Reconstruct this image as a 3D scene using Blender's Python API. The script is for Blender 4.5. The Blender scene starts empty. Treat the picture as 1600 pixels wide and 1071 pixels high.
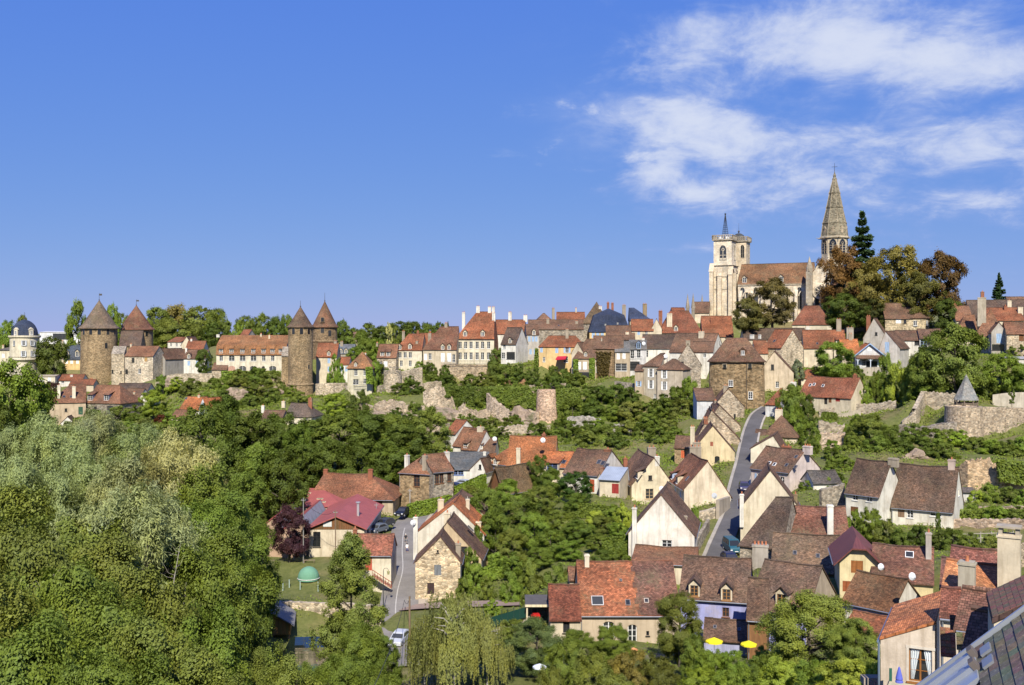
import bpy, math, random
import numpy as np
from mathutils import Vector, Matrix
from mathutils.geometry import delaunay_2d_cdt

# ------------------------------------------------------------------ camera, sky, sun, exposure
scn = bpy.context.scene
col = scn.collection
F, CX, HY, ZC = 1600.0, 800.0, 520.0, 45.0      # focal length in photo pixels, image centre, eye level row, eye height
cam_d = bpy.data.cameras.new('camera'); cam = bpy.data.objects.new('camera', cam_d); col.objects.link(cam)
cam_d.sensor_width = 36.0; cam_d.lens = 36.0; cam_d.shift_y = -(535.5-HY)/1600.0
cam_d.clip_start = 0.5; cam_d.clip_end = 12000
cam.location = (0, 0, ZC); cam.rotation_euler = (math.radians(90), 0, 0)
scn.camera = cam

SUN_EL, SUN_AZ = 42.0, 2.0          # light travels towards +Y, turned AZ degrees (positive: sun stands over the right shoulder)
SKY_STRENGTH, SUN_STRENGTH, EXPOSURE = 0.10, 5.0, 0.50
world = bpy.data.worlds.new('World'); scn.world = world; world.use_nodes = True
wt = world.node_tree; wt.nodes.clear()
def wn(t, **kw):
    n = wt.nodes.new(t)
    for k, v in kw.items(): setattr(n, k, v)
    return n
wo = wn('ShaderNodeOutputWorld'); wb = wn('ShaderNodeBackground'); wb.inputs[1].default_value = SKY_STRENGTH
sky = wn('ShaderNodeTexSky'); sky.sky_type = 'NISHITA'; sky.sun_disc = False
sky.sun_elevation = math.radians(SUN_EL)
sun_to = Vector((math.sin(math.radians(SUN_AZ)), -math.cos(math.radians(SUN_AZ)), 0))    # horizontal direction to the sun
sky.sun_rotation = math.atan2(sun_to.x, sun_to.y)
sky.altitude = 300; sky.air_density = 1.0; sky.dust_density = 0.0; sky.ozone_density = 3.0
def wmath(op, a, b=None, c=None):
    n = wn('ShaderNodeMath', operation=op)
    for i, v in enumerate((a, b, c)):
        if v is None: continue
        if isinstance(v, (int, float)): n.inputs[i].default_value = v
        else: wt.links.new(v, n.inputs[i])
    return n.outputs[0]
def wrange(v, a, b, c=0.0, d=1.0):
    n = wn('ShaderNodeMapRange', interpolation_type='SMOOTHSTEP'); wt.links.new(v, n.inputs[0])
    for i, x in enumerate((a, b, c, d)): n.inputs[i+1].default_value = x
    return n.outputs[0]
tc = wn('ShaderNodeTexCoord'); sep = wn('ShaderNodeSeparateXYZ'); wt.links.new(tc.outputs['Generated'], sep.inputs[0])
dx, dy, dz = sep.outputs
# grade the physical sky to the photograph's deep, even blue (channel-wise gain and gamma)
GK = 1.0/(SKY_STRENGTH*2**EXPOSURE)
sc_ = wn('ShaderNodeSeparateColor'); wt.links.new(sky.outputs[0], sc_.inputs[0]); gc = wn('ShaderNodeCombineColor')
for i_, (k_, g_) in enumerate(((0.0715, 0.68), (0.1445, 0.478), (0.70, 0.04))):
    wt.links.new(wmath('MULTIPLY', wmath('POWER', sc_.outputs[i_], g_), k_*GK), gc.inputs[i_])
# clouds: a broken layer seen in perspective, thickest in the right half of the sky
den = wmath('ADD', wmath('MAXIMUM', dz, 0.0), 0.30)
cmb = wn('ShaderNodeCombineXYZ')
wt.links.new(wmath('DIVIDE', dx, den), cmb.inputs[0]); wt.links.new(wmath('DIVIDE', dy, den), cmb.inputs[1]); cmb.inputs[2].default_value = 3.7
CL1 = (1.37, 0.31, 1.0)
def wnoise(scale, detail, rough, dist, off):
    m = wn('ShaderNodeMapping'); m.inputs['Location'].default_value = off; wt.links.new(cmb.outputs[0], m.inputs[0])
    n = wn('ShaderNodeTexNoise'); wt.links.new(m.outputs[0], n.inputs['Vector'])
    n.inputs['Scale'].default_value = scale; n.inputs['Detail'].default_value = detail
    n.inputs['Roughness'].default_value = rough; n.inputs['Distortion'].default_value = dist
    return n.outputs[0]
n1 = wnoise(1.9, 10, 0.60, 0.35, CL1); n2 = wnoise(7.5, 9, 0.62, 0.35, (4, 2, 1))
ang = wmath('DIVIDE', dx, wmath('SQRT', wmath('ADD', wmath('ADD', wmath('MULTIPLY', dx, dx), wmath('MULTIPLY', dy, dy)), 1e-4)))
edge = wmath('ADD', ang, wmath('MULTIPLY', wmath('SUBTRACT', n2, 0.5), 0.30))
mask = wmath('MULTIPLY', wrange(edge, 0.05, 0.15), wrange(wmath('ADD', dz, wmath('MULTIPLY', wmath('SUBTRACT', n2, 0.5), 0.10)), 0.055, 0.115))
uu = wmath('DIVIDE', dx, wmath('MAXIMUM', dy, 0.05)); vv = wmath('DIVIDE', dz, wmath('MAXIMUM', dy, 0.05))
def mass(px, py, rx, ry, w):
    a_ = wmath('MULTIPLY', wmath('SUBTRACT', uu, (px-CX)/F), F/rx); b_ = wmath('MULTIPLY', wmath('SUBTRACT', vv, (HY-py)/F), F/ry)
    return wmath('MULTIPLY', wmath('EXPONENT', wmath('MULTIPLY', wmath('ADD', wmath('MULTIPLY', a_, a_), wmath('MULTIPLY', b_, b_)), -1.0)), w)
bumps = 0.0
for q_ in ((1060, 190, 130, 62, .30), (1210, 235, 130, 60, .20), (1330, 70, 300, 70, .22), (1120, 60, 160, 60, .16), (1500, 210, 150, 55, .22), (1090, 303, 70, 20, .22), (1300, 285, 70, 24, .18), (1520, 315, 110, 24, .24), (1500, 110, 160, 40, .14)):
    bumps = wmath('ADD', mass(*q_[:4], q_[4]*.95), bumps)
dens = wmath('ADD', wmath('ADD', n1, -0.13), wmath('ADD', wmath('MULTIPLY', wmath('SUBTRACT', n2, 0.5), 0.68), bumps))
mask2 = wmath('MAXIMUM', mask, wmath('MULTIPLY', bumps, 4.0))
cfac = wmath('MULTIPLY', wrange(dens, 0.34, 0.66), wmath('MINIMUM', mask2, 1.0))
small = wmath('MULTIPLY', wmath('MULTIPLY', wrange(dens, 0.56, 0.72), wrange(dz, 0.03, 0.06)), 0.2)
cfac = wmath('MULTIPLY', wmath('MAXIMUM', cfac, small), 0.86)
ccol = wn('ShaderNodeMix', data_type='RGBA'); wt.links.new(wrange(dens, 0.42, 0.80), ccol.inputs[0])
ccol.inputs[6].default_value = (0.30*GK, 0.42*GK, 0.80*GK, 1); ccol.inputs[7].default_value = (0.74*GK, 0.79*GK, 0.92*GK, 1)
cmix = wn('ShaderNodeMix', data_type='RGBA'); wt.links.new(cfac, cmix.inputs[0])
wt.links.new(gc.outputs[0], cmix.inputs[6]); wt.links.new(ccol.outputs[2], cmix.inputs[7])
wt.links.new(cmix.outputs[2], wb.inputs[0]); wt.links.new(wb.outputs[0], wo.inputs[0])

sl = bpy.data.lights.new('sun', 'SUN'); sun = bpy.data.objects.new('sun', sl); col.objects.link(sun)
sl.energy = SUN_STRENGTH; sl.angle = math.radians(0.53); sl.color = (1.0, 0.93, 0.79)
to_sun = Vector((sun_to.x*math.cos(math.radians(SUN_EL)), sun_to.y*math.cos(math.radians(SUN_EL)), math.sin(math.radians(SUN_EL))))
sun.rotation_euler = to_sun.to_track_quat('Z', 'Y').to_euler(); sun.location = (0, -60, 160)
vs = scn.view_settings; vs.view_transform = 'Standard'; vs.look = 'None'; vs.exposure = EXPOSURE; vs.gamma = 1.0; vs.use_curve_mapping = False
scn.cycles.max_bounces = 5; scn.cycles.diffuse_bounces = 3; scn.cycles.glossy_bounces = 2; scn.cycles.transmission_bounces = 2
scn.cycles.transparent_max_bounces = 4; scn.cycles.caustics_reflective = False; scn.cycles.caustics_refractive = False

R = math.radians
rnd = random.Random(7)
def P(px, py, D): return Vector(((px-CX)/F*D, D, ZC-(py-HY)/F*D))
def zpx(py, D): return ZC-(py-HY)/F*D
def raydir(px, py): return Vector(((px-CX)/F, 1.0, -(py-HY)/F))

# ------------------------------------------------------------------ materials
class MT:
    def __init__(s, name):
        s.m = bpy.data.materials.new(name); s.m.use_nodes = True; s.t = s.m.node_tree; s.t.nodes.clear()
        s.out = s.n('ShaderNodeOutputMaterial'); s.b = s.n('ShaderNodeBsdfPrincipled'); s.l(s.b.outputs[0], s.out.inputs[0])
        s.b.inputs['Specular IOR Level'].default_value = 0.25
    def n(s, t, **kw):
        x = s.t.nodes.new(t)
        for k, v in kw.items(): setattr(x, k, v)
        return x
    def l(s, a, b): s.t.links.new(a, b)
    def val(s, inp, v):
        if isinstance(v, bpy.types.NodeSocket): s.l(v, inp)
        else: inp.default_value = v
    def tc(s, which='Object'):
        c = s.n('ShaderNodeTexCoord'); return c.outputs[which]
    def ocol(s): return s.n('ShaderNodeObjectInfo').outputs['Color']
    def orand(s): return s.n('ShaderNodeObjectInfo').outputs['Random']
    def mapping(s, vec, scale=(1,1,1), loc=(0,0,0), rot=(0,0,0)):
        m = s.n('ShaderNodeMapping'); s.l(vec, m.inputs[0]); m.inputs['Scale'].default_value = scale; m.inputs['Location'].default_value = loc; m.inputs['Rotation'].default_value = rot
        return m.outputs[0]
    def noise(s, vec, scale, detail=4, rough=0.55, dist=0.0):
        n = s.n('ShaderNodeTexNoise'); s.l(vec, n.inputs['Vector'])
        n.inputs['Scale'].default_value = scale; n.inputs['Detail'].default_value = detail; n.inputs['Roughness'].default_value = rough; n.inputs['Distortion'].default_value = dist
        return n.outputs[0]
    def math(s, op, a, b=0.0, clamp=False):
        n = s.n('ShaderNodeMath', operation=op, use_clamp=clamp); s.val(n.inputs[0], a); s.val(n.inputs[1], b); return n.outputs[0]
    def rng(s, v, a, b, c=0.0, d=1.0):
        n = s.n('ShaderNodeMapRange'); s.val(n.inputs[0], v)
        for i, x in enumerate((a, b, c, d)): n.inputs[i+1].default_value = x
        return n.outputs[0]
    def mix(s, f, a, b, mode='MIX'):
        n = s.n('ShaderNodeMix', data_type='RGBA', blend_type=mode); s.val(n.inputs[0], f)
        for i, v in ((6, a), (7, b)):
            if isinstance(v, tuple) and len(v) == 3: v = (*v, 1)
            if isinstance(v, float): v = (v, v, v, 1)
            s.val(n.inputs[i], v)
        return n.outputs[2]
    def grey(s, v):
        n = s.n('ShaderNodeCombineColor'); [s.val(n.inputs[i], v) for i in range(3)]; return n.outputs[0]
    def bump(s, h, dist=0.02, strength=1.0):
        n = s.n('ShaderNodeBump'); s.l(h, n.inputs['Height']); n.inputs['Distance'].default_value = dist; n.inputs['Strength'].default_value = strength
        s.l(n.outputs[0], s.b.inputs['Normal'])
    def color(s, c): s.val(s.b.inputs['Base Color'], c if not isinstance(c, tuple) else (*c, 1))
    def rough(s, v): s.val(s.b.inputs['Roughness'], v)

M = {}
def wvec(t):   # world position plus a per-object shift so that copies differ
    g = t.n('ShaderNodeNewGeometry'); return g.outputs['Position']

def m_tile(name, bw, bh, contrast=1.0, moss=0.5):
    t = MT(name); uv = t.tc('UV'); pos = wvec(t)
    br = t.n('ShaderNodeTexBrick'); t.l(uv, br.inputs['Vector']); br.offset = 0.5
    br.inputs['Color1'].default_value = (0.55,)*3+(1,); br.inputs['Color2'].default_value = (1.35,)*3+(1,); br.inputs['Mortar'].default_value = (0.30,)*3+(1,)
    br.inputs['Scale'].default_value = 1.0; br.inputs['Brick Width'].default_value = bw; br.inputs['Row Height'].default_value = bh
    br.inputs['Mortar Size'].default_value = bh*0.09; br.inputs['Mortar Smooth'].default_value = 0.3; br.inputs['Bias'].default_value = -0.1
    c = t.mix(contrast, t.ocol(), br.outputs[0], 'MULTIPLY')
    sp = t.noise(pos, 2.2, 5, 0.75)
    c = t.mix(1.0, c, t.grey(t.rng(sp, 0.3, 0.7, 0.66, 1.62)), 'MULTIPLY')
    c = t.mix(1.0, c, t.grey(t.rng(t.noise(t.mapping(pos, (1, 1, 1.6), (3, 8, 5)), 0.16, 4, 0.65), 0.35, 0.65, 0.70, 1.36)), 'MULTIPLY')
    hue = t.noise(pos, 0.30, 5, 0.65)
    c = t.mix(t.math('MULTIPLY', t.rng(hue, 0.42, 0.62), 0.6, True), c, t.mix(1.0, c, (0.72, 0.90, 1.05), 'MULTIPLY'))
    c = t.mix(t.math('MULTIPLY', t.rng(t.noise(t.mapping(pos, (1, 1, 1), (9, 4, 2)), 1.1, 6, 0.7), 0.54, 0.70), 0.7, True), c, t.mix(1.0, c, (1.55, 1.35, 1.15), 'MULTIPLY'))
    ms = t.math('MULTIPLY', t.rng(t.noise(pos, 0.32, 8, 0.7), 0.48, 0.66), t.rng(t.noise(pos, 4.5, 3, 0.6), 0.35, 0.65))
    c = t.mix(t.math('MULTIPLY', ms, moss, True), c, (0.155, 0.125, 0.07))
    li = t.rng(t.noise(pos, 6.0, 2, 0.5), 0.66, 0.76)
    c = t.mix(t.math('MULTIPLY', li, 0.45*moss, True), c, (0.42, 0.38, 0.29))
    t.color(c); t.rough(0.85)
    hh_ = t.math('ADD', t.math('MULTIPLY', br.outputs['Fac'], -0.025), t.math('MULTIPLY', t.noise(pos, 0.55, 3, 0.5), 0.45)); t.bump(hh_, 1.0, 0.85)
    M[name] = t.m
m_tile('tile', 0.19, 0.125); m_tile('tile_old', 0.24, 0.16, 1.0, 0.95); m_tile('slate_tile', 0.22, 0.13, 0.35, 0.15)

def m_wtile():
    t = MT('weathered_tile'); o = t.tc('Object'); pos = wvec(t)
    g = t.noise(t.mapping(pos, (14, 14, 14)), 1.0, 5, 0.7)
    c = t.mix(1.0, t.ocol(), t.grey(t.rng(g, 0.3, 0.7, 0.62, 1.35)), 'MULTIPLY')
    c = t.mix(t.math('MULTIPLY', t.rng(t.noise(pos, 30, 3, 0.6), 0.62, 0.70), 0.8, True), c, (0.36, 0.34, 0.24))
    c = t.mix(t.math('MULTIPLY', t.rng(t.noise(pos, 4, 5, 0.7), 0.52, 0.66), 0.5, True), c, (0.11, 0.11, 0.05))
    t.color(c); t.rough(0.95); t.bump(g, 0.006, 0.7); M['weathered_tile'] = t.m
m_wtile()
def m_plaster():
    t = MT('plaster'); pos = wvec(t)
    c = t.mix(1.0, t.mix(1.0, t.ocol(), (0.87, 0.86, 0.85), 'MULTIPLY'), t.grey(t.rng(t.noise(pos, 0.5, 6, 0.65), 0.3, 0.7, 0.74, 1.14)), 'MULTIPLY')
    st = t.noise(t.mapping(pos, (1.6, 1.6, 0.16)), 1.0, 6, 0.7)
    c = t.mix(t.math('MULTIPLY', t.rng(st, 0.47, 0.68), 0.65, True), c, t.mix(1.0, c, (0.52, 0.48, 0.42), 'MULTIPLY'))
    c = t.mix(t.math('MULTIPLY', t.rng(t.noise(pos, 0.28, 5, 0.7), 0.54, 0.66), 0.38, True), c, (0.36, 0.29, 0.20))
    t.color(c); t.rough(0.92); t.bump(t.noise(pos, 5.0, 5, 0.7), 0.03, 0.6); M['plaster'] = t.m
m_plaster()
def m_rubble(name, sc, lo, hi, joint=0.35):
    t = MT(name); pos = wvec(t)
    pv = t.mapping(pos, (1, 1, 1.45))
    w = t.n('ShaderNodeTexVoronoi'); t.l(pv, w.inputs['Vector']); w.inputs['Scale'].default_value = sc
    e = t.n('ShaderNodeTexVoronoi', feature='DISTANCE_TO_EDGE'); t.l(pv, e.inputs['Vector']); e.inputs['Scale'].default_value = sc
    s3 = t.n('ShaderNodeSeparateColor'); t.l(w.outputs['Color'], s3.inputs[0])
    c = t.mix(1.0, t.ocol(), t.grey(t.rng(s3.outputs[0], 0, 1, lo, hi)), 'MULTIPLY')
    c = t.mix(t.math('MULTIPLY', s3.outputs[1], 0.35), c, t.mix(1.0, c, (1.15, 0.88, 0.62), 'MULTIPLY'))
    c = t.mix(t.math('MULTIPLY', t.rng(e.outputs[0], 0.0, 0.09, 1, 0), joint, True), c, t.mix(1.0, t.ocol(), (1.1, 1.1, 1.1), 'MULTIPLY'))
    big = t.noise(pos, 0.22, 7, 0.7)
    c = t.mix(1.0, c, t.grey(t.rng(big, 0.3, 0.7, 0.62, 1.3)), 'MULTIPLY')
    st = t.noise(t.mapping(pos, (0.9, 0.9, 0.10)), 1.0, 6, 0.7)
    c = t.mix(t.math('MULTIPLY', t.rng(st, 0.52, 0.70), 0.55, True), c, t.mix(1.0, c, (0.42, 0.40, 0.37), 'MULTIPLY'))
    t.color(c); t.rough(0.95)
    t.bump(t.math('ADD', t.rng(e.outputs[0], 0, 0.12), t.math('MULTIPLY', t.noise(pos, 3, 5, 0.7), 0.8)), 0.07, 0.8); M[name] = t.m
m_rubble('rubble', 2.3, 0.50, 1.38); m_rubble('rubble_old', 1.8, 0.45, 1.35, 0.2); m_rubble('ashlar', 1.5, 0.86, 1.10, 0.10)
def m_rock():
    t = MT('rock'); pos = wvec(t)
    a = t.noise(t.mapping(pos, (1, 1, 0.5)), 0.6, 10, 0.75, 0.6)
    c = t.mix(t.rng(a, 0.35, 0.65), (0.15, 0.11, 0.085), (0.44, 0.34, 0.25))
    c = t.mix(t.math('MULTIPLY', t.rng(t.noise(pos, 0.3, 6, 0.7), 0.52, 0.62), 0.7, True), c, (0.07, 0.085, 0.03))
    t.color(c); t.rough(0.95); t.bump(a, 0.6, 1.0); M['rock'] = t.m
m_rock()
def m_paint(name, rough=0.6, amt=0.15, metal=0.0):
    t = MT(name); pos = wvec(t)
    t.color(t.mix(1.0, t.ocol(), t.grey(t.rng(t.noise(pos, 1.7, 5, 0.65), 0.3, 0.7, 1-amt, 1+amt)), 'MULTIPLY')); t.rough(rough)
    t.b.inputs['Metallic'].default_value = metal; M[name] = t.m
m_paint('paint', 0.65, 0.18); m_paint('carpaint', 0.35, 0.03); m_paint('metal', 0.45, 0.1, 0.6); m_paint('cloth', 0.9, 0.08); m_paint('skin', 0.6, 0.04)
M['carpaint'].node_tree.nodes['Principled BSDF'].inputs['Coat Weight'].default_value = 0.15
def m_sheet():
    t = MT('metal_sheet'); uv = t.tc('UV'); pos = wvec(t)
    w = t.n('ShaderNodeTexWave', wave_type='BANDS', bands_direction='X'); t.l(uv, w.inputs['Vector']); w.inputs['Scale'].default_value = 0.9
    c = t.mix(1.0, t.ocol(), t.grey(t.rng(t.noise(pos, 0.5, 6, 0.65), 0.3, 0.7, 0.85, 1.15)), 'MULTIPLY')
    c = t.mix(1.0, c, t.grey(t.rng(w.outputs[1], 0, 0.15, 0.82, 1.0)), 'MULTIPLY')
    t.color(c); t.rough(0.5); t.bump(w.outputs[1], 0.04, 0.7); M['metal_sheet'] = t.m
m_sheet()
def m_wood():
    t = MT('wood'); o = t.tc('Object')
    g = t.noise(t.mapping(o, (9, 9, 0.7)), 1.0, 6, 0.7)
    c = t.mix(1.0, t.ocol(), t.grey(t.rng(g, 0.3, 0.7, 0.55, 1.35)), 'MULTIPLY')
    t.color(c); t.rough(0.8); t.bump(g, 0.01, 0.6); M['wood'] = t.m
m_wood()
def m_glass():
    t = MT('window_glass'); pos = wvec(t)
    t.color(t.mix(t.orand(), (0.012, 0.014, 0.017), (0.05, 0.052, 0.055))); t.rough(0.06); t.b.inputs['Specular IOR Level'].default_value = 0.6
    t.bump(t.noise(pos, 0.9, 2, 0.5), 0.02, 0.15); M['glass'] = t.m
m_glass()
def m_asphalt():
    t = MT('asphalt'); pos = wvec(t)
    c = t.mix(1.0, t.ocol(), t.grey(t.rng(t.noise(pos, 0.25, 7, 0.7), 0.3, 0.7, 0.78, 1.22)), 'MULTIPLY')
    c = t.mix(1.0, c, t.grey(t.rng(t.noise(pos, 8, 3, 0.7), 0.3, 0.7, 0.88, 1.12)), 'MULTIPLY')
    t.color(c); t.rough(0.9); M['asphalt'] = t.m
m_asphalt()
def m_ground():
    t = MT('grass_ground'); pos = wvec(t)
    a = t.noise(pos, 0.06, 8, 0.65); b = t.noise(pos, 0.9, 6, 0.75)
    c = t.mix(t.rng(b, 0.3, 0.7), (0.085, 0.105, 0.024), (0.175, 0.180, 0.058))
    c = t.mix(t.rng(a, 0.50, 0.66), c, t.mix(t.rng(b, 0.35, 0.65), (0.17, 0.14, 0.055), (0.26, 0.21, 0.10)))
    c = t.mix(t.math('MULTIPLY', t.rng(t.noise(pos, 0.17, 5, 0.6), 0.62, 0.72), 0.8, True), c, (0.24, 0.19, 0.13))
    t.color(c); t.rough(0.95); t.bump(t.noise(pos, 2.5, 6, 0.8), 0.25, 0.9); M['ground'] = t.m
m_ground()
def m_water():
    t = MT('water'); pos = wvec(t)
    t.color((0.012, 0.02, 0.014)); t.rough(0.04); t.b.inputs['Specular IOR Level'].default_value = 0.5
    t.bump(t.noise(pos, 1.3, 3, 0.5), 0.03, 0.3); M['water'] = t.m
m_water()
def m_leaf(name, trans=0.24, hue=(0.75, 1.0, 0.6), sheen=0.25):
    t = MT(name); g = t.n('ShaderNodeNewGeometry'); rpi = g.outputs['Random Per Island']
    o = t.tc('Object'); oi = t.n('ShaderNodeObjectInfo')
    c = t.mix(1.0, oi.outputs['Color'], t.grey(t.rng(rpi, 0, 1, 0.80, 1.30)), 'MULTIPLY')
    cl = t.noise(t.mapping(o, (1, 1, 1)), 1.6, 3, 0.6)
    c = t.mix(t.rng(cl, 0.38, 0.66), c, t.mix(1.0, c, (1.16, 1.08, 0.72), 'MULTIPLY'))
    c = t.mix(t.rng(oi.outputs['Random'], 0, 1, 0, 0.5), c, t.mix(1.0, c, (0.92, 1.0, 0.9), 'MULTIPLY'))
    d = t.n('ShaderNodeBsdfDiffuse'); tr = t.n('ShaderNodeBsdfTranslucent'); gl = t.n('ShaderNodeBsdfGlossy'); gl.inputs['Roughness'].default_value = 0.55
    gl.inputs['Color'].default_value = (0.9, 0.95, 1.0, 1)
    t.l(c, d.inputs[0]); t.l(t.mix(1.0, c, (1.25, 1.3, 0.5), 'MULTIPLY'), tr.inputs[0])
    m1 = t.n('ShaderNodeMixShader'); m1.inputs[0].default_value = trans; t.l(d.outputs[0], m1.inputs[1]); t.l(tr.outputs[0], m1.inputs[2])
    m2 = t.n('ShaderNodeMixShader'); m2.inputs[0].default_value = sheen*0.04; t.l(m1.outputs[0], m2.inputs[1]); t.l(gl.outputs[0], m2.inputs[2])
    t.l(m2.outputs[0], t.out.inputs[0]); M[name] = t.m
m_leaf('leaf')
def m_bark():
    t = MT('bark'); o = t.tc('Object')
    g = t.noise(t.mapping(o, (6, 6, 1.2)), 1.0, 5, 0.7)
    t.color(t.mix(1.0, t.ocol(), t.grey(t.rng(g, 0.3, 0.7, 0.5, 1.4)), 'MULTIPLY')); t.rough(0.95); M['bark'] = t.m
m_bark()

# ------------------------------------------------------------------ mesh helpers
def mesh(name, verts, faces, mat, uvs=None, smooth=False):
    me = bpy.data.meshes.new(name); me.from_pydata([tuple(v) for v in verts], [], faces)
    if uvs:
        ul = me.uv_layers.new(name='UVMap'); ul.data.foreach_set('uv', [c for f in uvs for p in f for c in p])
    if smooth: me.polygons.foreach_set('use_smooth', [True]*len(me.polygons))
    if isinstance(mat, str): me.materials.append(M[mat])
    me.update(); return me
def obj(name, me, parent=None, color=None, loc=None, rz=0.0, rot=None, scale=None):
    o = bpy.data.objects.new(name, me); col.objects.link(o)
    if parent is not None: o.parent = parent
    if color is not None: o.color = (*color[:3], 1)
    if loc is not None: o.location = loc
    if rot is not None: o.rotation_euler = rot
    elif rz: o.rotation_euler = (0, 0, rz)
    if scale is not None: o.scale = scale
    return o
def empty(name, loc, rz=0.0):
    o = bpy.data.objects.new(name, None); col.objects.link(o); o.location = loc; o.rotation_euler = (0, 0, rz); o.empty_display_size = 0.5; return o
def tag(o, label, cat, group=None, kind=None):
    if label: o['label'] = label
    if cat: o['category'] = cat
    if group: o['group'] = group
    if kind: o['kind'] = kind
    return o
class MB:
    def __init__(s): s.v = []; s.f = []; s.uv = []
    def poly(s, pts, uv=None):
        b = len(s.v); s.v += [tuple(p) for p in pts]; s.f.append(tuple(range(b, b+len(pts)))); s.uv.append(uv or [(0, 0)]*len(pts))
    def box(s, x0, y0, z0, x1, y1, z1, mtx=None):
        p = [Vector(q) for q in ((x0,y0,z0),(x1,y0,z0),(x1,y1,z0),(x0,y1,z0),(x0,y0,z1),(x1,y0,z1),(x1,y1,z1),(x0,y1,z1))]
        if mtx: p = [mtx @ q for q in p]
        for q in ((0,3,2,1),(4,5,6,7),(0,1,5,4),(1,2,6,5),(2,3,7,6),(3,0,4,7)): s.poly([p[i] for i in q], [(0,0),(1,0),(1,1),(0,1)])
        return s
    def tube(s, a, b, r0, r1=None, n=8, cap=True):
        a, b = Vector(a), Vector(b); r1 = r0 if r1 is None else r1
        d = (b-a).normalized(); u = d.orthogonal().normalized(); w = d.cross(u)
        ra = [a+(u*math.cos(2*math.pi*i/n)+w*math.sin(2*math.pi*i/n))*r0 for i in range(n)]
        rb = [b+(u*math.cos(2*math.pi*i/n)+w*math.sin(2*math.pi*i/n))*r1 for i in range(n)]
        for i in range(n): s.poly([ra[i], ra[(i+1)%n], rb[(i+1)%n], rb[i]])
        if cap: s.poly(ra[::-1]); s.poly(rb)
        return s
    def lathe(s, prof, n=32, c=(0, 0), a0=0.0, a1=2*math.pi):
        full = abs(a1-a0-2*math.pi) < 1e-6
        k = n if full else n+1
        ring = [[(c[0]+r*math.cos(a0+(a1-a0)*i/n), c[1]+r*math.sin(a0+(a1-a0)*i/n), z) for i in range(k)] for r, z in prof]
        ln = 0.0
        for j in range(len(prof)-1):
            l2 = ln+math.hypot(prof[j+1][0]-prof[j][0], prof[j+1][1]-prof[j][1])
            for i in range(n):
                i2 = (i+1) % k
                u0 = (a1-a0)*i/n*prof[0][0]; u1 = (a1-a0)*(i+1)/n*prof[0][0]
                s.poly([ring[j][i], ring[j][i2], ring[j+1][i2], ring[j+1][i]], [(u0, ln), (u1, ln), (u1, l2), (u0, l2)])
            ln = l2
        return s
    def prism(s, pts, z0, z1):
        n = len(pts)
        s.poly([(x, y, z0) for x, y in pts][::-1]); s.poly([(x, y, z1) for x, y in pts])
        for i in range(n):
            a, b = pts[i], pts[(i+1) % n]; s.poly([(a[0], a[1], z0), (b[0], b[1], z0), (b[0], b[1], z1), (a[0], a[1], z1)])
        return s
    def mesh(s, name, mat, smooth=False): return mesh(name, s.v, s.f, mat, s.uv, smooth)
    def build(s, name, mat, parent=None, color=None, smooth=False, **kw): return obj(name, s.mesh(name, mat, smooth), parent, color, **kw)
def arch_pts(w, h, pointed=False, n=5):
    """outline of an opening, x from -w/2 to w/2, z from 0 to h"""
    r = w/2; pts = [(-r, 0), (r, 0)]
    if pointed:
        zs = h-r*1.45
        for i in range(n+1):
            a = i/n; pts.append((r*(1-a**1.6), zs+(h-zs)*math.sin(a*math.pi/2)))
        for i in range(1, n+1):
            a = 1-i/n; pts.append((-r*(1-a**1.6), zs+(h-zs)*math.sin(a*math.pi/2)))
    else:
        zs = h-r*0.55
        for i in range(2*n+1):
            a = math.pi*i/(2*n); pts.append((r*math.cos(a), zs+r*0.55*math.sin(a)))
    return pts
# ------------------------------------------------------------------ building kit
HOUSES = []
GROUND = []          # (x, y, z, weight) terrain control points
CREAM=(0.67,0.59,0.44); WHITE=(0.75,0.73,0.66); IVORY=(0.73,0.67,0.52); GREYP=(0.42,0.38,0.31); BEIGE=(0.50,0.41,0.29); YELLOW=(0.72,0.52,0.25); PINKW=(0.68,0.58,0.53)
T_RED=(0.245,0.088,0.042); T_ORANGE=(0.42,0.14,0.05); T_BROWN=(0.165,0.090,0.056); T_DARK=(0.105,0.068,0.050); T_RUST=(0.225,0.105,0.058); T_GREY=(0.12,0.10,0.085); T_BURG=(0.150,0.052,0.042)
S_WARM=(0.31,0.235,0.14); S_GREY=(0.30,0.27,0.22); S_PALE=(0.46,0.40,0.30); S_BROWN=(0.225,0.165,0.10)
BLUE=(0.30,0.42,0.58); BLUED=(0.12,0.19,0.42); BROWN=(0.16,0.07,0.03); GREEN=(0.04,0.10,0.06); WHT=(0.72,0.72,0.70); DARK=(0.03,0.028,0.026); REDD=(0.28,0.035,0.03); GRYS=(0.45,0.44,0.42)
BRICK=(0.30,0.12,0.07); STONEC=(0.36,0.31,0.24)
_wc = {}
def bars(w, h, kind):
    b = MB(); t = 0.07 if w > 0.5 else 0.05
    b.box(-w/2, -0.02, 0, -w/2+t, 0.05, h).box(w/2-t, -0.02, 0, w/2, 0.05, h).box(-w/2+t, -0.02, 0, w/2-t, 0.05, t).box(-w/2+t, -0.02, h-t, w/2-t, 0.05, h)
    if w > 0.65: b.box(-t*0.6, -0.03, t, t*0.6, 0.045, h-t)
    if kind != 'plain':
        n = 1 if h < 1.1 else 2
        for i in range(1, n+1):
            z = h*i/(n+1); b.box(-w/2+t, -0.015, z-0.02, w/2-t, 0.04, z+0.02)
    b.box(-w/2-0.10, -0.26, -0.10, w/2+0.10, 0.0, -0.005)
    return b
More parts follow.
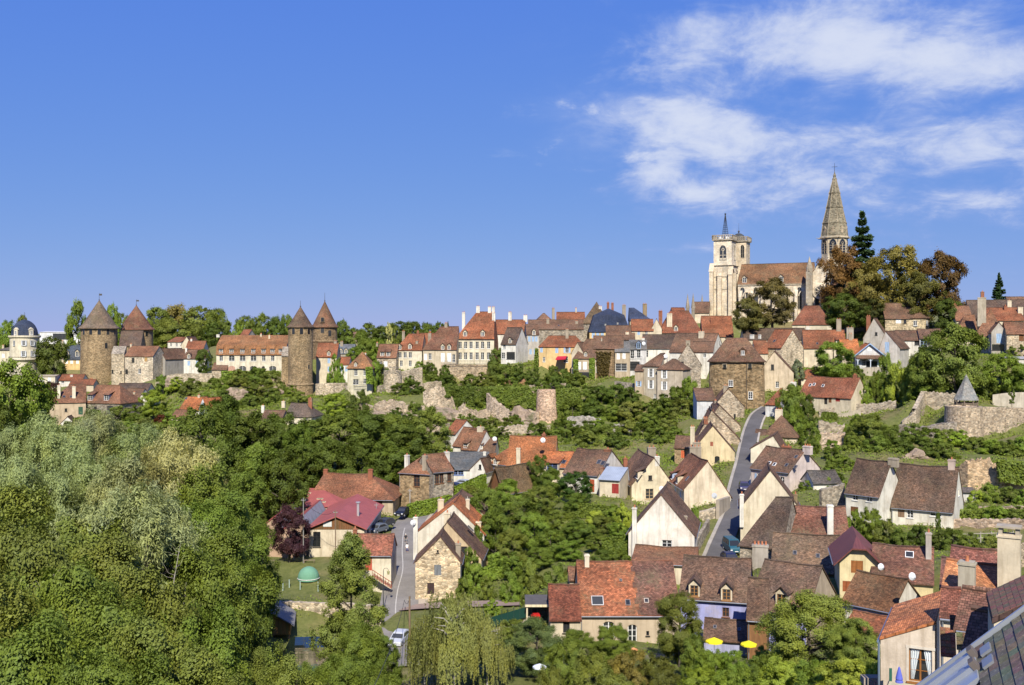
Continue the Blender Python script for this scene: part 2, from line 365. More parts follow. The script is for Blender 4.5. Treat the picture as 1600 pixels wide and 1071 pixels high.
def win_mesh(w, h, kind):
    k = (round(w, 2), round(h, 2), kind)
    if k not in _wc:
        b = MB(); b.poly([(-w/2, 0.02, 0), (w/2, 0.02, 0), (w/2, 0.02, h), (-w/2, 0.02, h)])
        sh = MB(); sh.box(-w/2, -0.03, 0, -0.012, 0.03, h).box(0.012, -0.03, 0, w/2, 0.03, h)
        for z in (0.12, 0.5, 0.86): sh.box(-w/2+0.04, -0.05, h*z, w/2-0.04, -0.03, h*z+0.07)
        lf = MB(); lf.box(0, -0.06, 0, w/2, -0.02, h)
        for z in (0.15, 0.82): lf.box(0.03, -0.085, h*z, w/2-0.03, -0.06, h*z+0.08)
        dr = MB(); dr.box(-w/2, -0.02, 0, w/2, 0.04, h)
        for zz in (0.08, 0.55): dr.box(-w*0.36, -0.04, h*zz, w*0.36, -0.02, h*(zz+0.36))
        _wc[k] = dict(frame=bars(w, h, kind).mesh('window_frame', 'paint'), pane=b.mesh('pane', 'glass'), shut=sh.mesh('shutters', 'wood'), leaf=lf.mesh('shutter', 'wood'), door=dr.mesh('door', 'wood'))
    return _wc[k]
def put_window(parent, loc, rz, w, h, kind, c=None, sub=False):
    """kind: w framed window, d dark opening, s shut shutters, o window with open shutters, D door, G glazed door"""
    m = win_mesh(w, h, 'm' if h > 0.75 else 'plain')
    if kind in 'wodG':
        f = obj('window', m['frame'], parent, (c if (c and kind != 'o') else (DARK if kind == 'd' else WHT)), loc, rz)
        obj('pane', m['pane'], parent if sub else f, None, loc if sub else None, rz if sub else 0.0)
        if kind == 'o':
            for sx in (-1, 1):
                off = Matrix.Rotation(rz, 3, 'Z') @ Vector((sx*(w/2+0.02) if sx > 0 else -w-0.02, -0.16, 0))
                obj('shutter', m['leaf'], parent, c or GRYS, Vector(loc)+off, rz)
    elif kind == 's': obj('shutter', m['shut'], parent, c or GRYS, loc, rz)
    elif kind == 'D': obj('door', m['door'], parent, c or BROWN, loc, rz)

def clip(poly, a, b, c):
    out = []
    for i in range(len(poly)):
        p, q = poly[i], poly[(i+1) % len(poly)]
        fp, fq = a*p[0]+b*p[1]+c, a*q[0]+b*q[1]+c
        if fp <= 1e-7: out.append(p)
        if (fp < -1e-7 and fq > 1e-7) or (fp > 1e-7 and fq < -1e-7):
            t = fp/(fp-fq); out.append((p[0]+t*(q[0]-p[0]), p[1]+t*(q[1]-p[1])))
    return out
class House: pass
_roofn = random.Random(3)
def roof_slab(planes, foot, t=0.16, sag=None):
    """slab over the lower envelope of the planes; sag = (axis, start, end, eave height, rise, amount, phase): the old ridge dips between the gables"""
    b = MB()
    def dip(p, z):
        if not sag: return 0.0
        a, s0, s1, h, rise, amt, ph = sag; u = min(max((p[a]-s0)/(s1-s0), 0), 1); f = min(max((z-h)/rise, 0), 1)
        return -amt*math.sin(math.pi*u)*f+amt*.35*f*math.sin(u*9+ph)*math.sin(math.pi*u)+amt*.25*(1-f)*math.sin(u*13+2*ph)*math.sin(math.pi*u)
    for i, (ax, ay, c) in enumerate(planes):
        poly0 = list(foot)
        for j, (bx, by, d) in enumerate(planes):
            if i != j and len(poly0) > 2: poly0 = clip(poly0, ax-bx, ay-by, c-d)
        if len(poly0) < 3: continue
        ar = 0.5*abs(sum(poly0[k][0]*poly0[(k+1)%len(poly0)][1]-poly0[(k+1)%len(poly0)][0]*poly0[k][1] for k in range(len(poly0))))
        if ar < 0.02: continue
        g = math.hypot(ax, ay); sl = math.sqrt(1+g*g)
        ux, uy = (1, 0) if g < 1e-6 else (-ay/g, ax/g)
        vx, vy = (-uy, ux) if g < 1e-6 else (ax/g, ay/g)
        strips = [poly0]
        if sag:
            a = sag[0]; lo, hi = min(p[a] for p in poly0), max(p[a] for p in poly0); n = max(1, min(10, int((hi-lo)/.9))); strips = []
            for k in range(n):
                q0, q1 = lo+(hi-lo)*k/n, lo+(hi-lo)*(k+1)/n; q = poly0
                if k > 0: q = clip(q, -1 if a == 0 else 0, -1 if a == 1 else 0, q0)
                if k < n-1 and len(q) > 2: q = clip(q, 1 if a == 0 else 0, 1 if a == 1 else 0, -q1)
                if len(q) > 2: strips.append(q)
        for poly in strips:
            def z(p): zz = c+ax*p[0]+ay*p[1]; return zz+dip(p, zz)
            uv = [((p[0]*ux+p[1]*uy), (p[0]*vx+p[1]*vy)*sl) for p in poly]
            b.poly([(p[0], p[1], z(p)) for p in poly], uv)
            b.poly([(p[0], p[1], z(p)-t) for p in poly][::-1], uv[::-1])
            for k in range(len(poly)):
                p, q = poly[k], poly[(k+1) % len(poly)]
                b.poly([(p[0], p[1], z(p)-t), (q[0], q[1], z(q)-t), (q[0], q[1], z(q)), (p[0], p[1], z(p))], [(0, 0), (1, 0), (1, .1), (0, .1)])
    b.dip = dip
    return b
def envelope(planes, x, y): return min(c+ax*x+ay*y for ax, ay, c in planes)
def wall_face(b, fx, s0, s1, planes, zb, holes, pt, inward, toff, depth=0.2):
    """one wall with real openings. pt(s,z)->xyz"""
    br = {s0, s1}
    for i in range(len(planes)):
        for j in range(i):
            f = lambda s: (lambda p: planes[i][2]-planes[j][2]+(planes[i][0]-planes[j][0])*p[0]+(planes[i][1]-planes[j][1])*p[1])(pt(s, 0))
            a, c = f(s0), f(s1)
            if a*c < 0: br.add(s0+(s1-s0)*a/(a-c))
    br = sorted(br); top = lambda s: envelope(planes, *pt(s, 0)[:2])-toff
    outer = [(s0, zb), (s1, zb)]+[(s, top(s)) for s in br[::-1]]
    vs_ = [Vector(p) for p in outer]; ed = [(i, (i+1) % len(outer)) for i in range(len(outer))]
    for hp in holes:
        k = len(vs_); vs_ += [Vector(p) for p in hp]; ed += [(k+i, k+(i+1) % len(hp)) for i in range(len(hp))]
    rv, _, rf, *_ = delaunay_2d_cdt(vs_, ed, [], 1, 1e-5)
    def inside(p, poly):
        r = False
        for i in range(len(poly)):
            a, c = poly[i], poly[i-1]
            if (a[1] > p[1]) != (c[1] > p[1]) and p[0] < (c[0]-a[0])*(p[1]-a[1])/(c[1]-a[1])+a[0]: r = not r
        return r
    for f in rf:
        ps = [rv[i] for i in f]; cx = sum(p.x for p in ps)/len(ps); cy = sum(p.y for p in ps)/len(ps)
        if not inside((cx, cy), outer) or any(inside((cx, cy), hp) for hp in holes): continue
        b.poly([pt(p.x, p.y) for p in ps])
    iv = Vector(inward)*depth
    for hp in holes:
        for i in range(len(hp)):
            p, q = Vector(pt(*hp[i])), Vector(pt(*hp[(i+1) % len(hp)])); b.poly([p, q, q+iv, p+iv])

def house(label, A, B, W, yb=None, h=None, ry=None, rh=None, ax='x', hips=(None, None), ro=0.5, dz=(0, 0), mans=None, wall='plaster', wc=CREAM, roof='tile', rc=T_BROWN,
          wins=(), dorm=(), sky=(), chim=(), oh=0.3, vo=0.12, name='house', cat='house', group=None, found=5.0, planes=None, t=0.16, gnd=True, quoin=None):
    a = P(*A)
    if len(B) == 2:                                   # (pixel column of the far corner, yaw of the wall in degrees)
        k = (B[0]-CX)/F; th = R(B[1]); Lw = (k*a.y-a.x)/(math.cos(th)-k*math.sin(th))
        b_ = Vector((a.x+Lw*math.cos(th), a.y+Lw*math.sin(th), a.z)); B = (B[0], A[1], b_.y)
    else: b_ = P(*B)
    z_e = (a.z+b_.z)/2
    ex = Vector((b_.x-a.x, b_.y-a.y, 0)); L = ex.length; ex.normalize(); rz = math.atan2(ex.y, ex.x)
    Dm = (A[2]+B[2])/2
    if h is None: h = z_e-zpx(yb, Dm)
    mid = (a+b_)/2; org = Vector((mid.x, mid.y, z_e-h))
    H = House(); H.L, H.W, H.h, H.rz = L, W, h, rz
    H.M = Matrix.Translation(org) @ Matrix.Rotation(rz, 4, 'Z'); Mi = H.M.inverted(); H.cl = Mi @ Vector((0, 0, ZC)); H.R3 = Mi.to_3x3()
    if rh is None and planes is None:
        if ax == 'x':
            pr = H.M @ Vector((0, W*ro, 0)); rh = zpx(ry, pr.y)-z_e
        else: rh = zpx(ry, Dm)-z_e
    hl, hr_ = hips; planes_auto = planes is None
    if planes is None:
        if ax == 'x':
            planes = [(0, rh/(W*ro), h), (0, -(rh+dz[0]-dz[1])/(W*(1-ro)), h+rh+(rh-dz[1])/(W*(1-ro))*W*ro)]
            planes[1] = (0, -(rh-dz[1])/(W*(1-ro)), h+rh+(rh-dz[1])/(W*(1-ro))*W*ro)
            def endp(sx, hp):
                run, lift = hp if isinstance(hp, tuple) else (hp, 0.0)
                s = (rh-lift)/run
                return (-sx*s, 0, h+lift+s*L/2)
            if hl: planes.append(endp(-1, hl))
            if hr_: planes.append(endp(1, hr_))
            if mans:       # steep lower slope: (height, run)
                mh, mr = mans; top = (rh-mh)/(W*ro-mr)
                planes = [(0, mh/mr, h), (0, top, h+mh-top*mr), (0, -mh/mr, h+mh/mr*W), (0, -top, h+mh-top*mr+top*W)]
                if hl: planes += [(mh/mr, 0, h+mh/mr*L/2), (top, 0, h+mh-top*mr+top*L/2)]
                if hr_: planes += [(-mh/mr, 0, h+mh/mr*L/2), (-top, 0, h+mh-top*mr+top*L/2)]
        else:
            xl = L*ro
            planes = [((rh-dz[0])/xl, 0, h+dz[0]+(rh-dz[0])/xl*L/2), (-(rh-dz[1])/(L-xl), 0, h+dz[1]+(rh-dz[1])/(L-xl)*L/2)]
            for k, hp in enumerate((hl, hr_)):
                if not hp: continue
                run, lift = hp if isinstance(hp, tuple) else (hp, 0.0)
                s = (rh-lift)/run
                planes.append((0, s, h+lift) if k == 0 else (0, -s, h+lift+s*W))
    H.planes = planes; HOUSES.append((Mi, L, W))
    e = empty(name, org, rz); tag(e, label, cat, group); H.e = e
    ox, oy = (vo, oh) if ax == 'x' else (oh, vo)
    oxl = oh if (ax == 'x' and hl) else ox; oxr = oh if (ax == 'x' and hr_) else ox
    oyf = oh if (ax == 'y' and hl) else oy; oyb = oh if (ax == 'y' and hr_) else oy
    foot = [(-L/2-oxl, -oyf), (L/2+oxr, -oyf), (L/2+oxr, W+oyb), (-L/2-oxl, W+oyb)]
    sagp = None
    if planes_auto and rh and rh > 1.0 and Dm < 300 and roof.startswith('tile'): sagp = (0, -L/2-ox, L/2+ox, h, rh, min(.22, .014*L+.03), rnd.uniform(0, 6)) if ax == 'x' else (1, -oy, W+oy, h, rh, min(.22, .014*W+.03), rnd.uniform(0, 6))
    rb = roof_slab(planes, foot, t, sagp); H.roof = rb.build('roof', roof, e, rc)
    faces = {'f': (-L/2, L/2, lambda s, z: (s, 0, z), (0, 1, 0), 0.0), 'b': (-L/2, L/2, lambda s, z: (s, W, z), (0, -1, 0), math.pi),
             'l': (0, W, lambda s, z: (-L/2, s, z), (1, 0, 0), -math.pi/2), 'r': (0, W, lambda s, z: (L/2, s, z), (-1, 0, 0), math.pi/2)}
    def hit(face, px, py):
        d = H.R3 @ raydir(px, py); o = H.cl
        if face in 'fb': k = ((0 if face == 'f' else W)-o.y)/d.y; p = o+d*k; return p.x, p.z
        k = ((-L/2 if face == 'l' else L/2)-o.x)/d.x; p = o+d*k; return p.y, p.z
    def hit_roof(px, py, pl=0):
        axx, ayy, c = planes[pl]; d = H.R3 @ raydir(px, py); o = H.cl
        k = (c+axx*o.x+ayy*o.y-o.z)/(d.z-axx*d.x-ayy*d.y); return o+d*k
    H.hit, H.hit_roof = hit, hit_roof
    wb_ = MB(); holes = {k: [] for k in faces}; todo = []
    for wd in wins:
        face, px, py, w, hh, kind = wd[:6]; c = wd[6] if len(wd) > 6 else None; ar = wd[7] if len(wd) > 7 else False
        s, zc_ = hit(face, px, py); s0, s1, pt, inw, rr = faces[face]
        s = min(max(s, s0+w/2+0.15), s1-w/2-0.15); zb = max(zc_-hh/2, 0.02 if kind in 'DG' else 0.3)
        if s1-s0 < w+0.3: continue
        tops = [envelope(planes, *pt(s+k*w/2, 0)[:2]) for k in (-1, 0, 1)]
        hh = min(hh, min(tops)-0.35-zb)
        if hh < 0.3: continue
        if any(abs(s-(q[0]+q[1])/2) < (w+q[1]-q[0])/2+0.05 and abs(zb+hh/2-(q[2]+q[3])/2) < (hh+q[3]-q[2])/2+0.05 for q in [(min(p[0] for p in hp), max(p[0] for p in hp), min(p[1] for p in hp), max(p[1] for p in hp)) for hp in holes[face]]): continue
        outl = [(s-w/2, zb), (s+w/2, zb), (s+w/2, zb+hh), (s-w/2, zb+hh)] if not ar else [(s+x, zb+z) for x, z in arch_pts(w, hh, ar == 'p')]
        holes[face].append(outl); todo.append((face, s, zb, w, hh, kind, c))
    for fk, (s0, s1, pt, inw, rr) in faces.items(): wall_face(wb_, fk, s0, s1, planes, -found, holes[fk], pt, inw, t*0.6)
    H.wall = wb_.build('wall', wall, e, wc)
    for face, s, zb, w, hh, kind, c in todo:
        s0, s1, pt, inw, rr = faces[face]; put_window(e, Vector(pt(s, zb))+Vector(inw)*(0.15 if kind != 's' else 0.06), rr, w, hh, kind, c)
    if roof.startswith('tile') and planes_auto and rh and rh > .6 and not mans:
        if ax == 'x':
            g0, g1 = (hl[0] if isinstance(hl, tuple) else hl or 0), (hr_[0] if isinstance(hr_, tuple) else hr_ or 0)
            pa, pb = Vector((-L/2+g0-(0 if g0 else vo), W*ro, 0)), Vector((L/2-g1+(0 if g1 else vo), W*ro, 0))
        else:
            g0, g1 = (hl[0] if isinstance(hl, tuple) else hl or 0), (hr_[0] if isinstance(hr_, tuple) else hr_ or 0)
            pa, pb = Vector((-L/2+L*ro, g0-(0 if g0 else vo), 0)), Vector((-L/2+L*ro, W-g1+(0 if g1 else vo), 0))
        if (pb-pa).length > .6:
            rb2 = MB(); nseg = max(2, int((pb-pa).length/(.45 if Dm < 200 else 1.2))); zr = h+rh
            for k_ in range(nseg):
                p0, p1 = pa.lerp(pb, k_/nseg), pa.lerp(pb, (k_+1)/nseg); zj = zr+rnd.uniform(-.015, .015)
                rb2.tube((p0.x, p0.y, zj+rb.dip(p0, zr)), (p1.x, p1.y, zj+rb.dip(p1, zr)), .115, .135, 6, True)
            rb2.build('ridge_cap', roof, e, tuple(c_*1.25+.03 for c_ in rc))
    if planes_auto and Dm < 215 and rh and rh > 1 and h > 2.4:
        gt = MB(); zc_ = (.30, .32, .35)
        if ax == 'x':
            zg_ = envelope(planes, 0, -oh)-t*.6; gt.tube((-L/2, -oh-.05, zg_), (L/2, -oh-.05, zg_), .065, None, 6)
            dp = MB(); dp.tube((-L/2+.12, -.07, 0), (-L/2+.12, -.07, zg_-.25), .05, None, 6).tube((-L/2+.12, -.07, zg_-.25), (-L/2+.12, -oh-.03, zg_), .05, None, 6)
        else:
            for s_ in (-1, 1):
                if s_ > 0: gt.build('gutter', 'metal', e, zc_); gt = MB()
                zg_ = envelope(planes, s_*(L/2+oh), W/2)-t*.6; gt.tube((s_*(L/2+oh+.05), 0, zg_), (s_*(L/2+oh+.05), W, zg_), .065, None, 6)
            dp = MB(); dp.tube((L/2+.07, .15, -.5), (L/2+.07, .15, zg_-.2), .05, None, 6).tube((L/2+.07, .15, zg_-.2), (L/2+oh+.04, .15, zg_), .05, None, 6)
        gt.build('gutter', 'metal', e, zc_); dp.build('downpipe', 'metal', e, zc_)
    for dd in dorm: dormer(H, *dd)
    for sd in sky: skylight(H, *sd)
    for cd in chim: chimney(H, *cd)
    if gnd:
        for x, y in ((-L/2, 0), (L/2, 0), (-L/2, W), (L/2, W), (0, W/2)):
            p = H.M @ Vector((x, y, 0)); GROUND.append((p.x, p.y, p.z, 1.0))
    return H
def dormer(H, px, py, w=0.9, h=1.2, style='gable', wc=CREAM, fc=WHT, rc=None, kind='w', pl=0):
    p = H.hit_roof(px, py, pl); ax, ay, c = H.planes[pl]
    g = max(math.hypot(ax, ay), 0.2); rz = math.atan2(ay, ax)-math.pi/2
    zb = p.z-h*0.55; n = Vector((ax/g, ay/g, 0)); base = Vector((p.x, p.y, 0))+n*((zb-p.z)/g); base.z = zb
    W2, hh = w/2+0.16, h+0.18; pk = 0.5*w+0.15 if style == 'gable' else 0.12
    d = MB(); back = lambda z: z/g
    b = MB()
    d.poly([(-W2, 0, -0.3), (-w/2, 0, -0.3), (-w/2, 0, hh), (-W2, 0, hh)]); d.poly([(w/2, 0, -0.3), (W2, 0, -0.3), (W2, 0, hh), (w/2, 0, hh)])
    d.poly([(-w/2, 0, -0.3), (w/2, 0, -0.3), (w/2, 0, 0), (-w/2, 0, 0)]); d.poly([(-w/2, 0, h), (w/2, 0, h), (w/2, 0, hh), (-w/2, 0, hh)])
    if style == 'gable': d.poly([(-W2, 0, hh), (W2, 0, hh), (0, 0, hh+pk)])
    for s in (-1, 1): d.poly([(s*W2, 0, -0.3), (s*W2, 0, hh), (s*W2, back(hh), hh)])
    o = d.build('dormer', 'plaster', H.e, wc, loc=base, rz=rz)
    r = MB(); ov = 0.18; fr = -0.28
    if style == 'gable':
        sl = pk/W2; ez = hh-ov*sl; tp = hh+pk
        for s in (-1, 1):
            q = [(s*(W2+ov), fr, ez), (0, fr, tp), (0, back(tp)+0.1, tp), (s*(W2+ov), back(ez)+0.1, ez)]
            r.poly([(x, y, z+0.1) for x, y, z in q], [(0, 0), (0, 1), (2, 1), (2, 0)]); r.poly(q[::-1])
            for k in range(4):
                a, b2 = q[k], q[(k+1) % 4]; r.poly([a, b2, (b2[0], b2[1], b2[2]+0.1), (a[0], a[1], a[2]+0.1)])
    else:
        z1 = hh+0.35; g2 = g*0.35
        yb = (hh+0.05)/(g-g2)
        q = [(-W2-ov, fr, hh+fr*g2), (W2+ov, fr, hh+fr*g2), (W2+ov, yb, hh+yb*g2), (-W2-ov, yb, hh+yb*g2)]
        r.poly([(x, y, z+0.1) for x, y, z in q], [(0, 0), (2, 0), (2, 2), (0, 2)]); r.poly(q[::-1])
        for k in range(4):
            a, b2 = q[k], q[(k+1) % 4]; r.poly([a, b2, (b2[0], b2[1], b2[2]+0.1), (a[0], a[1], a[2]+0.1)])
    r.build('dormer_roof', H.roof.data.materials[0].name, o, rc or H.roof.color[:3])
    put_window(o, (0, 0.10, 0), 0, w, h, kind, fc, sub=True)
def skylight(H, px, py, w=0.75, h=1.0, pl=0, c=(0.16, 0.15, 0.15)):
    p = H.hit_roof(px, py, pl); ax, ay, c0 = H.planes[pl]
    n = Vector((-ax, -ay, 1)).normalized(); g = Vector((ax, ay, ax*ax+ay*ay)).normalized(); u = g.cross(n)
    m = Matrix((u, g, n)).transposed().to_euler()
    b = MB(); t = 0.07
    b.box(-w/2, -h/2, -0.05, -w/2+t, h/2, 0.09).box(w/2-t, -h/2, -0.05, w/2, h/2, 0.09).box(-w/2+t, -h/2, -0.05, w/2-t, -h/2+t, 0.09).box(-w/2+t, h/2-t, -0.05, w/2-t, h/2, 0.09)
    o = b.build('skylight', 'paint', H.e, c, loc=p, rot=m)
    q = MB(); q.poly([(-w/2+t, -h/2+t, 0.06), (w/2-t, -h/2+t, 0.06), (w/2-t, h/2-t, 0.06), (-w/2+t, h/2-t, 0.06)]); q.build('pane', 'glass', o)
def chimney(H, px, pyt, v=0.5, w=0.7, d=0.5, c=CREAM, pots=2, mat='plaster', base=0.5):
    dr = H.R3 @ raydir(px, pyt); o = H.cl; k = (H.W*v-o.y)/dr.y; p = o+dr*k; zt = p.z
    zr = envelope(H.planes, p.x, p.y)-base-0.3
    if zt < zr+0.9: zt = zr+1.3
    b = MB(); b.box(-w/2, -d/2, zr, w/2, d/2, zt-0.22); b.box(-w/2-0.07, -d/2-0.07, zt-0.22, w/2+0.07, d/2+0.07, zt-0.10); b.box(-w/2+0.03, -d/2+0.03, zt-0.10, w/2-0.03, d/2-0.03, zt)
    ch = b.build('chimney', mat, H.e, c, loc=(p.x, p.y, 0))
    for i in range(pots):
        x = (i-(pots-1)/2)*(w-0.1)/max(pots, 1); q = MB(); q.lathe([(0.13, 0), (0.10, 0.30), (0.12, 0.32), (0.12, 0.38), (0.08, 0.38), (0.08, 0.1)], 8)
        q.build('chimney_pot', 'paint', ch, (0.42, 0.16, 0.08), loc=(x, 0, zt-0.02), smooth=True)
def row(face, xs, y, w, h, kind, c=None, arch=False):
    ys = y if isinstance(y, (list, tuple)) else [y]*len(xs)
    return [(face, x, yy, w, h, kind, c, arch) for x, yy in zip(xs, ys)]

def tower(label, px, D, wpx, eave, apex, base, rc, wc=S_WARM, wins=(), flare=0.0, vane=10, vanegap=0, name='round_tower', rmat='tile_old', kink=0.18, taper=1.0, string=None):
    r = wpx/2/F*D; c = P(px, eave, D); ze = zpx(eave, D); zb = zpx(base, D); h = ze-zb; rh = zpx(apex, D)-ze
    e = empty(name, (c.x, c.y, zb)); tag(e, label, 'tower')
    prof = [(r*taper, -6), (r*taper, 0), (r, h*0.6), (r, h)]
    if string: zs = zpx(string, D)-zb; prof = [(r*1.06, -6), (r*1.06, zs-0.4), (r*1.1, zs-0.3), (r*1.1, zs), (r, zs+0.3), (r, h)]
    MB().lathe(prof, 48).build('wall', 'rubble', e, wc, smooth=True)
    ro = r*1.13
    MB().lathe([(r*0.9, h-0.1), (ro, h-0.25), (ro, h), (ro*(1-kink), h+rh*kink*0.62), (0.02, h+rh)], 40).build('roof', rmat, e, rc)
    f = MB(); f.tube((0, 0, h+rh-0.6), (0, 0, h+rh+vane/F*D), 0.10, 0.05, 6)
    f.lathe([(0.02, h+rh-0.3), (0.3, h+rh), (0.02, h+rh+0.35)], 8)
    if vanegap: f.box(0.05, -0.03, h+rh+vane/F*D*0.62, 1.1, 0.03, h+rh+vane/F*D*0.88)
    f.build('finial', 'metal', e, (0.12, 0.11, 0.10))
    for wd in wins:
        wx, wy, ww, wh = wd; ww *= 1.35; wh *= 1.35
        dxx = (wx-px)/F*D; th = math.asin(max(-0.98, min(0.98, dxx/r)))
        va = math.atan2(c.x, c.y)                        # view azimuth
        an = th - va                                     # angle from -Y towards +X, corrected for the viewing direction
        n = Vector((math.sin(an), -math.cos(an), 0)); z = zpx(wy, D)-zb-wh/2
        s = MB(); ap = arch_pts(ww+0.4, wh+0.3); s.poly([(x, -0.06, zz-0.15) for x, zz in ap])
        for k in range(len(ap)): p, q = ap[k], ap[(k+1) % len(ap)]; s.poly([(p[0], -0.06, p[1]-0.15), (q[0], -0.06, q[1]-0.15), (q[0], 0.5, q[1]-0.15), (p[0], 0.5, p[1]-0.15)])
        rzz = math.atan2(-n.x, n.y)+math.pi
        w_ = s.build('window_surround', 'ashlar', e, tuple(x*1.15 for x in wc), loc=(n.x*r, n.y*r, z), rz=rzz)
        q = MB(); q.poly([(x, -0.08, zz) for x, zz in arch_pts(ww, wh)]); q.build('pane', 'glass', w_)
    for k in range(8):
        GROUND.append((c.x+r*math.cos(k*0.785), c.y+r*math.sin(k*0.785), zb, 1.0))
    return e
# ------------------------------------------------------------------ left: domed mansion, castle towers, houses round them
def domed_house():
    D = 380.0; c = P(38.5, 562, D); r = 22.5/F*D; e = empty('domed_mansion', (c.x, c.y, zpx(604, D))); tag(e, 'cream round mansion with a dark slate dome at the edge of town', 'house')
    z = lambda py: zpx(py, D)-zpx(604, D)
    MB().lathe([(r*0.72, -5), (r*0.74, z(585)), (r*0.84, z(566)), (r*1.02, z(562)), (r*1.02, z(559)), (r*0.94, z(559)), (r*0.94, z(529)), (r*1.04, z(527)), (r*1.04, z(524.5)), (r*0.9, z(524.5))], 40).build('wall', 'plaster', e, IVORY, smooth=False)
    pr = [(r*0.86*math.cos(a), z(524.5)+(z(500)-z(524.5))*math.sin(a)) for a in [i*math.pi/2/9 for i in range(10)]]; pr[-1] = (0.02, pr[-1][1])
    MB().lathe(pr, 36).build('dome', 'slate_tile', e, (0.035, 0.045, 0.075), smooth=True)
    MB().tube((0, 0, z(501)), (0, 0, z(488)), 0.12, 0.04, 6).lathe([(0.02, z(502)), (0.5, z(500)), (0.02, z(498))], 8).build('finial', 'metal', e, (0.1, 0.1, 0.1))
    b = MB()
    for i in range(26):
        a = -math.pi+math.pi*i/25; b.tube((r*1.0*math.cos(a), r*1.0*math.sin(a), z(562)), (r*1.0*math.cos(a), r*1.0*math.sin(a), z(558)), 0.05, None, 4)
    b.lathe([(r*1.0, z(558)), (r*1.02, z(557.6)), (r*1.0, z(557.4))], 32); b.build('balcony_railing', 'metal', e, (0.1, 0.1, 0.1))
    for px, py, w, h, k in ((37.5, 536, 0.9, 1.9, 'o'), (49, 536, 0.9, 1.9, 'o'), (37, 552.5, 0.9, 2.1, 'o'), (49.5, 552.5, 0.9, 2.1, 'o'), (24, 536, 0.8, 1.8, 'w'), (58, 552, 0.7, 1.9, 'w')):
        th = math.asin(max(-0.95, min(0.95, (px-38.5)/22.5/0.94))); an = th-math.atan2(c.x, c.y); n = Vector((math.sin(an), -math.cos(an), 0))
        put_window(e, n*(r*0.955)+Vector((0, 0, z(py)-h/2)), an, w, h, k, (0.5, 0.52, 0.55))
    for px in (26, 48):      # dormers on the dome
        an = math.asin((px-38.5)/22.5/0.9)-math.atan2(c.x, c.y); n = Vector((math.sin(an), -math.cos(an), 0))
        d = MB(); d.box(-0.75, 0, 0, 0.75, 1.6, 2.3); d.poly([(-0.95, -0.1, 2.3), (0.95, -0.1, 2.3), (0, -0.1, 3.1)]); d.poly([(-0.95, -0.1, 2.3), (0, -0.1, 3.1), (0, 1.4, 3.1), (-0.95, 1.4, 2.3)]); d.poly([(0.95, -0.1, 2.3), (0, -0.1, 3.1), (0, 1.4, 3.1), (0.95, 1.4, 2.3)])
        o = d.build('dormer', 'plaster', e, IVORY, loc=n*(r*0.9)+Vector((0, 0, z(525))), rz=an); put_window(o, (0, -0.05, 0.35), 0, 0.8, 1.5, 'w', None, True)
    for k in range(8): GROUND.append((c.x+r*math.cos(k*.785), c.y+r*math.sin(k*.785), zpx(604, D), 1))
domed_house()
house('cream annex with flat cornice adjoining the domed mansion', (-6, 547, 382), (27, 12), 9, yb=600, rh=0.9, hips=(3, 3), wc=IVORY, rc=T_GREY, wins=[('f', 17, 553, 1.0, 1.6, 'w'), ('f', 17, 569, 1.0, 1.6, 's', WHT), ('f', 5, 556, 1.0, 1.6, 's', WHT)], chim=[(5, 540, 0.6)])
house('low cream terrace building with balustrade and shut white shutters', (48, 588, 365), (86, 5), 8, yb=610, rh=0.35, wc=IVORY, rc=S_PALE, roof='plaster', wins=row('f', [55, 66, 77], 594, 1.1, 2.0, 's', WHT)+[('f', 66, 605, 1.6, 1.8, 'd')])
house('white flat-roofed modern commercial block on the far skyline', (62, 519, 620), (126, 3), 20, yb=535, rh=0.5, wc=(0.75, 0.76, 0.78), rc=(0.5, 0.5, 0.52), roof='paint', name='commercial_building', cat='building', wins=[('f', 97, 526, 11, 3.6, 'w', (0.1, 0.1, 0.12)), ('f', 112, 529, 4, 3, 'd')])
house('pale yellow mansion with blue slate mansard roof beside the stone tower', (100, 558, 412), (132, 6), 12, yb=578, ry=536, mans=(4.2, 1.2), hips=(1, 1), wc=YELLOW, roof='slate_tile', rc=(0.06, 0.068, 0.085), wins=row('f', [104, 112, 121], 564, 1.1, 2.4, 's', WHT), dorm=[(105, 553, 1, 1.7), (121, 553, 1.2, 1.9)], chim=[(98, 533, 0.6)])
# castle towers
tower('left broad medieval round tower with mossy grey-brown cone roof and weather vane', 155, 400, 54, 513, 469, 603, (0.185, 0.130, 0.088), S_WARM, [(133, 519, .9, 1.6), (143, 519, .9, 1.6), (155, 519, .9, 1.6), (167.5, 519, .9, 1.6), (177, 519, .8, 1.4), (165, 540, .8, 1.6), (158, 586, .6, 1.6)], vane=11, vanegap=1, taper=1.05)
tower('round tower with rusty red cone roof just behind the left broad tower', 213, 432, 50, 515, 477, 560, (0.19, 0.085, 0.05), S_WARM, [(205, 522, .9, 1.5), (217, 522, .9, 1.5), (228, 522, .9, 1.5)], vane=9, vanegap=1)
tower('slender front round tower with brown cone roof standing on the rampart', 469.5, 347, 37.5, 511, 479, 622, (0.135, 0.085, 0.055), S_WARM, [(459, 518, .8, 1.5), (471, 518, .8, 1.5), (482, 518, .8, 1.5), (482, 573, .5, 1.1)], vane=9, string=600)
tower('stout round tower with red-brown cone roof behind the slender tower', 507.5, 378, 38, 511, 470.5, 560, (0.19, 0.095, 0.055), S_BROWN, [(504, 516, .9, 1.6), (515, 521, .9, 1.6), (504, 500, .8, 1.2)], vane=13, string=533)
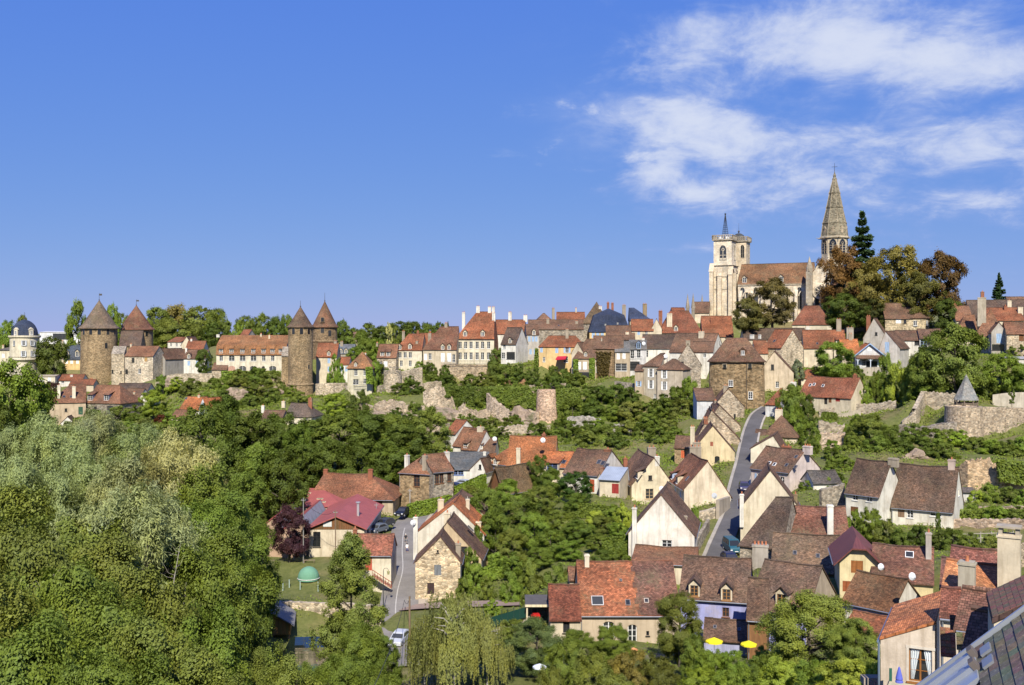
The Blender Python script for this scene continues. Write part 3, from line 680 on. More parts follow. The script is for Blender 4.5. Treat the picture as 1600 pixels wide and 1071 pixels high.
house('tall stone buttress block with sloping top against the left broad tower', (174, 553, 386), (194, 12), 6, yb=604, rh=2.8, ro=0.85, ax='x', wall='rubble', wc=S_PALE, roof='rubble', rc=S_GREY, name='buttress_block', cat='buttress', wins=[('f', 174, 581, .6, 1.4, 'd'), ('f', 189, 582, .5, 1.1, 'd')], vo=0.05, oh=0.05)
house('brown sloping roof range linking the two left castle towers', (186, 540, 398), (220, 10), 10, yb=575, ry=517, wall='rubble', wc=S_WARM, rc=T_DARK)
house('stone house with brown roof and grey gable below the castle towers', (195, 556, 384), (239, -8), 10, yb=603, ry=541, wall='rubble', wc=(0.52, 0.46, 0.36), rc=T_RUST, wins=[('f', 208, 563, 1.1, 1.7, 'd'), ('f', 228, 562, 1.1, 1.5, 's', (0.4, 0.25, 0.1)), ('f', 197, 581, 1.1, 1.7, 'd'), ('f', 218, 580, 1.1, 1.9, 'w')], chim=[(205, 538, .5)])
house('narrow grey gabled house right of the castle stone house', (240, 560, 392), (258, -25), 12, yb=590, ry=545, ax='y', wc=(0.38, 0.36, 0.33), rc=T_BROWN, wins=row('f', [246, 253], [563, 562], .8, 1.6, 'w')+[('f', 249, 552, .6, .8, 'd')])
house('grey slate-topped house squeezed in beside the narrow grey gable', (257, 556, 396), (271, -6), 9, yb=590, ry=546, wc=(0.42, 0.41, 0.40), rc=T_GREY, wins=[('f', 261, 562, .9, 1.6, 'w'), ('f', 267, 562, .9, 1.6, 'w')], chim=[(257, 545, .5, .6, .5, WHITE)])
house('white house with red roof and pale gable under the skyline wood', (262, 534, 430), (283, -18), 11, yb=550, ry=527, wc=WHITE, rc=T_RED, wins=row('f', [267, 276], 539, .9, 1.4, 'w'))
house('pale gabled house half hidden behind the white red-roofed house', (283, 539, 424), (300, -5), 9, yb=552, ry=526, ax='y', wc=CREAM, rc=T_BROWN)
house('long low brown roofed house left of the round clipped tree', (262, 566, 400), (290, -4), 10, yb=585, ry=546, wc=BEIGE, rc=T_BROWN, wins=row('f', [268, 276, 284], 573, .9, 1.4, 'w'))
house('red roof jumble house with white chimney above the long low roof', (290, 545, 410), (318, 4), 9, yb=560, ry=533, wc=WHITE, rc=T_RED, chim=[(299, 530, .5, .7, .5, WHITE)])
house('white house with small dormer and brown roof beside the round clipped tree', (287, 560, 382), (321, 3), 10, yb=584, ry=547, wc=WHITE, rc=T_BROWN, wins=[('f', 295, 568, 1, 1.7, 's', BLUE), ('f', 308, 568, 1, 1.7, 's', BLUE)], dorm=[(296, 557, .9, 1.2)], chim=[(291, 544, .4, .7, .5, WHITE)])
# houses below the castle on the left
house('large beige stone house with brown hipped roof, tall chimneys and dormers', (78, 629, 316), (134, 22), 14, yb=668, ry=601, hips=(5.5, None), wc=(0.56, 0.45, 0.31), rc=T_RUST, wins=[('f', 126, 642, 1.3, 2.4, 's', GREEN), ('f', 103, 641, .7, 1.0, 'd')], chim=[(92, 602, .12, .9, .6, IVORY, 1), (115.5, 604, .12, 1.0, .6, IVORY, 1)], sky=[(100, 620, .8, 1), (111, 620, .7, .9)])
house('stone wing of the large beige house, shade painted grey, with blue dormers', (134, 628.5, 322), (188, -12), 12, yb=664, ry=602, hips=(None, 4), wall='rubble', wc=S_GREY, rc=T_RUST, wins=[('f', 149, 641, 1.0, 2.2, 'd'), ('f', 172, 641, 2.0, 2.6, 'G', DARK)], dorm=[(143.5, 621, 1.5, 1.5, 'shed', (0.3, 0.35, 0.42)), (169, 621, 1.4, 1.5, 'shed', (0.3, 0.35, 0.42))])  # grey wall tone paints in the shade on this right-facing side
house('tiny white gabled garden shed below the large beige house', (95, 661, 312), (116, 10), 5, yb=668, ry=651, ax='y', wc=WHITE, rc=T_DARK, name='garden_shed', cat='shed')
house('white-walled house with long dark brown roof under the broad tower', (178, 614, 345), (228, -3), 9, yb=632, ry=599, wc=WHITE, rc=T_DARK)
house('dark gabled roof house in front of the long dark roof', (186, 628, 334), (213, -12), 10, yb=638, ry=607, ax='x', wc=WHITE, rc=T_BROWN, wins=[('f', 203, 633, .8, 1.2, 'w')], chim=[(210, 615, .3, .7, .5, CREAM)])
house('small white gabled house at the foot of the castle hill', (213, 626, 332), (233, -4), 9, yb=642, ry=615, ax='y', wc=WHITE, rc=T_DARK, wins=[('f', 222, 634, .8, 1.2, 'w')])
house('low red roof terrace cottage under the left broad tower', (92, 594, 368), (128, 4), 7, yb=602, ry=585, wc=WHITE, rc=T_RED, chim=[(112, 586, .3, .9, .6, WHITE)], wins=[('f', 98, 597, 1.0, 1.2, 'w')])
house('red roofed cottage half hidden behind the large beige house', (108, 601, 352), (146, 8), 7, yb=612, ry=593, wc=CREAM, rc=T_RED, chim=[(143, 592, .5, .9, .6, BRICK)])
house('brown roofed shed beside the copper coloured bush', (49, 622, 350), (66, 8), 6, yb=634, ry=609, wc=BEIGE, rc=T_BROWN)
house('white house with orange roof and skylights below the castle slope', (280, 640, 300), (311, -14), 9, yb=656, ry=620, wc=WHITE, rc=T_ORANGE, wins=[('f', 302, 648, 1.4, 1.6, 'w')], sky=[(291, 623, .7, .9)], chim=[(311, 618, .5, .7, .5, CREAM)])
house('long brown roof annex attached to the white orange-roofed house', (268, 651, 296), (297, -6), 7, yb=660, ry=640, wc=CREAM, rc=T_RUST)
house('small white blue-shuttered gable at the end of the orange roofed house', (311, 637, 297), (323, -30), 7, yb=658, ry=622, ax='y', wc=(0.66, 0.68, 0.72), rc=T_ORANGE, wins=[('f', 317, 634, .8, 1.4, 's', BLUE), ('f', 316, 648, 1.4, 1.6, 'w', BLUE)])
# long convent building and its neighbours
house('long cream institutional building with orange mansard roof and arched windows', (338, 550, 368), (447, -2), 13, yb=583, ry=524, mans=(2.5, 0.7), wc=IVORY, rc=(0.27, 0.125, 0.055), name='convent_building', cat='building',
      wins=row('f', [345.5, 412, 426], 560, 1.3, 2.0, 'w')+row('f', [362, 379, 396], 560, 2.1, 2.0, 'w', None, True)+row('f', [379, 396, 426], 577, 2.6, 2.2, 'w', None, True)+[('f', 362, 577, 2.5, 2.2, 's', (0.45, 0.27, 0.2), True), ('f', 411.5, 578, 1.1, 2.4, 'D', DARK, True)],
      dorm=[(x, 548, 1.1, 1.6, 'shed', (0.5, 0.5, 0.48)) for x in (345.5, 362, 379, 396, 412, 426, 439)], chim=[(341, 523, .5, 1.2, .6, WHITE, 0), (408, 522, .45, .6, .5, CREAM), (421, 524, .35, .6, .5, CREAM)])
house('small stone lodge at the left end of the long convent building', (331, 577, 366), (354, 0), 6, yb=592, ry=567, wall='rubble', wc=S_PALE, rc=T_BROWN)
house('stone stair block leaning against the slender front tower', (440, 556, 349), (452, 8), 7, yb=598, rh=3.0, ro=0.9, wall='rubble', wc=S_WARM, rc=S_GREY, roof='rubble', name='buttress_block', cat='buttress')
house('cream house with red roof right of the slender front tower', (494, 557, 362), (526, 2), 10, yb=600, ry=536, wc=CREAM, rc=T_RED, wins=[('f', 514, 564, 1.0, 1.8, 's', BLUE), ('f', 514, 577, 1.0, 1.8, 's', BLUE), ('f', 515, 589, 1.0, 1.8, 's', BLUE)], dorm=[(514, 553, .9, 1.0)], chim=[(524, 533, .5, 1.0, .6, STONEC)])
house('slate roofed townhouse with tall chimney behind the cream red-roofed house', (527, 552, 402), (553, 3), 10, yb=572, ry=538, wc=GREYP, roof='slate_tile', rc=(0.11, 0.115, 0.125), wins=row('f', [531, 538, 546], 563, .8, 1.6, 'w'), dorm=[(533, 549, .9, 1.2), (541, 549, .9, 1.2)], chim=[(534, 534, .4, 1.1, .6, STONEC)])
house('low red roofed house with blue shutters in front of the slate townhouse', (528, 569, 370), (545, 0), 8, yb=598, ry=558, wc=WHITE, rc=T_RED, wins=[('f', 533, 577, 1, 1.8, 's', BLUE), ('f', 541, 577, 1, 1.8, 's', BLUE)])
house('square pale house with orange pyramid roof and small balcony', (543, 573, 328), (581, -4), 8.5, yb=607, rh=4.6, hips=(3.8, 3.8), wc=(0.60, 0.56, 0.42), rc=(0.27, 0.13, 0.06), oh=0.5, wins=[('f', 556, 582, 1.1, 2.0, 'w'), ('f', 570, 582, 1.0, 2.0, 'w'), ('f', 556, 597, 1.8, 1.7, 'w'), ('f', 570, 596, 1.0, 1.6, 'w')], dorm=[(556, 570, .7, .8)], chim=[(571, 555, .6, .5, .4, WHITE)])
# ------------------------------------------------------------------ ridge of town houses above the rampart
house('small beige house with brown roof and square front dormer above the round bastion', (589, 558, 340), (619, -3), 9, yb=585, ry=538, wall='rubble', wc=S_PALE, rc=T_RUST, wins=[('f', 602.5, 569, 1.3, 1.8, 's', WHT), ('f', 595, 569, .9, 1.6, 'w')], dorm=[(598, 553, 1.1, 1.2, 'shed'), (607, 553, 1.1, 1.2, 'shed')], chim=[(589.5, 536, .5, .6, .9, STONEC)])
house('ivory house with red roof, two dormers and grey ridge chimneys', (618, 546, 345), (659, -4), 11, yb=574, ry=522, hips=(3.5, None), wc=IVORY, rc=T_RED, wins=row('f', [625, 633, 641], 555, 1.1, 1.9, 'w')+row('f', [627, 641], 568, 1.0, 1.9, 'w'), dorm=[(625, 543, .9, 1.2), (641, 542, .9, 1.2)], chim=[(630.5, 518, .5, .9, .6, STONEC), (651.5, 533, .2, .8, .6, STONEC)])
house('red gabled roof behind the ivory house with grey ridge chimneys', (655, 542, 352), (684, 0), 10, yb=560, ry=521, wc=CREAM, rc=T_RED, chim=[(672, 519, .5, .8, .6, BRICK), (653, 518, .5, .8, .6, BRICK)])
house('white and beige house with steep brown-red roof left of the mansion', (661, 545, 344), (713, -4), 12, yb=570, ry=510.5, hips=(5.0, None), wc=(0.60, 0.52, 0.38), rc=(0.165, 0.075, 0.045), wins=[('f', 665, 558, 1.0, 2.2, 's', WHT), ('f', 672, 557, 1.0, 2.0, 'w'), ('f', 692, 559, 1.3, 3.0, 's', WHT), ('f', 702, 559, 1.3, 3.0, 's', WHT), ('f', 709, 560, 1.0, 2.6, 'w')], dorm=[(692, 543, .9, 1.2), (702, 543, .9, 1.2)], chim=[(697, 505, .5, 1.0, .6, STONEC), (671.5, 521, .35, 1.1, .7, STONEC)])
house('ivory mansion with big red hipped roof, twelve tall windows and white chimneys', (713, 527, 350), (772, -4), 15, yb=570, ry=487.5, hips=(6.2, 0.5), wc=IVORY, rc=(0.27, 0.095, 0.045), oh=0.5, name='mansion',
      wins=row('f', [719, 727.5, 736, 745.5, 754, 763.5], 539.5, 1.15, 2.3, 'w')+row('f', [719, 727.5, 736, 745.5, 754, 763.5], 556.5, 1.15, 2.4, 'w'), dorm=[(727, 522, 1.1, 1.3), (754.5, 522, 1.1, 1.3)],
      chim=[(724.5, 488.5, .5, 1.1, .7, WHITE), (747, 479, .5, 1.2, .7, WHITE), (765, 480, .5, 1.1, .7, WHITE), (771, 480, .5, 1.0, .7, WHITE), (771.5, 489, .35, 1.1, .7, WHITE)])
house('red roofed house with two white chimneys right of the mansion', (772, 521, 366), (818, -6), 12, yb=550, ry=500, wc=WHITE, rc=T_RED, chim=[(797, 488, .5, 1.2, .7, WHITE), (821, 493, .5, 1.4, .7, WHITE)])
house('white house with dark roof and yellowish gable end on the rampart edge', (783, 537, 340), (806, -24), 10, yb=566, ry=512, wc=WHITE, rc=T_DARK, wins=[('f', 788, 542, .9, 1.6, 'w'), ('f', 798, 556, 3.0, 2.4, 'w', DARK), ('f', 786, 556, 1.2, 2.0, 'w')], dorm=[(798, 533, .9, 1.1)])
house('narrow grey townhouse beside the white dark-roofed house', (823, 522, 350), (842, 4), 9, yb=563, ry=507, wc=(0.50, 0.47, 0.42), rc=T_BROWN, wins=row('f', [827, 833, 838], 530, .8, 1.8, 's', BLUE)+row('f', [829, 836], 550, .8, 1.8, 's', BLUE), dorm=[(834, 520, .9, 1.2)])
house('long stone-walled house with reddish roof on the skyline', (826, 514, 366), (912, 0), 11, yb=548, ry=500, wall='rubble', wc=S_GREY, rc=T_BROWN, chim=[(856, 498, .3, 1.0, .6, STONEC), (901, 502, .3, 1, .6, STONEC)], sky=[(873, 509, .6, .8)])
house('brown roof with tall stone chimney at the skyline behind the long stone house', (838, 503, 392), (866, 5), 10, yb=530, ry=490, wc=GREYP, rc=T_BROWN, hips=(3, 3), chim=[(864.5, 482, .6, 1.0, .7, STONEC)])
house('low red roofs on the skyline left of the tall brown roof', (870, 502, 392), (914, -2), 10, yb=530, ry=488, wc=GREYP, rc=T_RED, chim=[(900, 482, .5, .5, .4)])
house('tall steep brown roofed house left of the blue slate building', (910, 504, 378), (950, -3), 12, yb=530, ry=471, hips=(5.5, 4.0), wall='rubble', wc=S_GREY, rc=(0.13, 0.085, 0.05), chim=[(938, 479, .35, 1.2, .8, WHITE), (950, 473, .6, .9, .7, BRICK), (957, 474, .7, .9, .7, BRICK)])
house('large house with dark blue slate roof and yellow facade', (921, 515, 366), (984, -2), 22, yb=535, ry=475, mans=(5.2, 1.8), hips=(3, 3), wc=YELLOW, roof='slate_tile', rc=(0.026, 0.034, 0.062), wins=row('f', [927, 934, 941, 949], 524, 1.1, 2.0, 's', BLUE), chim=[(975, 477, .35, 1.3, .8, STONEC), (1007.5, 475, .5, 1.5, .9, S_WARM)], sky=[(946, 508, .6, .8), (965, 506, .6, .8)])
house('slate hipped wing at the right of the blue slate building', (984, 500, 372), (1018, -4), 12, yb=530, ry=481, hips=(None, 6), wc=BEIGE, roof='slate_tile', rc=(0.035, 0.045, 0.08))
house('yellow house with red hipped roof and blue shutters on the rampart', (842, 541, 335), (914, -4), 9, yb=571, ry=525, hips=(3, 3), wc=YELLOW, rc=T_RED, wins=[('f', 870, 548, 1.0, 1.7, 's', BLUE), ('f', 886, 547.5, 1.1, 1.8, 'o', BLUE), ('f', 902, 548, 1.0, 1.7, 's', BLUE), ('f', 846, 547, .9, 1.7, 's', BLUE), ('f', 850, 562, .8, 1.6, 'w'), ('f', 884, 562, 1.5, 2, 'G', WHT)], chim=[(886, 515, .4, 1.0, .6, STONEC)])
house('narrow cream gable poking between the yellow house and the ivy house', (893, 551, 328), (912, -30), 8, yb=585, ry=535, ax='y', wc=CREAM, rc=T_BROWN, wins=[('f', 899, 578, .8, 1.2, 'w')])
house('ivy-clad house with brown roof, white shutters and terrace', (896, 559, 325), (931, -4), 11, yb=595, ry=530, wc=BEIGE, rc=T_BROWN, hips=(4.0, None), wins=row('f', [905, 914, 920], 572, 1.2, 2.6, 's', WHT)+[('f', 912, 588, 4, 2.4, 'd')], dorm=[(915, 554, .8, .9)])
house('stone house with ivy under the mossy brown double roof', (927, 544, 327), (974, -6), 9, yb=590, ry=525, wall='rubble', wc=S_BROWN, rc=T_BROWN, wins=[('f', 932, 560, 1.0, 2.4, 's', WHT), ('f', 932, 577, 1.0, 2.4, 's', WHT)], chim=[(940, 529, .3, .4, .4, GREYP)])
house('brown roof with slanting gable in the middle of the ridge houses', (947, 530, 348), (992, -5), 12, yb=550, ry=509, wc=BEIGE, rc=T_BROWN, chim=[(980, 522, .2, 1.2, .8, CREAM)])
house('cream house with red roof and dormer-free front under the blue slate roof', (987, 516, 350), (1021, -5), 9, yb=535, ry=499, wc=CREAM, rc=T_RED, wins=[('f', 998, 521, .9, 1.1, 's', BLUE), ('f', 1010, 521, .9, 1.1, 'w')])
house('pale gable end right of the cream red-roofed house', (1018, 513, 350), (1034, -8), 9, yb=535, ry=498, ax='y', wc=CREAM, rc=T_BROWN)
house('slate-roofed house with balcony and glazed veranda', (961, 549, 325), (984, -8), 9, yb=590, ry=533, wc=BEIGE, roof='slate_tile', rc=(0.13, 0.12, 0.11), wins=[('f', 966, 557, 1.0, 2.0, 's', WHT), ('f', 975, 556, 1.0, 2.0, 's', WHT), ('f', 968, 574, 3.6, 2.4, 'w'), ('f', 979, 575, 1.8, 2.4, 'w')])
house('white house with balcony rail and deep blue openings', (983, 545, 328), (1010, -8), 9, yb=588, ry=531, wc=(0.68, 0.68, 0.68), roof='slate_tile', rc=(0.12, 0.11, 0.10), wins=[('f', 988, 554, 1.2, 2.6, 'w'), ('f', 998, 553, 1.2, 2.6, 'w'), ('f', 992, 572, 3.0, 2.8, 'd')], dorm=[(998, 540, 1.1, 1.6, 'gable', (0.3, 0.4, 0.6), BLUE)], chim=[(1005, 533, .5, 1.0, .6, WHITE)])
house('wide brown roof house with white walls above the grey stucco house', (1004, 544, 330), (1060, -8), 12, yb=575, ry=523, wc=WHITE, rc=T_DARK, wins=[('f', 1010, 553, 1.2, 2.2, 'w')])
house('grey stucco house with brown hipped roof and tall white shutters', (1004, 571, 300), (1032, -24), 9, yb=628, ry=552, hips=(4, None), wc=GREYP, rc=T_BROWN, wins=[('f', 1017, 583, .9, 2.4, 'o', WHT), ('f', 1017, 601, .9, 2.4, 'o', WHT), ('f', 1023, 619, .7, 1.2, 'w')])
house('taller beige stucco block with hipped roof joined to the grey stucco house', (1027, 576, 297), (1067, -28), 7, yb=628, rh=2.8, hips=(3.2, 3.2), wc=(0.54, 0.47, 0.37), rc=T_BROWN, wins=[('f', 1038, 585, .9, 2.4, 'o', WHT), ('f', 1038, 603, .9, 2.4, 'o', WHT), ('f', 1038, 619, .8, 1.3, 'w')], chim=[(1040, 556, .8, 1.0, .7, WHITE)])
house('small lower annex with blue shutter left of the grey stucco house', (992, 579, 300), (1005, -20), 7, yb=612, ry=570, wc=BEIGE, rc=T_BROWN, wins=[('f', 998, 600, .8, 1.5, 'o', BLUE)])
house('tall weathered stone gable behind the beige stucco block', (1055, 568, 310), (1095, -10), 14, yb=615, ry=537, ax='y', wall='rubble', wc=(0.36, 0.32, 0.26), rc=T_BROWN, wins=[('f', 1066, 568, .9, 1.0, 'd')], chim=[(1075, 532, .1, 1.3, .7, STONEC)])
house('large red roof with white chimneys below the church chapel', (1030, 519, 352), (1097, -6), 14, yb=535, ry=486, hips=(4, 4), wc=CREAM, rc=(0.20, 0.07, 0.038), dorm=[(1056, 514, 1.1, 1.2)], chim=[(1046, 490, .15, 1.8, .9, CREAM), (1032, 486, .6, 1.3, .8, BRICK), (1099, 500, .3, .7, .6, STONEC)])
house('long brown roof house with white gable end at its right', (1046, 549, 318), (1112, -32), 11, yb=572, ry=521, wc=WHITE, rc=T_BROWN, wins=[('f', 1102, 558, .9, 1.3, 'w'), ('r', 1125, 536, .8, 1.2, 'd')], chim=[(1096, 518, .4, 1.6, .9, CREAM)])
house('low brown roofed cottage in front of the white gable', (1080, 549, 312), (1114, -20), 7, yb=575, ry=534, wc=WHITE, rc=T_BROWN, wins=[('f', 1101, 556, .9, 1.1, 'w')])
house('red roof house right under the church tower', (1098, 525, 348), (1146, -6), 13, yb=540, ry=494, wc=CREAM, rc=T_RED, chim=[(1112, 497, .3, .8, .6, BRICK)])
house('small red roof peeping over the stucco houses near the chapel', (1052, 490, 378), (1072, 0), 9, yb=505, ry=481, wc=CREAM, rc=T_RED)
# ------------------------------------------------------------------ gate tower and hill houses on the right
def gate_tower():
    D = 274.0; c = P(1151, 564, D); hw = 42/F*D; e = empty('gate_tower', (c.x, c.y, zpx(650, D)), R(-12)); tag(e, 'massive brown rubble gate tower with hipped tile roof beside the curving road', 'tower')
    h = zpx(564, D)-zpx(650, D); rh = zpx(528, D+5)-zpx(564, D)
    n = 26; fr = [(hw*math.sin(-math.pi/2+math.pi*i/n), -2.6*math.cos(-math.pi/2+math.pi*i/n)**0.8 if 0 < i < n else 0) for i in range(n+1)]
    foot = fr+[(hw, 10), (-hw, 10)]
    b = MB(); k = len(foot); zs = [-5, h*0.25, h*0.5, h*0.75, h]
    for j in range(4):
        for i in range(k):
            p, q = foot[i], foot[(i+1) % k]; s0 = 1+0.03*(4-j)/4; s1 = 1+0.03*(3-j)/4
            b.poly([(p[0]*s0, p[1]*s0, zs[j]), (q[0]*s0, q[1]*s0, zs[j]), (q[0]*s1, q[1]*s1, zs[j+1]), (p[0]*s1, p[1]*s1, zs[j+1])])
    b.build('wall', 'rubble_old', e, (0.27, 0.20, 0.115))
    ov = 0.55; ft = [(x*(1+ov/hw), y-(ov if y <= 0 else -ov)) for x, y in foot]; rl = hw*0.36
    r = MB(); zz = h-0.15
    mid = lambda f: (max(-rl, min(rl, ft[f][0]*0.42)), 3.6, h+rh)
    def kink(p, m): return (p[0]*0.80+m[0]*0.2, p[1]*0.80+m[1]*0.2, zz+(h+rh-zz)*0.145)
    for i in range(len(ft)):
        j = (i+1) % len(ft); p, q = (*ft[i], zz), (*ft[j], zz); mp, mq = mid(i), mid(j); kp, kq = kink(p, mp), kink(q, mq)
        u = i*0.9
        r.poly([p, q, kq, kp], [(u, 0), (u+.9, 0), (u+.9, 1), (u, 1)])
        pts = [kp, kq, mq] if mp == mq else [kp, kq, mq, mp]
        r.poly(pts, [(u, 1), (u+.9, 1), (u+.9, 6), (u, 6)][:len(pts)])
        r.poly([p, q, (q[0], q[1], zz-.2), (p[0], p[1], zz-.2)])
    r.poly([(x, y, zz-0.2) for x, y in ft])
    ro = r.build('roof', 'tile_old', e, (0.165, 0.085, 0.05))
    for px, py, w, hh, kd, cc in ((1132.5, 572, .8, .9, 'd', None), (1171.5, 571, .9, 1.4, 'd', None), (1142, 599, 1.1, 1.6, 'w', WHT), (1172.5, 618, 1.1, 1.9, 'w', None)):
        Mi = e.matrix_basis.inverted(); o = Mi @ Vector((0, 0, ZC)); d = Mi.to_3x3() @ raydir(px, py)
        best = None
        for i in range(n):
            a2, b2 = Vector((*fr[i], 0)), Vector((*fr[i+1], 0)); nn = (b2-a2).cross(Vector((0, 0, 1))).normalized()
            t = (a2-o).dot(nn)/d.dot(nn); p = o+d*t
            s = (Vector((p.x, p.y, 0))-a2).dot(b2-a2)/(b2-a2).length_squared
            if -0.01 <= s <= 1.01 and (best is None or t < best[0]): best = (t, p, math.atan2((b2-a2).y, (b2-a2).x))
        if best:
            _, p, rz = best; off = Matrix.Rotation(rz, 3, 'Z') @ Vector((0, -0.22, 0)); s = MB(); s.box(-w/2-.15, -.15, -.2, w/2+.15, .5, hh+.2)
            so = s.build('window_surround', 'ashlar', e, (0.4, 0.34, 0.25), loc=Vector((p.x, p.y, p.z-hh/2)), rz=rz)
            put_window(so, (0, -0.2, 0), 0, w, hh, kd, cc, True)
    d = MB(); d.box(-.8, -.2, 0, .8, 2.2, 1.5); d.poly([(-1, -.3, 1.5), (1, -.3, 1.5), (0, -.3, 2.3)]); d.poly([(-1, -.3, 1.5), (0, -.3, 2.3), (0, 2.4, 2.3), (-1, 2.4, 1.5)]); d.poly([(1, -.3, 1.5), (0, -.3, 2.3), (0, 2.4, 2.3), (1, 2.4, 1.5)])
    do = d.build('dormer', 'tile_old', e, T_BROWN, loc=(1.6, -0.6, h+rh*0.22)); put_window(do, (0, -0.26, 0.25), 0, .9, 1.1, 'w', WHT, True)
    b = MB(); b.tube((hw*0.35, -2.65, 0), (hw*0.35, -2.65, h-0.3), 0.07, None, 6); b.build('downpipe', 'metal', e, (0.12, 0.1, 0.09))
    for x, y in foot[::4]+[(0, 5)]: p = e.matrix_basis @ Vector((x, y, 0)); GROUND.append((p.x, p.y, p.z, 1))
gate_tower()
house('cream rendered gable house between the gate tower and the tree', (1193, 572, 285), (1240, -16), 12, yb=612, ry=549, ax='y', ro=0.36, dz=(0, -1.6), wc=(0.66, 0.55, 0.40), rc=T_BROWN, wins=[('f', 1207, 574, .8, 1.5, 'd'), ('f', 1214.5, 601, .9, 1.6, 'w')])
house('house with pale stone gable and red-brown roof above the cream gable', (1194, 542, 306), (1221, -54), 10, yb=575, ry=515, wall='rubble', wc=(0.52, 0.45, 0.33), rc=T_RED, sky=[(1210, 533, .7, .9)], chim=[(1187, 530, .3, .7, .6, WHITE, 0), (1175, 535, .3, 1.2, .7, WHITE, 0)])
house('long dark grey-brown roof under the church trees', (1163, 530, 330), (1262, -6), 12, yb=545, ry=513, wc=CREAM, rc=T_DARK, chim=[(1262, 510, .5, 1.2, .7, WHITE)])
house('low red lean roof tucked beside the gate tower', (1180, 551, 300), (1200, -6), 8, yb=575, ry=532, wc=CREAM, rc=T_RED)
house('cream house with wide red-brown roof and stone chimneys on the hill', (1256, 543, 308), (1322, -12), 11, yb=578, ry=516, wc=CREAM, rc=T_RED, wins=[('f', 1277, 553, 1.2, 1.7, 'w')], sky=[(1277, 537, .6, .8)], chim=[(1310.5, 499, .5, 1.4, .9, STONEC), (1328, 512, .3, 2.0, 1.0, GREYP)], dorm=[(1310, 535, 1.2, 1.2, 'shed')])
PH = house('house with white half-hipped gable, blue verge boards and orange roof', (1338, 553, 288), (1380, -12), 10, yb=577, ry=536.5, ax='y', wc=(0.72, 0.74, 0.76), rc=T_ORANGE, wins=[('f', 1359, 544.5, 1.2, 1.4, 's', WHT), ('f', 1350, 567, 1.0, 2.0, 'w'), ('f', 1362, 569, 3.0, 1.6, 'd')], oh=0.6, vo=0.6)
b = MB(); w2 = PH.L/2+.2
b.poly([(-w2, -1.9, 3.0), (w2, -1.9, 3.0), (w2, -.02, 3.9), (-w2, -.02, 3.9)], [(0, 0), (8, 0), (8, 2), (0, 2)]); b.poly([(-w2, -1.9, 2.85), (-w2, -.02, 3.75), (w2, -.02, 3.75), (w2, -1.9, 2.85)]); b.poly([(-w2, -1.9, 2.85), (w2, -1.9, 2.85), (w2, -1.9, 3.0), (-w2, -1.9, 3.0)]); b.build('porch_roof', 'tile', PH.e, T_BROWN)
for x in (-w2+.4, 0, w2-.4): b = MB(); b.box(x-.09, -1.85, -1, x+.09, -1.67, 2.9); b.tube((x, -1.76, 2.2), (x+.6, -1.76, 2.85), .05, None, 5).tube((x, -1.76, 2.2), (x-.6, -1.76, 2.85), .05, None, 5); b.build('porch_post', 'paint', PH.e, (0.6, 0.66, 0.75))
for s_ in (-1, 1):
    b = MB(); pk = envelope(PH.planes, 0, 0); ed = PH.L/2+.6; ze = envelope(PH.planes, ed, 0)
    b.poly([(0, -.66, pk-.02), (s_*ed, -.66, ze-.02), (s_*ed, -.66, ze-.32), (0, -.66, pk-.32)]); b.poly([(0, -.60, pk-.02), (s_*ed, -.60, ze-.02), (s_*ed, -.60, ze-.32), (0, -.60, pk-.32)]); b.build('verge_board', 'paint', PH.e, (0.25, 0.38, 0.58))
house('orange lean roof left of the white half-hipped gable', (1316, 553, 292), (1344, -8), 9, yb=575, ry=530, wc=CREAM, rc=T_ORANGE, chim=[(1329, 522, .5, 1, .6, STONEC)])
house('grey rendered gable with brick chimney on the right hillside', (1349, 527, 312), (1386, -24), 12, yb=560, ry=497, ax='y', ro=0.45, wc=(0.46, 0.43, 0.38), rc=T_BROWN, wins=[('f', 1369, 522, .7, 1.0, 'd')], chim=[(1357, 494, .25, 1.2, .7, BRICK)])
house('narrow streaky whitewashed gable beside the white half-hipped house', (1374, 543, 292), (1406, -35), 10, yb=580, ry=517, ax='y', ro=0.3, wc=(0.56, 0.54, 0.50), rc=T_BROWN, wins=[('f', 1386, 543, 1.2, 3.0, 's', BLUE)])
house('white house with brown roof in front of the round-ended stone house', (1402, 531, 300), (1440, -14), 9, yb=552, ry=516, wc=WHITE, rc=T_BROWN, wins=[('f', 1412, 543, 1.2, 1.8, 'w'), ('f', 1440, 534, 1.8, 2.0, 'd'), ('f', 1452, 532, 1.8, 2, 'w')])
house('small flat-topped white block with big window right of the white brown-roofed house', (1437, 528, 298), (1472, -14), 8, yb=548, ry=514, wc=WHITE, rc=T_BROWN, wins=[('f', 1441, 536, 1.8, 2.2, 'w', BLUE), ('f', 1455, 534, 2.0, 2.0, 'd')])
def round_ended():
    D = 325.0; H = house('stone house with brown roof and rounded end below the autumn trees', (1383, 497, D), (1428, -10), 11, yb=525, ry=474, wall='rubble', wc=(0.48, 0.41, 0.28), rc=T_BROWN, wins=[('f', 1404, 502, 1.6, 1.4, 's', WHT), ('f', 1414, 503, .9, 1.1, 'd')])
    c = (H.L/2, 5.5); r = 5.6
    MB().lathe([(r, -3), (r, H.h)], 24, c).build('rounded_wall', 'rubble', H.e, (0.48, 0.41, 0.28))
    MB().lathe([(r+.4, H.h-.2), (r+.4, H.h), (0.05, H.h+5.4)], 24, c).build('cone_roof', 'tile', H.e, T_BROWN)
    x, z = 0, 0
    put_window(H.e, (c[0]+0.4, c[1]-r-0.05, H.h-2.5), 0.07, 1.1, 1.6, 'w'); put_window(H.e, (c[0]+4.3, c[1]-3.9, H.h-2.4), 0.9, .9, 1.5, 'w')
round_ended()
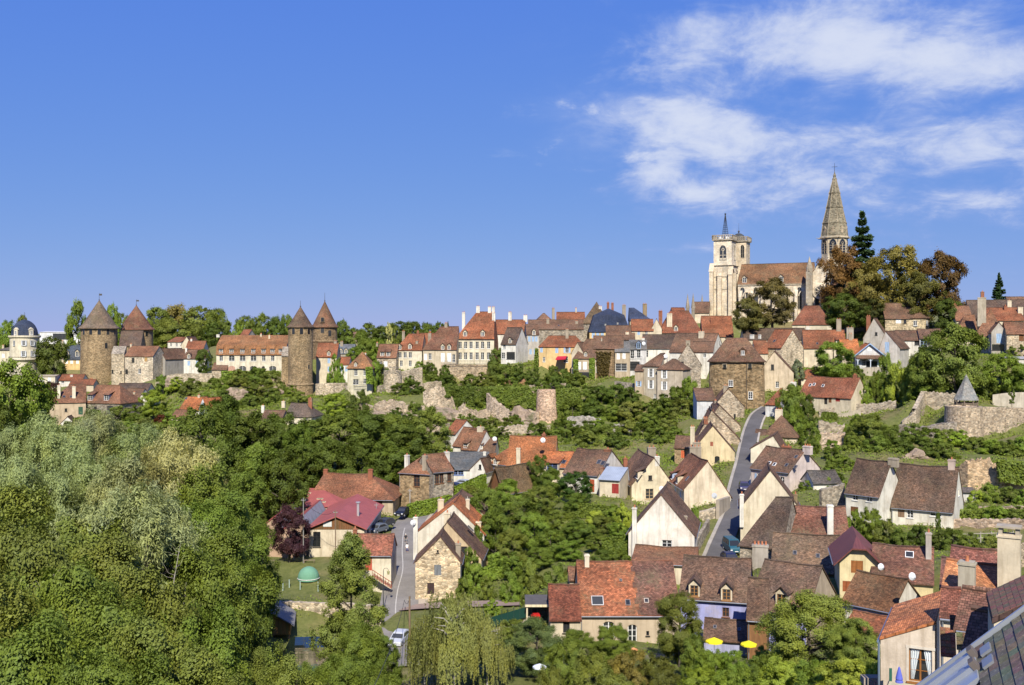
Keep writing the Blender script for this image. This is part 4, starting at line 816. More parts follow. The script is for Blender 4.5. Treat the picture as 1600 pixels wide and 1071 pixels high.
house('small red roofed shed behind the hillside tree', (1252, 590, 284), (1286, -8), 7, yb=602, ry=577, hips=(2, 2), wc=CREAM, rc=T_RED)
house('long low hillside house with two-tone orange and brown roof and pale gable', (1249, 617, 268), (1330, -46), 9, yb=637, ry=589, wc=CREAM, rc=(0.24, 0.085, 0.045), wins=[('f', 1266, 627, .9, 1.8, 'D', BROWN), ('f', 1290, 626, .9, 2.0, 'D', DARK), ('f', 1297, 624, .8, 1.8, 's', BROWN), ('f', 1309, 625, 1.2, .9, 's', REDD)], sky=[(1266, 602, .7, .9, 0, WHT), (1272, 601, .7, .9, 0, WHT), (1286, 603, .7, .9, 0, WHT)], chim=[(1336, 586, .5, .9, .6, BRICK)])
house('red roofed house with white chimney right of the curving road', (1196, 631, 254), (1218, -22), 10, yb=662, ry=606, wc=(0.62, 0.64, 0.66), rc=T_RED, wins=[('l', 1195, 645, .8, 1.5, 's', BLUE)], chim=[(1240, 597, .6, 1.3, .8, WHITE, 1)], hips=(3, None))
house('brown hipped roof house with double stone chimney beside the road', (1193, 679, 235), (1246, -18), 8, yb=705, rh=4.6, hips=(3.9, 3.9), wc=CREAM, rc=T_BROWN, chim=[(1217, 640, .55, 1.7, 1.0, CREAM, 3)], oh=.4)
house('small side wing with low roof left of the brown hipped house', (1180, 681, 234), (1196, -18), 6, yb=700, ry=671, wc=CREAM, rc=T_BROWN)
house('white gable with brick patch and brown roof next to the road', (1173, 700, 208), (1222, -20), 9, yb=725, ry=680, ax='y', ro=0.72, wc=IVORY, rc=T_BROWN, chim=[(1228, 697, .2, 2.2, .9, BRICK)])
house('white house with skylit brown roof and pale gable facing right', (1173, 730, 188), (1233, -50), 9.5, yb=768, ry=700, wc=PINKW, rc=T_BROWN, wins=[('f', 1186, 748, .9, 1.8, 'o', BLUE), ('f', 1200, 750, .9, 1.8, 'o', BLUE), ('f', 1222, 752, .9, 1.5, 'w'), ('r', 1279, 730, 1.0, 1.2, 'w', BROWN)], sky=[(1202, 724, .6, .8, 0, WHT), (1210, 726, .6, .8, 0, WHT), (1229, 727, .6, .8), (1243, 730, .6, .8), (1244, 714, .6, .8)], chim=[(1262, 697, .5, 1.5, .9, PINKW, 3)])
house('low grey tiled shed on the slope right of the skylit house', (1271, 754, 178), (1314, 8), 5, yb=764, ry=735, wc=WHITE, rc=T_GREY, name='shed', cat='shed')
# row of gabled houses on the left of the climbing road
house('white walled lean building at the top of the gabled row', (1089, 625, 262), (1118, -4), 9, yb=655, rh=2.6, ro=0.9, wc=(0.62, 0.64, 0.67), rc=T_BROWN)
house('topmost stone gable of the stepped row below the gate tower', (1115, 634, 254), (1163, -8), 12, yb=668, ry=607, ax='y', ro=0.48, wall='rubble', wc=(0.42, 0.36, 0.27), rc=T_BROWN, chim=[(1134, 603, .15, 1.2, .7, STONEC), (1118, 640, .1, .5, .5, STONEC)], wins=[('f', 1148, 652, .5, 1.5, 'd'), ('r', 1163, 655, .9, 1.8, 'w')])
house('second stone gable from the top of the stepped row', (1101, 664, 240), (1157, -8), 11, yb=690, ry=633, ax='y', ro=0.42, wall='rubble', wc=(0.46, 0.39, 0.29), rc=T_BROWN, chim=[(1108, 641, .05, 1.2, .8, STONEC, 2), (1112, 648, .3, 1.5, .8, STONEC)])
house('third stone gable with steep brown roof in the stepped row', (1088, 685, 227), (1156, -8), 11, yb=715, ry=641, ax='y', ro=0.36, wall='rubble', wc=(0.48, 0.40, 0.29), rc=T_BROWN, chim=[(1102, 653, .1, 1.2, .7, STONEC), (1103, 662, .02, .9, .6, BRICK)])
house('cream gable house with arched window and small red shutter in the stepped row', (1089, 695, 212), (1148, -8), 10, yb=738, ry=665, ax='y', ro=0.42, dz=(0, -1.2), wc=(0.70, 0.58, 0.36), rc=T_BROWN, wins=[('f', 1112, 694, .6, .9, 's', (0.3, 0.1, 0.06)), ('f', 1120.5, 718, 1.0, 1.3, 'd', None, True), ('r', 1150, 712, .9, 1.8, 'w')], chim=[(1082, 667, .15, .9, .8, CREAM, 2), (1089, 700, .0, 1.6, .9, STONEC, 2)])
house('stone side house with red shutter left of the cream gabled row house', (1054, 699, 220), (1090, -14), 9, yb=725, ry=681, wall='rubble', wc=S_WARM, rc=T_BROWN, wins=[('f', 1067, 710, .8, 1.6, 's', (0.5, 0.12, 0.05))])
house('large blank cream gable with satellite dish and mossy orange roof', (1069, 763, 180), (1142, 4), 13, yb=803, ry=720, ax='y', ro=0.5, dz=(0, -1.4), wc=(0.72, 0.62, 0.47), rc=(0.23, 0.10, 0.055), wins=[('l', 1055, 768, .9, 1.9, 's', BLUE), ('l', 1063, 778, .9, 2.4, 's', BLUE)], dorm=[(1062, 750, 1.1, 1.1, 'shed', CREAM, WHT, None, 'w', 0), (1053, 744, .9, .9, 'shed', (0.45, 0.55, 0.75), WHT, None, 'w', 0)], sky=[(1074, 748, .8, 1.0)], chim=[(1086, 698, .95, 2.2, .8, STONEC, 3)])
house('ivory gable house with small dark window and whitish side wall', (987, 757, 190), (1047, 5), 14, yb=800, ry=715, ax='y', ro=0.58, dz=(0, 0.8), wc=(0.72, 0.64, 0.46), rc=T_BROWN, wins=[('f', 1016, 747, .7, .9, 'd'), ('f', 1015, 772, 1.5, 1.9, 'w', (0.5, 0.36, 0.2)), ('l', 972, 748, .8, 2.4, 'w'), ('l', 977, 752, .8, 2.4, 'w'), ('l', 981, 756, .8, 2.2, 'w'), ('l', 974, 775, .8, 1.6, 'w'), ('l', 982, 783, 1.0, 2.2, 'w')], dorm=[(999, 742, 1.6, 1.1, 'shed', CREAM, WHT, None, 'w', 0)], chim=[(1026.5, 713, .02, .9, .6, WHITE, 1), (1018, 699, .7, 1.6, 1.0, STONEC, 2), (977, 716, .9, .8, .6, BRICK, 1)])
house('white gable house with tall slim white chimney and brown lean-to', (982, 831, 146), (1085, -13), 12, yb=872, ry=772, ax='y', wc=(0.78, 0.74, 0.66), rc=T_BROWN, wins=[('f', 1042, 852, 1.4, 1.4, 'w')], chim=[(991.5, 793, -.03, .6, .6, WHITE, 1, 'plaster', 4.0), (1070, 806, .3, .7, .5, STONEC, 0)])
house('brown tiled lean-to roof against the white gable house', (987, 878, 139), (1087, -13), 6, h=2.6, rh=1.2, ro=0.95, wc=CREAM, rc=T_RUST, name='lean_to', cat='outbuilding')
# mid valley houses
house('house with long mossy brown and orange roof and cream gable', (880, 738, 196), (934, -31), 12, yb=770, ry=702, wc=WHITE, rc=T_BROWN, wins=[('f', 925, 762, 1.0, 2.4, 's', (0.4, 0.09, 0.04)), ('f', 931, 766, 1.0, 2.4, 's', (0.4, 0.09, 0.04)), ('f', 919, 756, .9, 2.2, 's', BLUED)], sky=[(936, 722, .8, 1.2), (942, 724, .8, 1.2), (948, 728, .8, 1.2), (881, 722, .8, 1.0)], chim=[(950, 702, .5, 1.3, .8, BRICK, 1), (941, 735, .1, .7, .6, BRICK, 0)])
house('orange roofed wing with blue dormer between the hip house and the mossy roof', (845, 728, 205), (885, -20), 10, yb=752, ry=705, wc=CREAM, rc=T_ORANGE, dorm=[(866, 728, 2.2, 1.2, 'shed', CREAM, BLUED)], wins=[('f', 866, 738, 1.2, 1.4, 'w', BLUED)])
house('cream conservatory wing with red window at the end of the mossy roof house', (936, 748, 188), (968, -22), 6, yb=776, rh=1.6, ro=.9, wc=CREAM, roof='metal_sheet', rc=(0.30, 0.34, 0.40), wins=[('f', 964, 764, 1.3, 1.8, 's', REDD), ('f', 948, 768, 2.4, 2.6, 'w', (0.2, 0.25, 0.4))])
house('large orange hipped roof house with blue shutters at valley centre', (760, 722, 216), (792, -40), 14, yb=756, ry=681, hips=(5.0, None), wc=(0.66, 0.58, 0.38), rc=(0.34, 0.125, 0.05), wins=[('f', 767, 737, .9, 2.0, 'o', BLUED), ('f', 776, 741, .9, 2.0, 'o', BLUED)], dorm=[(768, 718, .8, .9), (777, 722, .8, .9)], chim=[(810, 699, .05, .9, .9, CREAM, 1)])
house('yellow gable part of the orange hipped house with white chimney', (792, 731, 208), (866, -8), 10, yb=760, ry=681, wc=(0.70, 0.58, 0.30), rc=(0.34, 0.125, 0.05), chim=[(850, 678, .6, .8, .6, BRICK, 1), (810, 700, .05, .8, .6, CREAM, 1)])
house('dark timber barn with mossy brown roof in the valley', (768, 754, 192), (785, -42), 9, yb=776, rh=3.0, ax='y', wall='wood', wc=(0.14, 0.065, 0.03), rc=(0.17, 0.105, 0.055), name='barn', cat='barn', oh=0.9, vo=0.6)
house('stone house with red hipped roof and two white chimneys by the road bend', (624, 737, 204), (676, -24), 9, yb=763, rh=3.2, hips=(3.2, None), wall='rubble', wc=S_WARM, rc=T_RUST, wins=[('f', 651, 753, 1.4, 2.4, 'w', BROWN)], chim=[(636, 711, .3, .8, .7, WHITE, 1), (664, 712, .1, .9, .7, STONEC, 1)])
house('right wing of the stone road-bend house with row of brown windows', (676, 737, 200), (708, 32), 8, yb=762, ry=709, wall='rubble', wc=S_GREY, rc=T_RUST, wins=row('f', [683, 690, 696, 702], [749, 748, 746.5, 745], .9, 1.9, 'w', BROWN)+row('f', [688, 700], [739, 737], .7, .5, 'd'), chim=[(698, 706, .9, 1.0, .8, WHITE, 1)])
house('house with wide grey slate roof and blue windows behind the road bend', (703, 733, 226), (764, 2), 11, yb=756, ry=706, wc=WHITE, roof='slate_tile', rc=(0.095, 0.095, 0.095), wins=row('f', [711, 720, 728], 737, 1.2, 1.6, 'w', BLUED), chim=[(757, 706, .4, .6, .5, WHITE, 0)])
house('small cream gable beside the hedge at the road end', (734, 733, 212), (758, -22), 8, yb=752, ry=716, ax='y', ro=.7, wc=WHITE, rc=T_BROWN, wins=[('f', 750, 730, .6, 1.0, 'd')])
house('white gabled cottage with red roof highest of the stepped valley cottages', (696, 676, 248), (712, -38), 8, yb=700, ry=656, wc=WHITE, rc=T_RED, wins=[('r', 714, 670, 1.2, 2, 'w')], chim=[(688, 654, .5, .9, .6, CREAM, 0)])
house('white cottage with brown red roof second of the stepped valley cottages', (708, 695, 240), (731, -36), 8, yb=712, ry=668, wc=WHITE, rc=T_RUST)
house('cottage with small dormer third of the stepped valley cottages', (721, 700, 238), (746, -34), 7, yb=716, ry=672, wc=WHITE, rc=T_RUST, dorm=[(729, 696, .9, .9, 'shed')], chim=[(751, 667, .5, 1.6, .7, CREAM, 1)])
house('low brown roof cottage lowest of the stepped valley cottages', (740, 706, 236), (773, -6), 8, yb=718, ry=684, wc=CREAM, rc=T_BROWN, dorm=[(751, 698, .9, .8, 'shed')])
house('cream house with grey brown roof among the trees below the slender tower', (446, 650, 268), (487, -8), 9, yb=664, ry=630, wc=IVORY, rc=(0.13, 0.095, 0.07), wins=[('f', 478, 656, 1.0, 1.4, 'w')], chim=[(443, 627, .6, .9, .6, CREAM, 1), (485, 622, .5, 1.0, .7, BRICK, 1)], hips=(None, 3))
house('lower left wing of the cream house among the trees', (408, 654, 266), (440, -4), 7, yb=664, ry=641, wc=CREAM, rc=T_BROWN, chim=[(411, 634, .5, .8, .6, WHITE, 1)])
house('small red roof glimpsed behind the convent building', (375, 524, 400), (387, -8), 8, yb=545, ry=515, wc=CREAM, rc=T_RED)
house('pale house roof glimpsed among skyline trees right of the towers', (548, 526, 460), (562, 0), 9, yb=540, ry=518, wc=CREAM, rc=(0.3, 0.16, 0.12))
# long barn and red workshop
house('long tile-roofed barn with brown garage doors by the road', (483, 777, 198), (614, -4), 12, yb=800, ry=739, hips=(1.5, 6.0), wc=BEIGE, rc=(0.25, 0.105, 0.055), name='barn', cat='barn', wins=[('f', 587, 790, 2.6, 3.0, 'D', (0.13, 0.07, 0.03)), ('f', 604, 790, 2.6, 3.0, 'D', (0.13, 0.07, 0.03)), ('r', 626, 783, .8, 1.0, 'd')], chim=[(509, 733, .5, .9, .6, BRICK, 0), (579, 733, .4, .9, .6, BRICK, 0)], oh=.5)
# front stone gables by the left road
house('rearmost brown roofed gable house of the four by the left road', (676, 806, 176), (764, -4), 8, yb=850, ry=776, ax='y', ro=.42, wc=CREAM, rc=T_BROWN)
house('white gable house with orange roof and slim white chimneys by the left road', (650, 832, 164), (756, -4), 9, yb=895, ry=786, ax='y', ro=.55, wc=(0.70, 0.66, 0.56), rc=T_ORANGE, chim=[(649.5, 808, -.02, .7, .5, WHITE, 1, 'plaster', 4), (689, 780, .9, 1.0, .7, CREAM, 1), (731, 780, .6, .6, .5, CREAM, 0), (747.5, 826, .2, .9, .7, CREAM, 1)], sky=[(735, 826, .8, 1.2, 1)])
house('cream gable house with dark square window behind the front stone gable', (657, 870, 154), (752, -4), 8, yb=900, ry=815, ax='y', ro=.44, wc=(0.60, 0.47, 0.30), rc=T_BROWN, wins=[('f', 725, 861, .9, 1.3, 'd')], chim=[(699, 801, .8, 1.0, .7, CREAM, 1)])
house('front rough stone gable house with grey shuttered window and old door', (649, 877, 146), (719, 0), 6, yb=932, ry=838, ax='y', ro=.56, wall='rubble', wc=(0.58, 0.48, 0.33), rc=T_BROWN, wins=[('f', 684, 891, 1.0, 1.5, 's', (0.16, 0.17, 0.18)), ('f', 684, 862, .28, .4, 'd'), ('f', 673, 920, 1.0, 1.6, 'D', (0.05, 0.03, 0.03))], chim=[(716, 849, .4, .7, .7, STONEC, 1, 'plaster', 3)])
house('small house with mottled red tile roof and cream wall beside the left road', (553, 866, 150), (611, 0), 7, yb=912, ry=834, wc=IVORY, rc=(0.27, 0.10, 0.06), roof='tile_old', chim=[(555, 826, .4, .6, .5, BRICK, 1)], wins=[('f', 576, 880, 1.0, 2.2, 's', (0.4, 0.08, 0.05))])
# ------------------------------------------------------------------ foreground row
FRONT = house('pale stone house with red roof and dark mossy right third in the front row', (907, 958, 110), (1062, 0), 11, yb=1008, ry=876, wc=(0.56, 0.46, 0.34), rc=(0.30, 0.105, 0.05), roof='tile_old', wins=[('f', 951, 983, 1.2, 1.6, 'w', None, True), ('f', 988, 990, .95, 1.9, 'G', WHT, True), ('f', 1012, 990, .3, .5, 'd')], sky=[(933.5, 939, 1.3, 1.2, 0, (0.5, 0.5, 0.5)), (981, 942, .55, .75), (1010, 939, .5, .6, 0, (0.4, 0.35, 0.3)), (970, 907, .3, .3)], chim=[(917, 866, .46, .5, .5, IVORY, 0)])
house('small low annex with plain red roof left of the front red-roofed house', (860, 965, 108), (907, 0), 7, yb=1000, ry=913, wc=(0.58, 0.51, 0.38), rc=(0.21, 0.068, 0.038), wins=[('f', 885, 979, .7, 1.4, 'd')])
house('tiny tiled lean-to behind the front red-roofed house', (890, 904, 122), (906, 0), 4, yb=915, ry=886, wc=(0.5, 0.42, 0.3), rc=T_RUST, name='lean_to', cat='outbuilding')
BH = house('blue-walled house with long brown roof and timber-framed dormers', (1062, 932, 111), (1170, -15), 11, h=4.6, ry=870, wc=(0.38, 0.40, 0.70), rc=(0.15, 0.088, 0.058), wins=[('f', 1134, 957, .7, 1.0, 'w', BROWN), ('f', 1124, 957, .55, 1.0, 's', (0.62, 0.36, 0.27))], dorm=[(1086, 919, .85, 1.15, 'gable', CREAM, (0.30, 0.15, 0.05)), (1136, 925, .85, 1.15, 'gable', CREAM, (0.30, 0.15, 0.05))], chim=[(1188, 851, .52, 1.7, 1.0, (0.42, 0.38, 0.32), 4)])
RB = house('right half of the blue house with one dormer and rough stone gable', (1170, 947, 107), (1260, -33), 10.5, h=4.6, ry=879, wc=(0.50, 0.41, 0.29), rc=(0.15, 0.088, 0.058), dorm=[(1225, 934, .9, 1.15, 'gable', CREAM, (0.30, 0.15, 0.05))])
q = MB(); q.box(-RB.L/2+.01, -.05, -1, RB.L/2-.02, -.004, RB.h-.25); q.build('blue_facade', 'plaster', RB.e, (0.36, 0.38, 0.66)); put_window(RB.e, (1.2, -.06, .3), 0, .9, 2.0, 'w', BLUE)
house('brown lean-to roof with two tiny skylights in front of the blue wall', (1100, 996, 105), (1167, -14), 3, h=2.0, rh=1.25, ro=.95, wc=(0.40, 0.42, 0.62), rc=(0.15, 0.085, 0.055), sky=[(1117, 980, .35, .5), (1155, 984, .35, .5)], name='lean_to', cat='outbuilding')
house('honey-coloured timber board extension of the blue house', (1168, 963, 101), (1198, -16), 3, h=4.4, rh=3.2, ro=.95, wall='wood', wc=(0.21, 0.105, 0.045), rc=(0.15, 0.088, 0.058), name='timber_extension', cat='outbuilding')
house('small white house with brown roof, blue shutter and slate-edged gable', (1317, 937, 100), (1395, -46), 6, yb=1000, ry=898, wc=(0.76, 0.72, 0.62), rc=(0.15, 0.072, 0.035), wins=[('f', 1339, 953, .75, 1.0, 's', BLUE)])
house('red lean-to roof below the small white house', (1318, 984, 96), (1390, -38), 3, h=2.6, rh=1.2, ro=.95, wc=CREAM, rc=T_RED, name='lean_to', cat='outbuilding')
house('pale yellow house with burgundy half-hipped roof and brown roller shutters', (1312, 872, 116), (1372, -14), 9, yb=930, ry=846, ax='y', hips=((3.2, 1.4), None), wc=(0.70, 0.60, 0.36), roof='metal_sheet', rc=T_BURG, oh=.7, vo=.7, wins=[('f', 1339, 886, 1.3, 1.4, 's', (0.26, 0.10, 0.03)), ('f', 1323, 917, .9, 1.2, 's', (0.26, 0.08, 0.03))])
house('brown tiled roof wing with white skylight right of the burgundy roof', (1362, 902, 114), (1458, -22), 8, yb=930, ry=852, wc=(0.70, 0.58, 0.32), rc=(0.15, 0.068, 0.045), roof='tile_old', sky=[(1421, 867, .9, .9, 0, WHT)], chim=[(1451, 832, .35, .6, .5, (0.5, 0.46, 0.42), 1)])
house('old house with mossy mottled brown roof behind the blue house', (1206, 888, 128), (1312, -17), 11, yb=905, ry=834, wall='rubble', wc=S_WARM, rc=(0.16, 0.10, 0.062), roof='tile_old', sky=[(1242, 864, .5, .7), (1278, 869, .5, .7)])
house('old house with mottled rusty roof and tall slim white chimney', (1215, 845, 140), (1328, -10), 10, yb=862, ry=790, wall='rubble', wc=S_WARM, rc=(0.20, 0.085, 0.055), roof='tile_old', chim=[(1297, 789, .12, .8, .7, WHITE, 0)])
house('dark brown hipped roof house at the roadside behind the blue house', (1156, 848, 140), (1222, -30), 10, yb=868, ry=775, hips=(3.5, None), wall='rubble', wc=S_GREY, rc=T_DARK)
house('big cream gable with brown left slope above the dark hipped roof', (1157, 792, 156), (1251, -12), 9, yb=830, ry=734, ax='y', ro=.5, wc=(0.70, 0.62, 0.46), rc=T_BROWN, chim=[(1159, 772, -.02, .6, .5, WHITE, 1, 'plaster', 3), (1243, 772, .2, .5, .5, S_WARM, 1, 'plaster', 2)], wins=[('l', 1158, 802, .7, 1.2, 'd')])
house('left of the two white twin houses with brown roof and brown shutter', (1321, 767, 162), (1374, -47), 7.5, yb=814, ry=719, wc=(0.74, 0.72, 0.63), rc=(0.125, 0.075, 0.05), wins=[('f', 1336, 778, .9, .8, 'w'), ('f', 1358, 780, .9, .8, 'w'), ('f', 1335, 799, 1.3, 1.4, 's', BROWN)], chim=[(1396, 716, .5, 1.5, .8, STONEC, 0)])
house('right of the two white twin houses with french window and long brown roof', (1393, 789, 160), (1489, -33), 9, yb=826, ry=727, wc=(0.76, 0.73, 0.63), rc=(0.125, 0.075, 0.05), wins=[('f', 1408, 802, 1.0, 1.3, 's', (0.2, 0.13, 0.08)), ('f', 1422, 803, .9, 1.3, 'w'), ('f', 1462, 797, 1.6, 2.0, 'G', WHT), ('r', 1498, 770, .8, 1.0, 'w')], chim=[(1487, 718, .5, 1.0, .7, (0.5, 0.4, 0.34), 1)])
house('tiny white garden shed against the ruined terrace wall', (1505, 768, 172), (1524, 0), 3, yb=784, rh=.5, wc=(0.6, 0.6, 0.58), rc=T_GREY, name='garden_shed', cat='shed')
# right hill cluster
house('big brown hipped roof house with tall pale chimney in the right hill cluster', (1520, 531, 288), (1574, -22), 12, yb=560, ry=480, hips=(5, 4), wc=CREAM, rc=T_RUST, chim=[(1534, 465, .3, 2.2, 1.0, (0.5, 0.44, 0.34), 1)], wins=[('f', 1527, 538, .9, 1.4, 'w')])
house('grey gabled house with shuttered door right of the big brown hipped roof', (1549, 518, 276), (1573, -20), 9, yb=555, ry=503, ax='y', wc=(0.46, 0.43, 0.38), rc=T_RUST, wins=[('f', 1561, 529, 1.3, 2.6, 's', BLUE), ('f', 1557, 543, 3, 1.6, 'd')])
house('stone fronted house with brown roof at the right edge of the hill', (1573, 521, 272), (1612, -16), 9, yb=555, ry=503, wall='rubble', wc=(0.46, 0.39, 0.28), rc=T_RUST, wins=[('f', 1596, 528, 1.2, 1.8, 'D', BROWN)])
house('dark brown long roof on the right skyline', (1516, 497, 318), (1620, -14), 12, yb=525, ry=469, wc=CREAM, rc=T_DARK, chim=[(1535, 456, .5, 1.0, .7, BRICK, 1), (1577, 470, .2, 1.2, .8, CREAM, 1)])
house('red roofed house with small chimneys behind the big brown hipped roof', (1540, 500, 305), (1600, -10), 10, yb=525, ry=481, wc=CREAM, rc=T_RED, chim=[(1571, 478, .4, .9, .6, BRICK, 1), (1594, 480, .3, 1.4, .8, CREAM, 0)])
house('small brown roofs left of the right hill cluster', (1494, 500, 312), (1520, -8), 9, yb=525, ry=478, wc=CREAM, rc=T_RUST, chim=[(1492, 482, .5, .9, .6, BRICK, 1)])
house('low red roofed house between the broad hillside tree and the hill cluster', (1490, 525, 296), (1528, -12), 9, yb=548, ry=492, wc=CREAM, rc=T_RUST, hips=(4, None))
house('roof with pale chimney at the far right skyline edge', (1580, 486, 335), (1625, -8), 10, yb=505, ry=464, wc=CREAM, rc=T_BROWN)
house('flat white modern bungalow behind the trees above the bastion', (1572, 560, 262), (1612, -14), 8, yb=570, rh=.4, wc=(0.6, 0.58, 0.52), rc=(0.3, 0.3, 0.3), roof='paint')

# darker mossy patch of old tiles laid over the right third of the front red roof
FH = FRONT; x0 = FH.hit_roof(992, 918)[0]; ay_ = FH.planes[0][1]; q = MB(); sl_ = math.sqrt(1+ay_*ay_)
for k in range(10):
    ya, yb_ = -.28+(FH.W/2+.2)*k/10, -.28+(FH.W/2+.2)*(k+1)/10; xa = x0+.25*math.sin(k*2.1); za, zb_ = FH.h+ay_*ya+.03, FH.h+ay_*yb_+.03
    q.poly([(xa, ya, za), (FH.L/2+.1, ya, za), (FH.L/2+.1, yb_, zb_), (xa, yb_, zb_)], [(xa, ya*sl_), (FH.L/2, ya*sl_), (FH.L/2, yb_*sl_), (xa, yb_*sl_)])
o = q.build('old_roof_section', 'tile_old', FH.e, (0.15, 0.072, 0.05)); o['label'] = 'dark mossy old tile section at the right'
# ------------------------------------------------------------------ collegiate church
CH = (0.62, 0.56, 0.45); CHD = (0.40, 0.36, 0.29)
def absorb(H, into):
    X = into.M.inverted() @ H.M
    for c in list(H.e.children):
        m = c.matrix_basis.copy(); c.parent = into.e; c.matrix_basis = X @ m
    bpy.data.objects.remove(H.e)
def local_of(H, px, py, D): return H.M.inverted() @ P(px, py, D)
def church():
    YAW = -25
    N = house('Gothic collegiate church with twin square towers, long tiled nave and stone spire on the hilltop', (1153, 443, 386), (1268, YAW), 13, yb=500, ry=412, wall='ashlar', wc=CH, rc=(0.20, 0.10, 0.05), roof='tile_old', name='church', cat='church',
              wins=[('f', x, 466, 1.7, 8.0, 'd', (0.2, 0.18, 0.15), 'p') for x in (1160, 1181, 1228, 1249)]+[('f', x+3.5, 468, .7, 5.0, 'd', (0.2, .18, .15), 'p') for x in (1163, 1168)],
              dorm=[(1164, 438, 1.3, 1.8, 'gable', CH), (1221, 437, 1.4, 1.9, 'gable', CH)], oh=.4)
    e = N.e
    # wall arches, cornice and buttresses of the nave
    b = MB(); b.box(-N.L/2, -.35, N.h-.9, N.L/2, .02, N.h-.35); b.build('cornice', 'ashlar', e, CH)
    nb = 6
    for i in range(nb+1):
        x = -N.L/2+1.2+(N.L-2.4)*i/nb
        q = MB(); q.box(x-.5, -1.9, -2, x+.5, 0, N.h*0.62)
        q.poly([(x-.5, -1.9, N.h*.62), (x+.5, -1.9, N.h*.62), (x+.5, 0, N.h*.80), (x-.5, 0, N.h*.80)]); q.poly([(x-.5, -1.9, N.h*.62), (x-.5, 0, N.h*.80), (x-.5, 0, N.h*.62)]); q.poly([(x+.5, -1.9, N.h*.62), (x+.5, 0, N.h*.80), (x+.5, 0, N.h*.62)])
        q.build('buttress', 'ashlar', e, CH)
        if i < nb:
            xm = x+(N.L-2.4)/nb/2; w = (N.L-2.4)/nb-1.2; ap = arch_pts(w, N.h*.78, True, 7); ip = arch_pts(w-.7, N.h*.78-.4, True, 7); a = MB()
            for k in range(1, len(ap)-1 if False else len(ap)):
                p, q2 = ap[k], ap[(k+1) % len(ap)]; r, s = ip[k], ip[(k+1) % len(ip)]
                if k == len(ap)-1: continue
                a.poly([(xm+p[0], -.4, p[1]), (xm+q2[0], -.4, q2[1]), (xm+s[0], -.4, s[1]), (xm+r[0], -.4, r[1])]); a.poly([(xm+p[0], -.4, p[1]), (xm+q2[0], -.4, q2[1]), (xm+q2[0], 0, q2[1]), (xm+p[0], 0, p[1])]); a.poly([(xm+r[0], -.4, r[1]), (xm+s[0], -.4, s[1]), (xm+s[0], 0, s[1]), (xm+r[0], 0, r[1])])
            a.build('wall_arch', 'ashlar', e, CH)
    def ring(w, d, z, hh, x0, y0, par, colr, merlon=True):
        m = MB(); m.box(x0-.5, y0-.5, z-.45, x0+w+.5, y0, z); m.box(x0-.5, y0+d, z-.45, x0+w+.5, y0+d+.5, z); m.box(x0-.5, y0, z-.45, x0, y0+d, z); m.box(x0+w, y0, z-.45, x0+w+.5, y0+d, z)
        for (ax_, ay_, bx_, by_) in ((x0-.4, y0-.4, x0+w+.4, y0-.4), (x0+w+.4, y0-.4, x0+w+.4, y0+d+.4), (x0+w+.4, y0+d+.4, x0-.4, y0+d+.4), (x0-.4, y0+d+.4, x0-.4, y0-.4)):
            n = 9
            for k in range(n+1): px_, py_ = ax_+(bx_-ax_)*k/n, ay_+(by_-ay_)*k/n; m.box(px_-.17, py_-.17, z, px_+.17, py_+.17, z+hh)
            if abs(bx_-ax_) > abs(by_-ay_): m.box(min(ax_, bx_), ay_-.2, z+hh, max(ax_, bx_), ay_+.2, z+hh+.25)
            else: m.box(ax_-.2, min(ay_, by_)+.2, z+hh, ax_+.2, max(ay_, by_)-.2, z+hh+.25)
        return m.build('parapet', 'ashlar', par, colr)
    # front tower
    low = house('x', (1110.5, 415, 391), (1144.5, YAW), 9.5, yb=500, rh=.3, hips=(4, 4), wall='ashlar', wc=CH, rc=CHD, roof='ashlar', oh=.4, vo=.4, wins=[('f', 1122, 490, .6, 1.0, 'd')])
    up = house('x', (1115, 376, 391), (1143, YAW), 7.4, yb=416, rh=.4, hips=(3, 3), wall='ashlar', wc=(0.68, 0.62, 0.50), rc=CHD, roof='ashlar', gnd=False, found=.5, wins=[('f', 1129.5, 395, 2.6, 5.6, 'd', (0.3, .27, .22), 'p'), ('r', 1148, 395, 2.2, 5.6, 'd', (0.3, .27, .22), 'p')])
    # tracery of the belfry windows
    def tracery(H, face, px, py, w, h):
        s, z = H.hit(face, px, py); t = MB(); t.box(-.12, -.02, 0, .12, .14, h*.66).box(-w/2+.02, -.02, h*.30, w/2-.02, .1, h*.35).box(-w/2, -.02, 0, w/2, .1, h*.12)
        for k in (-1, 1): t.lathe([(.28, 0), (.46, 0), (.46, .12), (.28, .12)], 10); break
        rr = 0 if face == 'f' else math.pi/2; pos = Vector((s, .1, z-h/2)) if face == 'f' else Vector((H.L/2-.1, s, z-h/2))
        t2 = MB()
        for k in range(12):
            a0, a1 = k*math.pi/6, (k+1)*math.pi/6; R0, R1 = .36, .58
            t2.poly([(R0*math.cos(a0), 0, h*.72+R0*math.sin(a0)), (R1*math.cos(a0), 0, h*.72+R1*math.sin(a0)), (R1*math.cos(a1), 0, h*.72+R1*math.sin(a1)), (R0*math.cos(a1), 0, h*.72+R0*math.sin(a1))])
        t3 = MB(); t3.box(-.12, -.02, 0, .12, .14, h*.62).box(-w/2+.02, -.02, h*.30, w/2-.02, .1, h*.34).box(-w/2+.02, -.02, 0, w/2-.02, .1, h*.12); t3.v += []; o0 = len(t3.v)
        for f_, u_ in zip(t2.f, t2.uv): t3.poly([t2.v[i] for i in f_], u_)
        t3.build('tracery', 'ashlar', H.e, CH, loc=pos, rz=rr)
    tracery(up, 'f', 1129.5, 395, 2.4, 5.4); tracery(up, 'r', 1148, 395, 2.0, 5.4)
    ring(up.L, up.W, up.h+.35, 1.4, -up.L/2, 0, up.e, CHD)
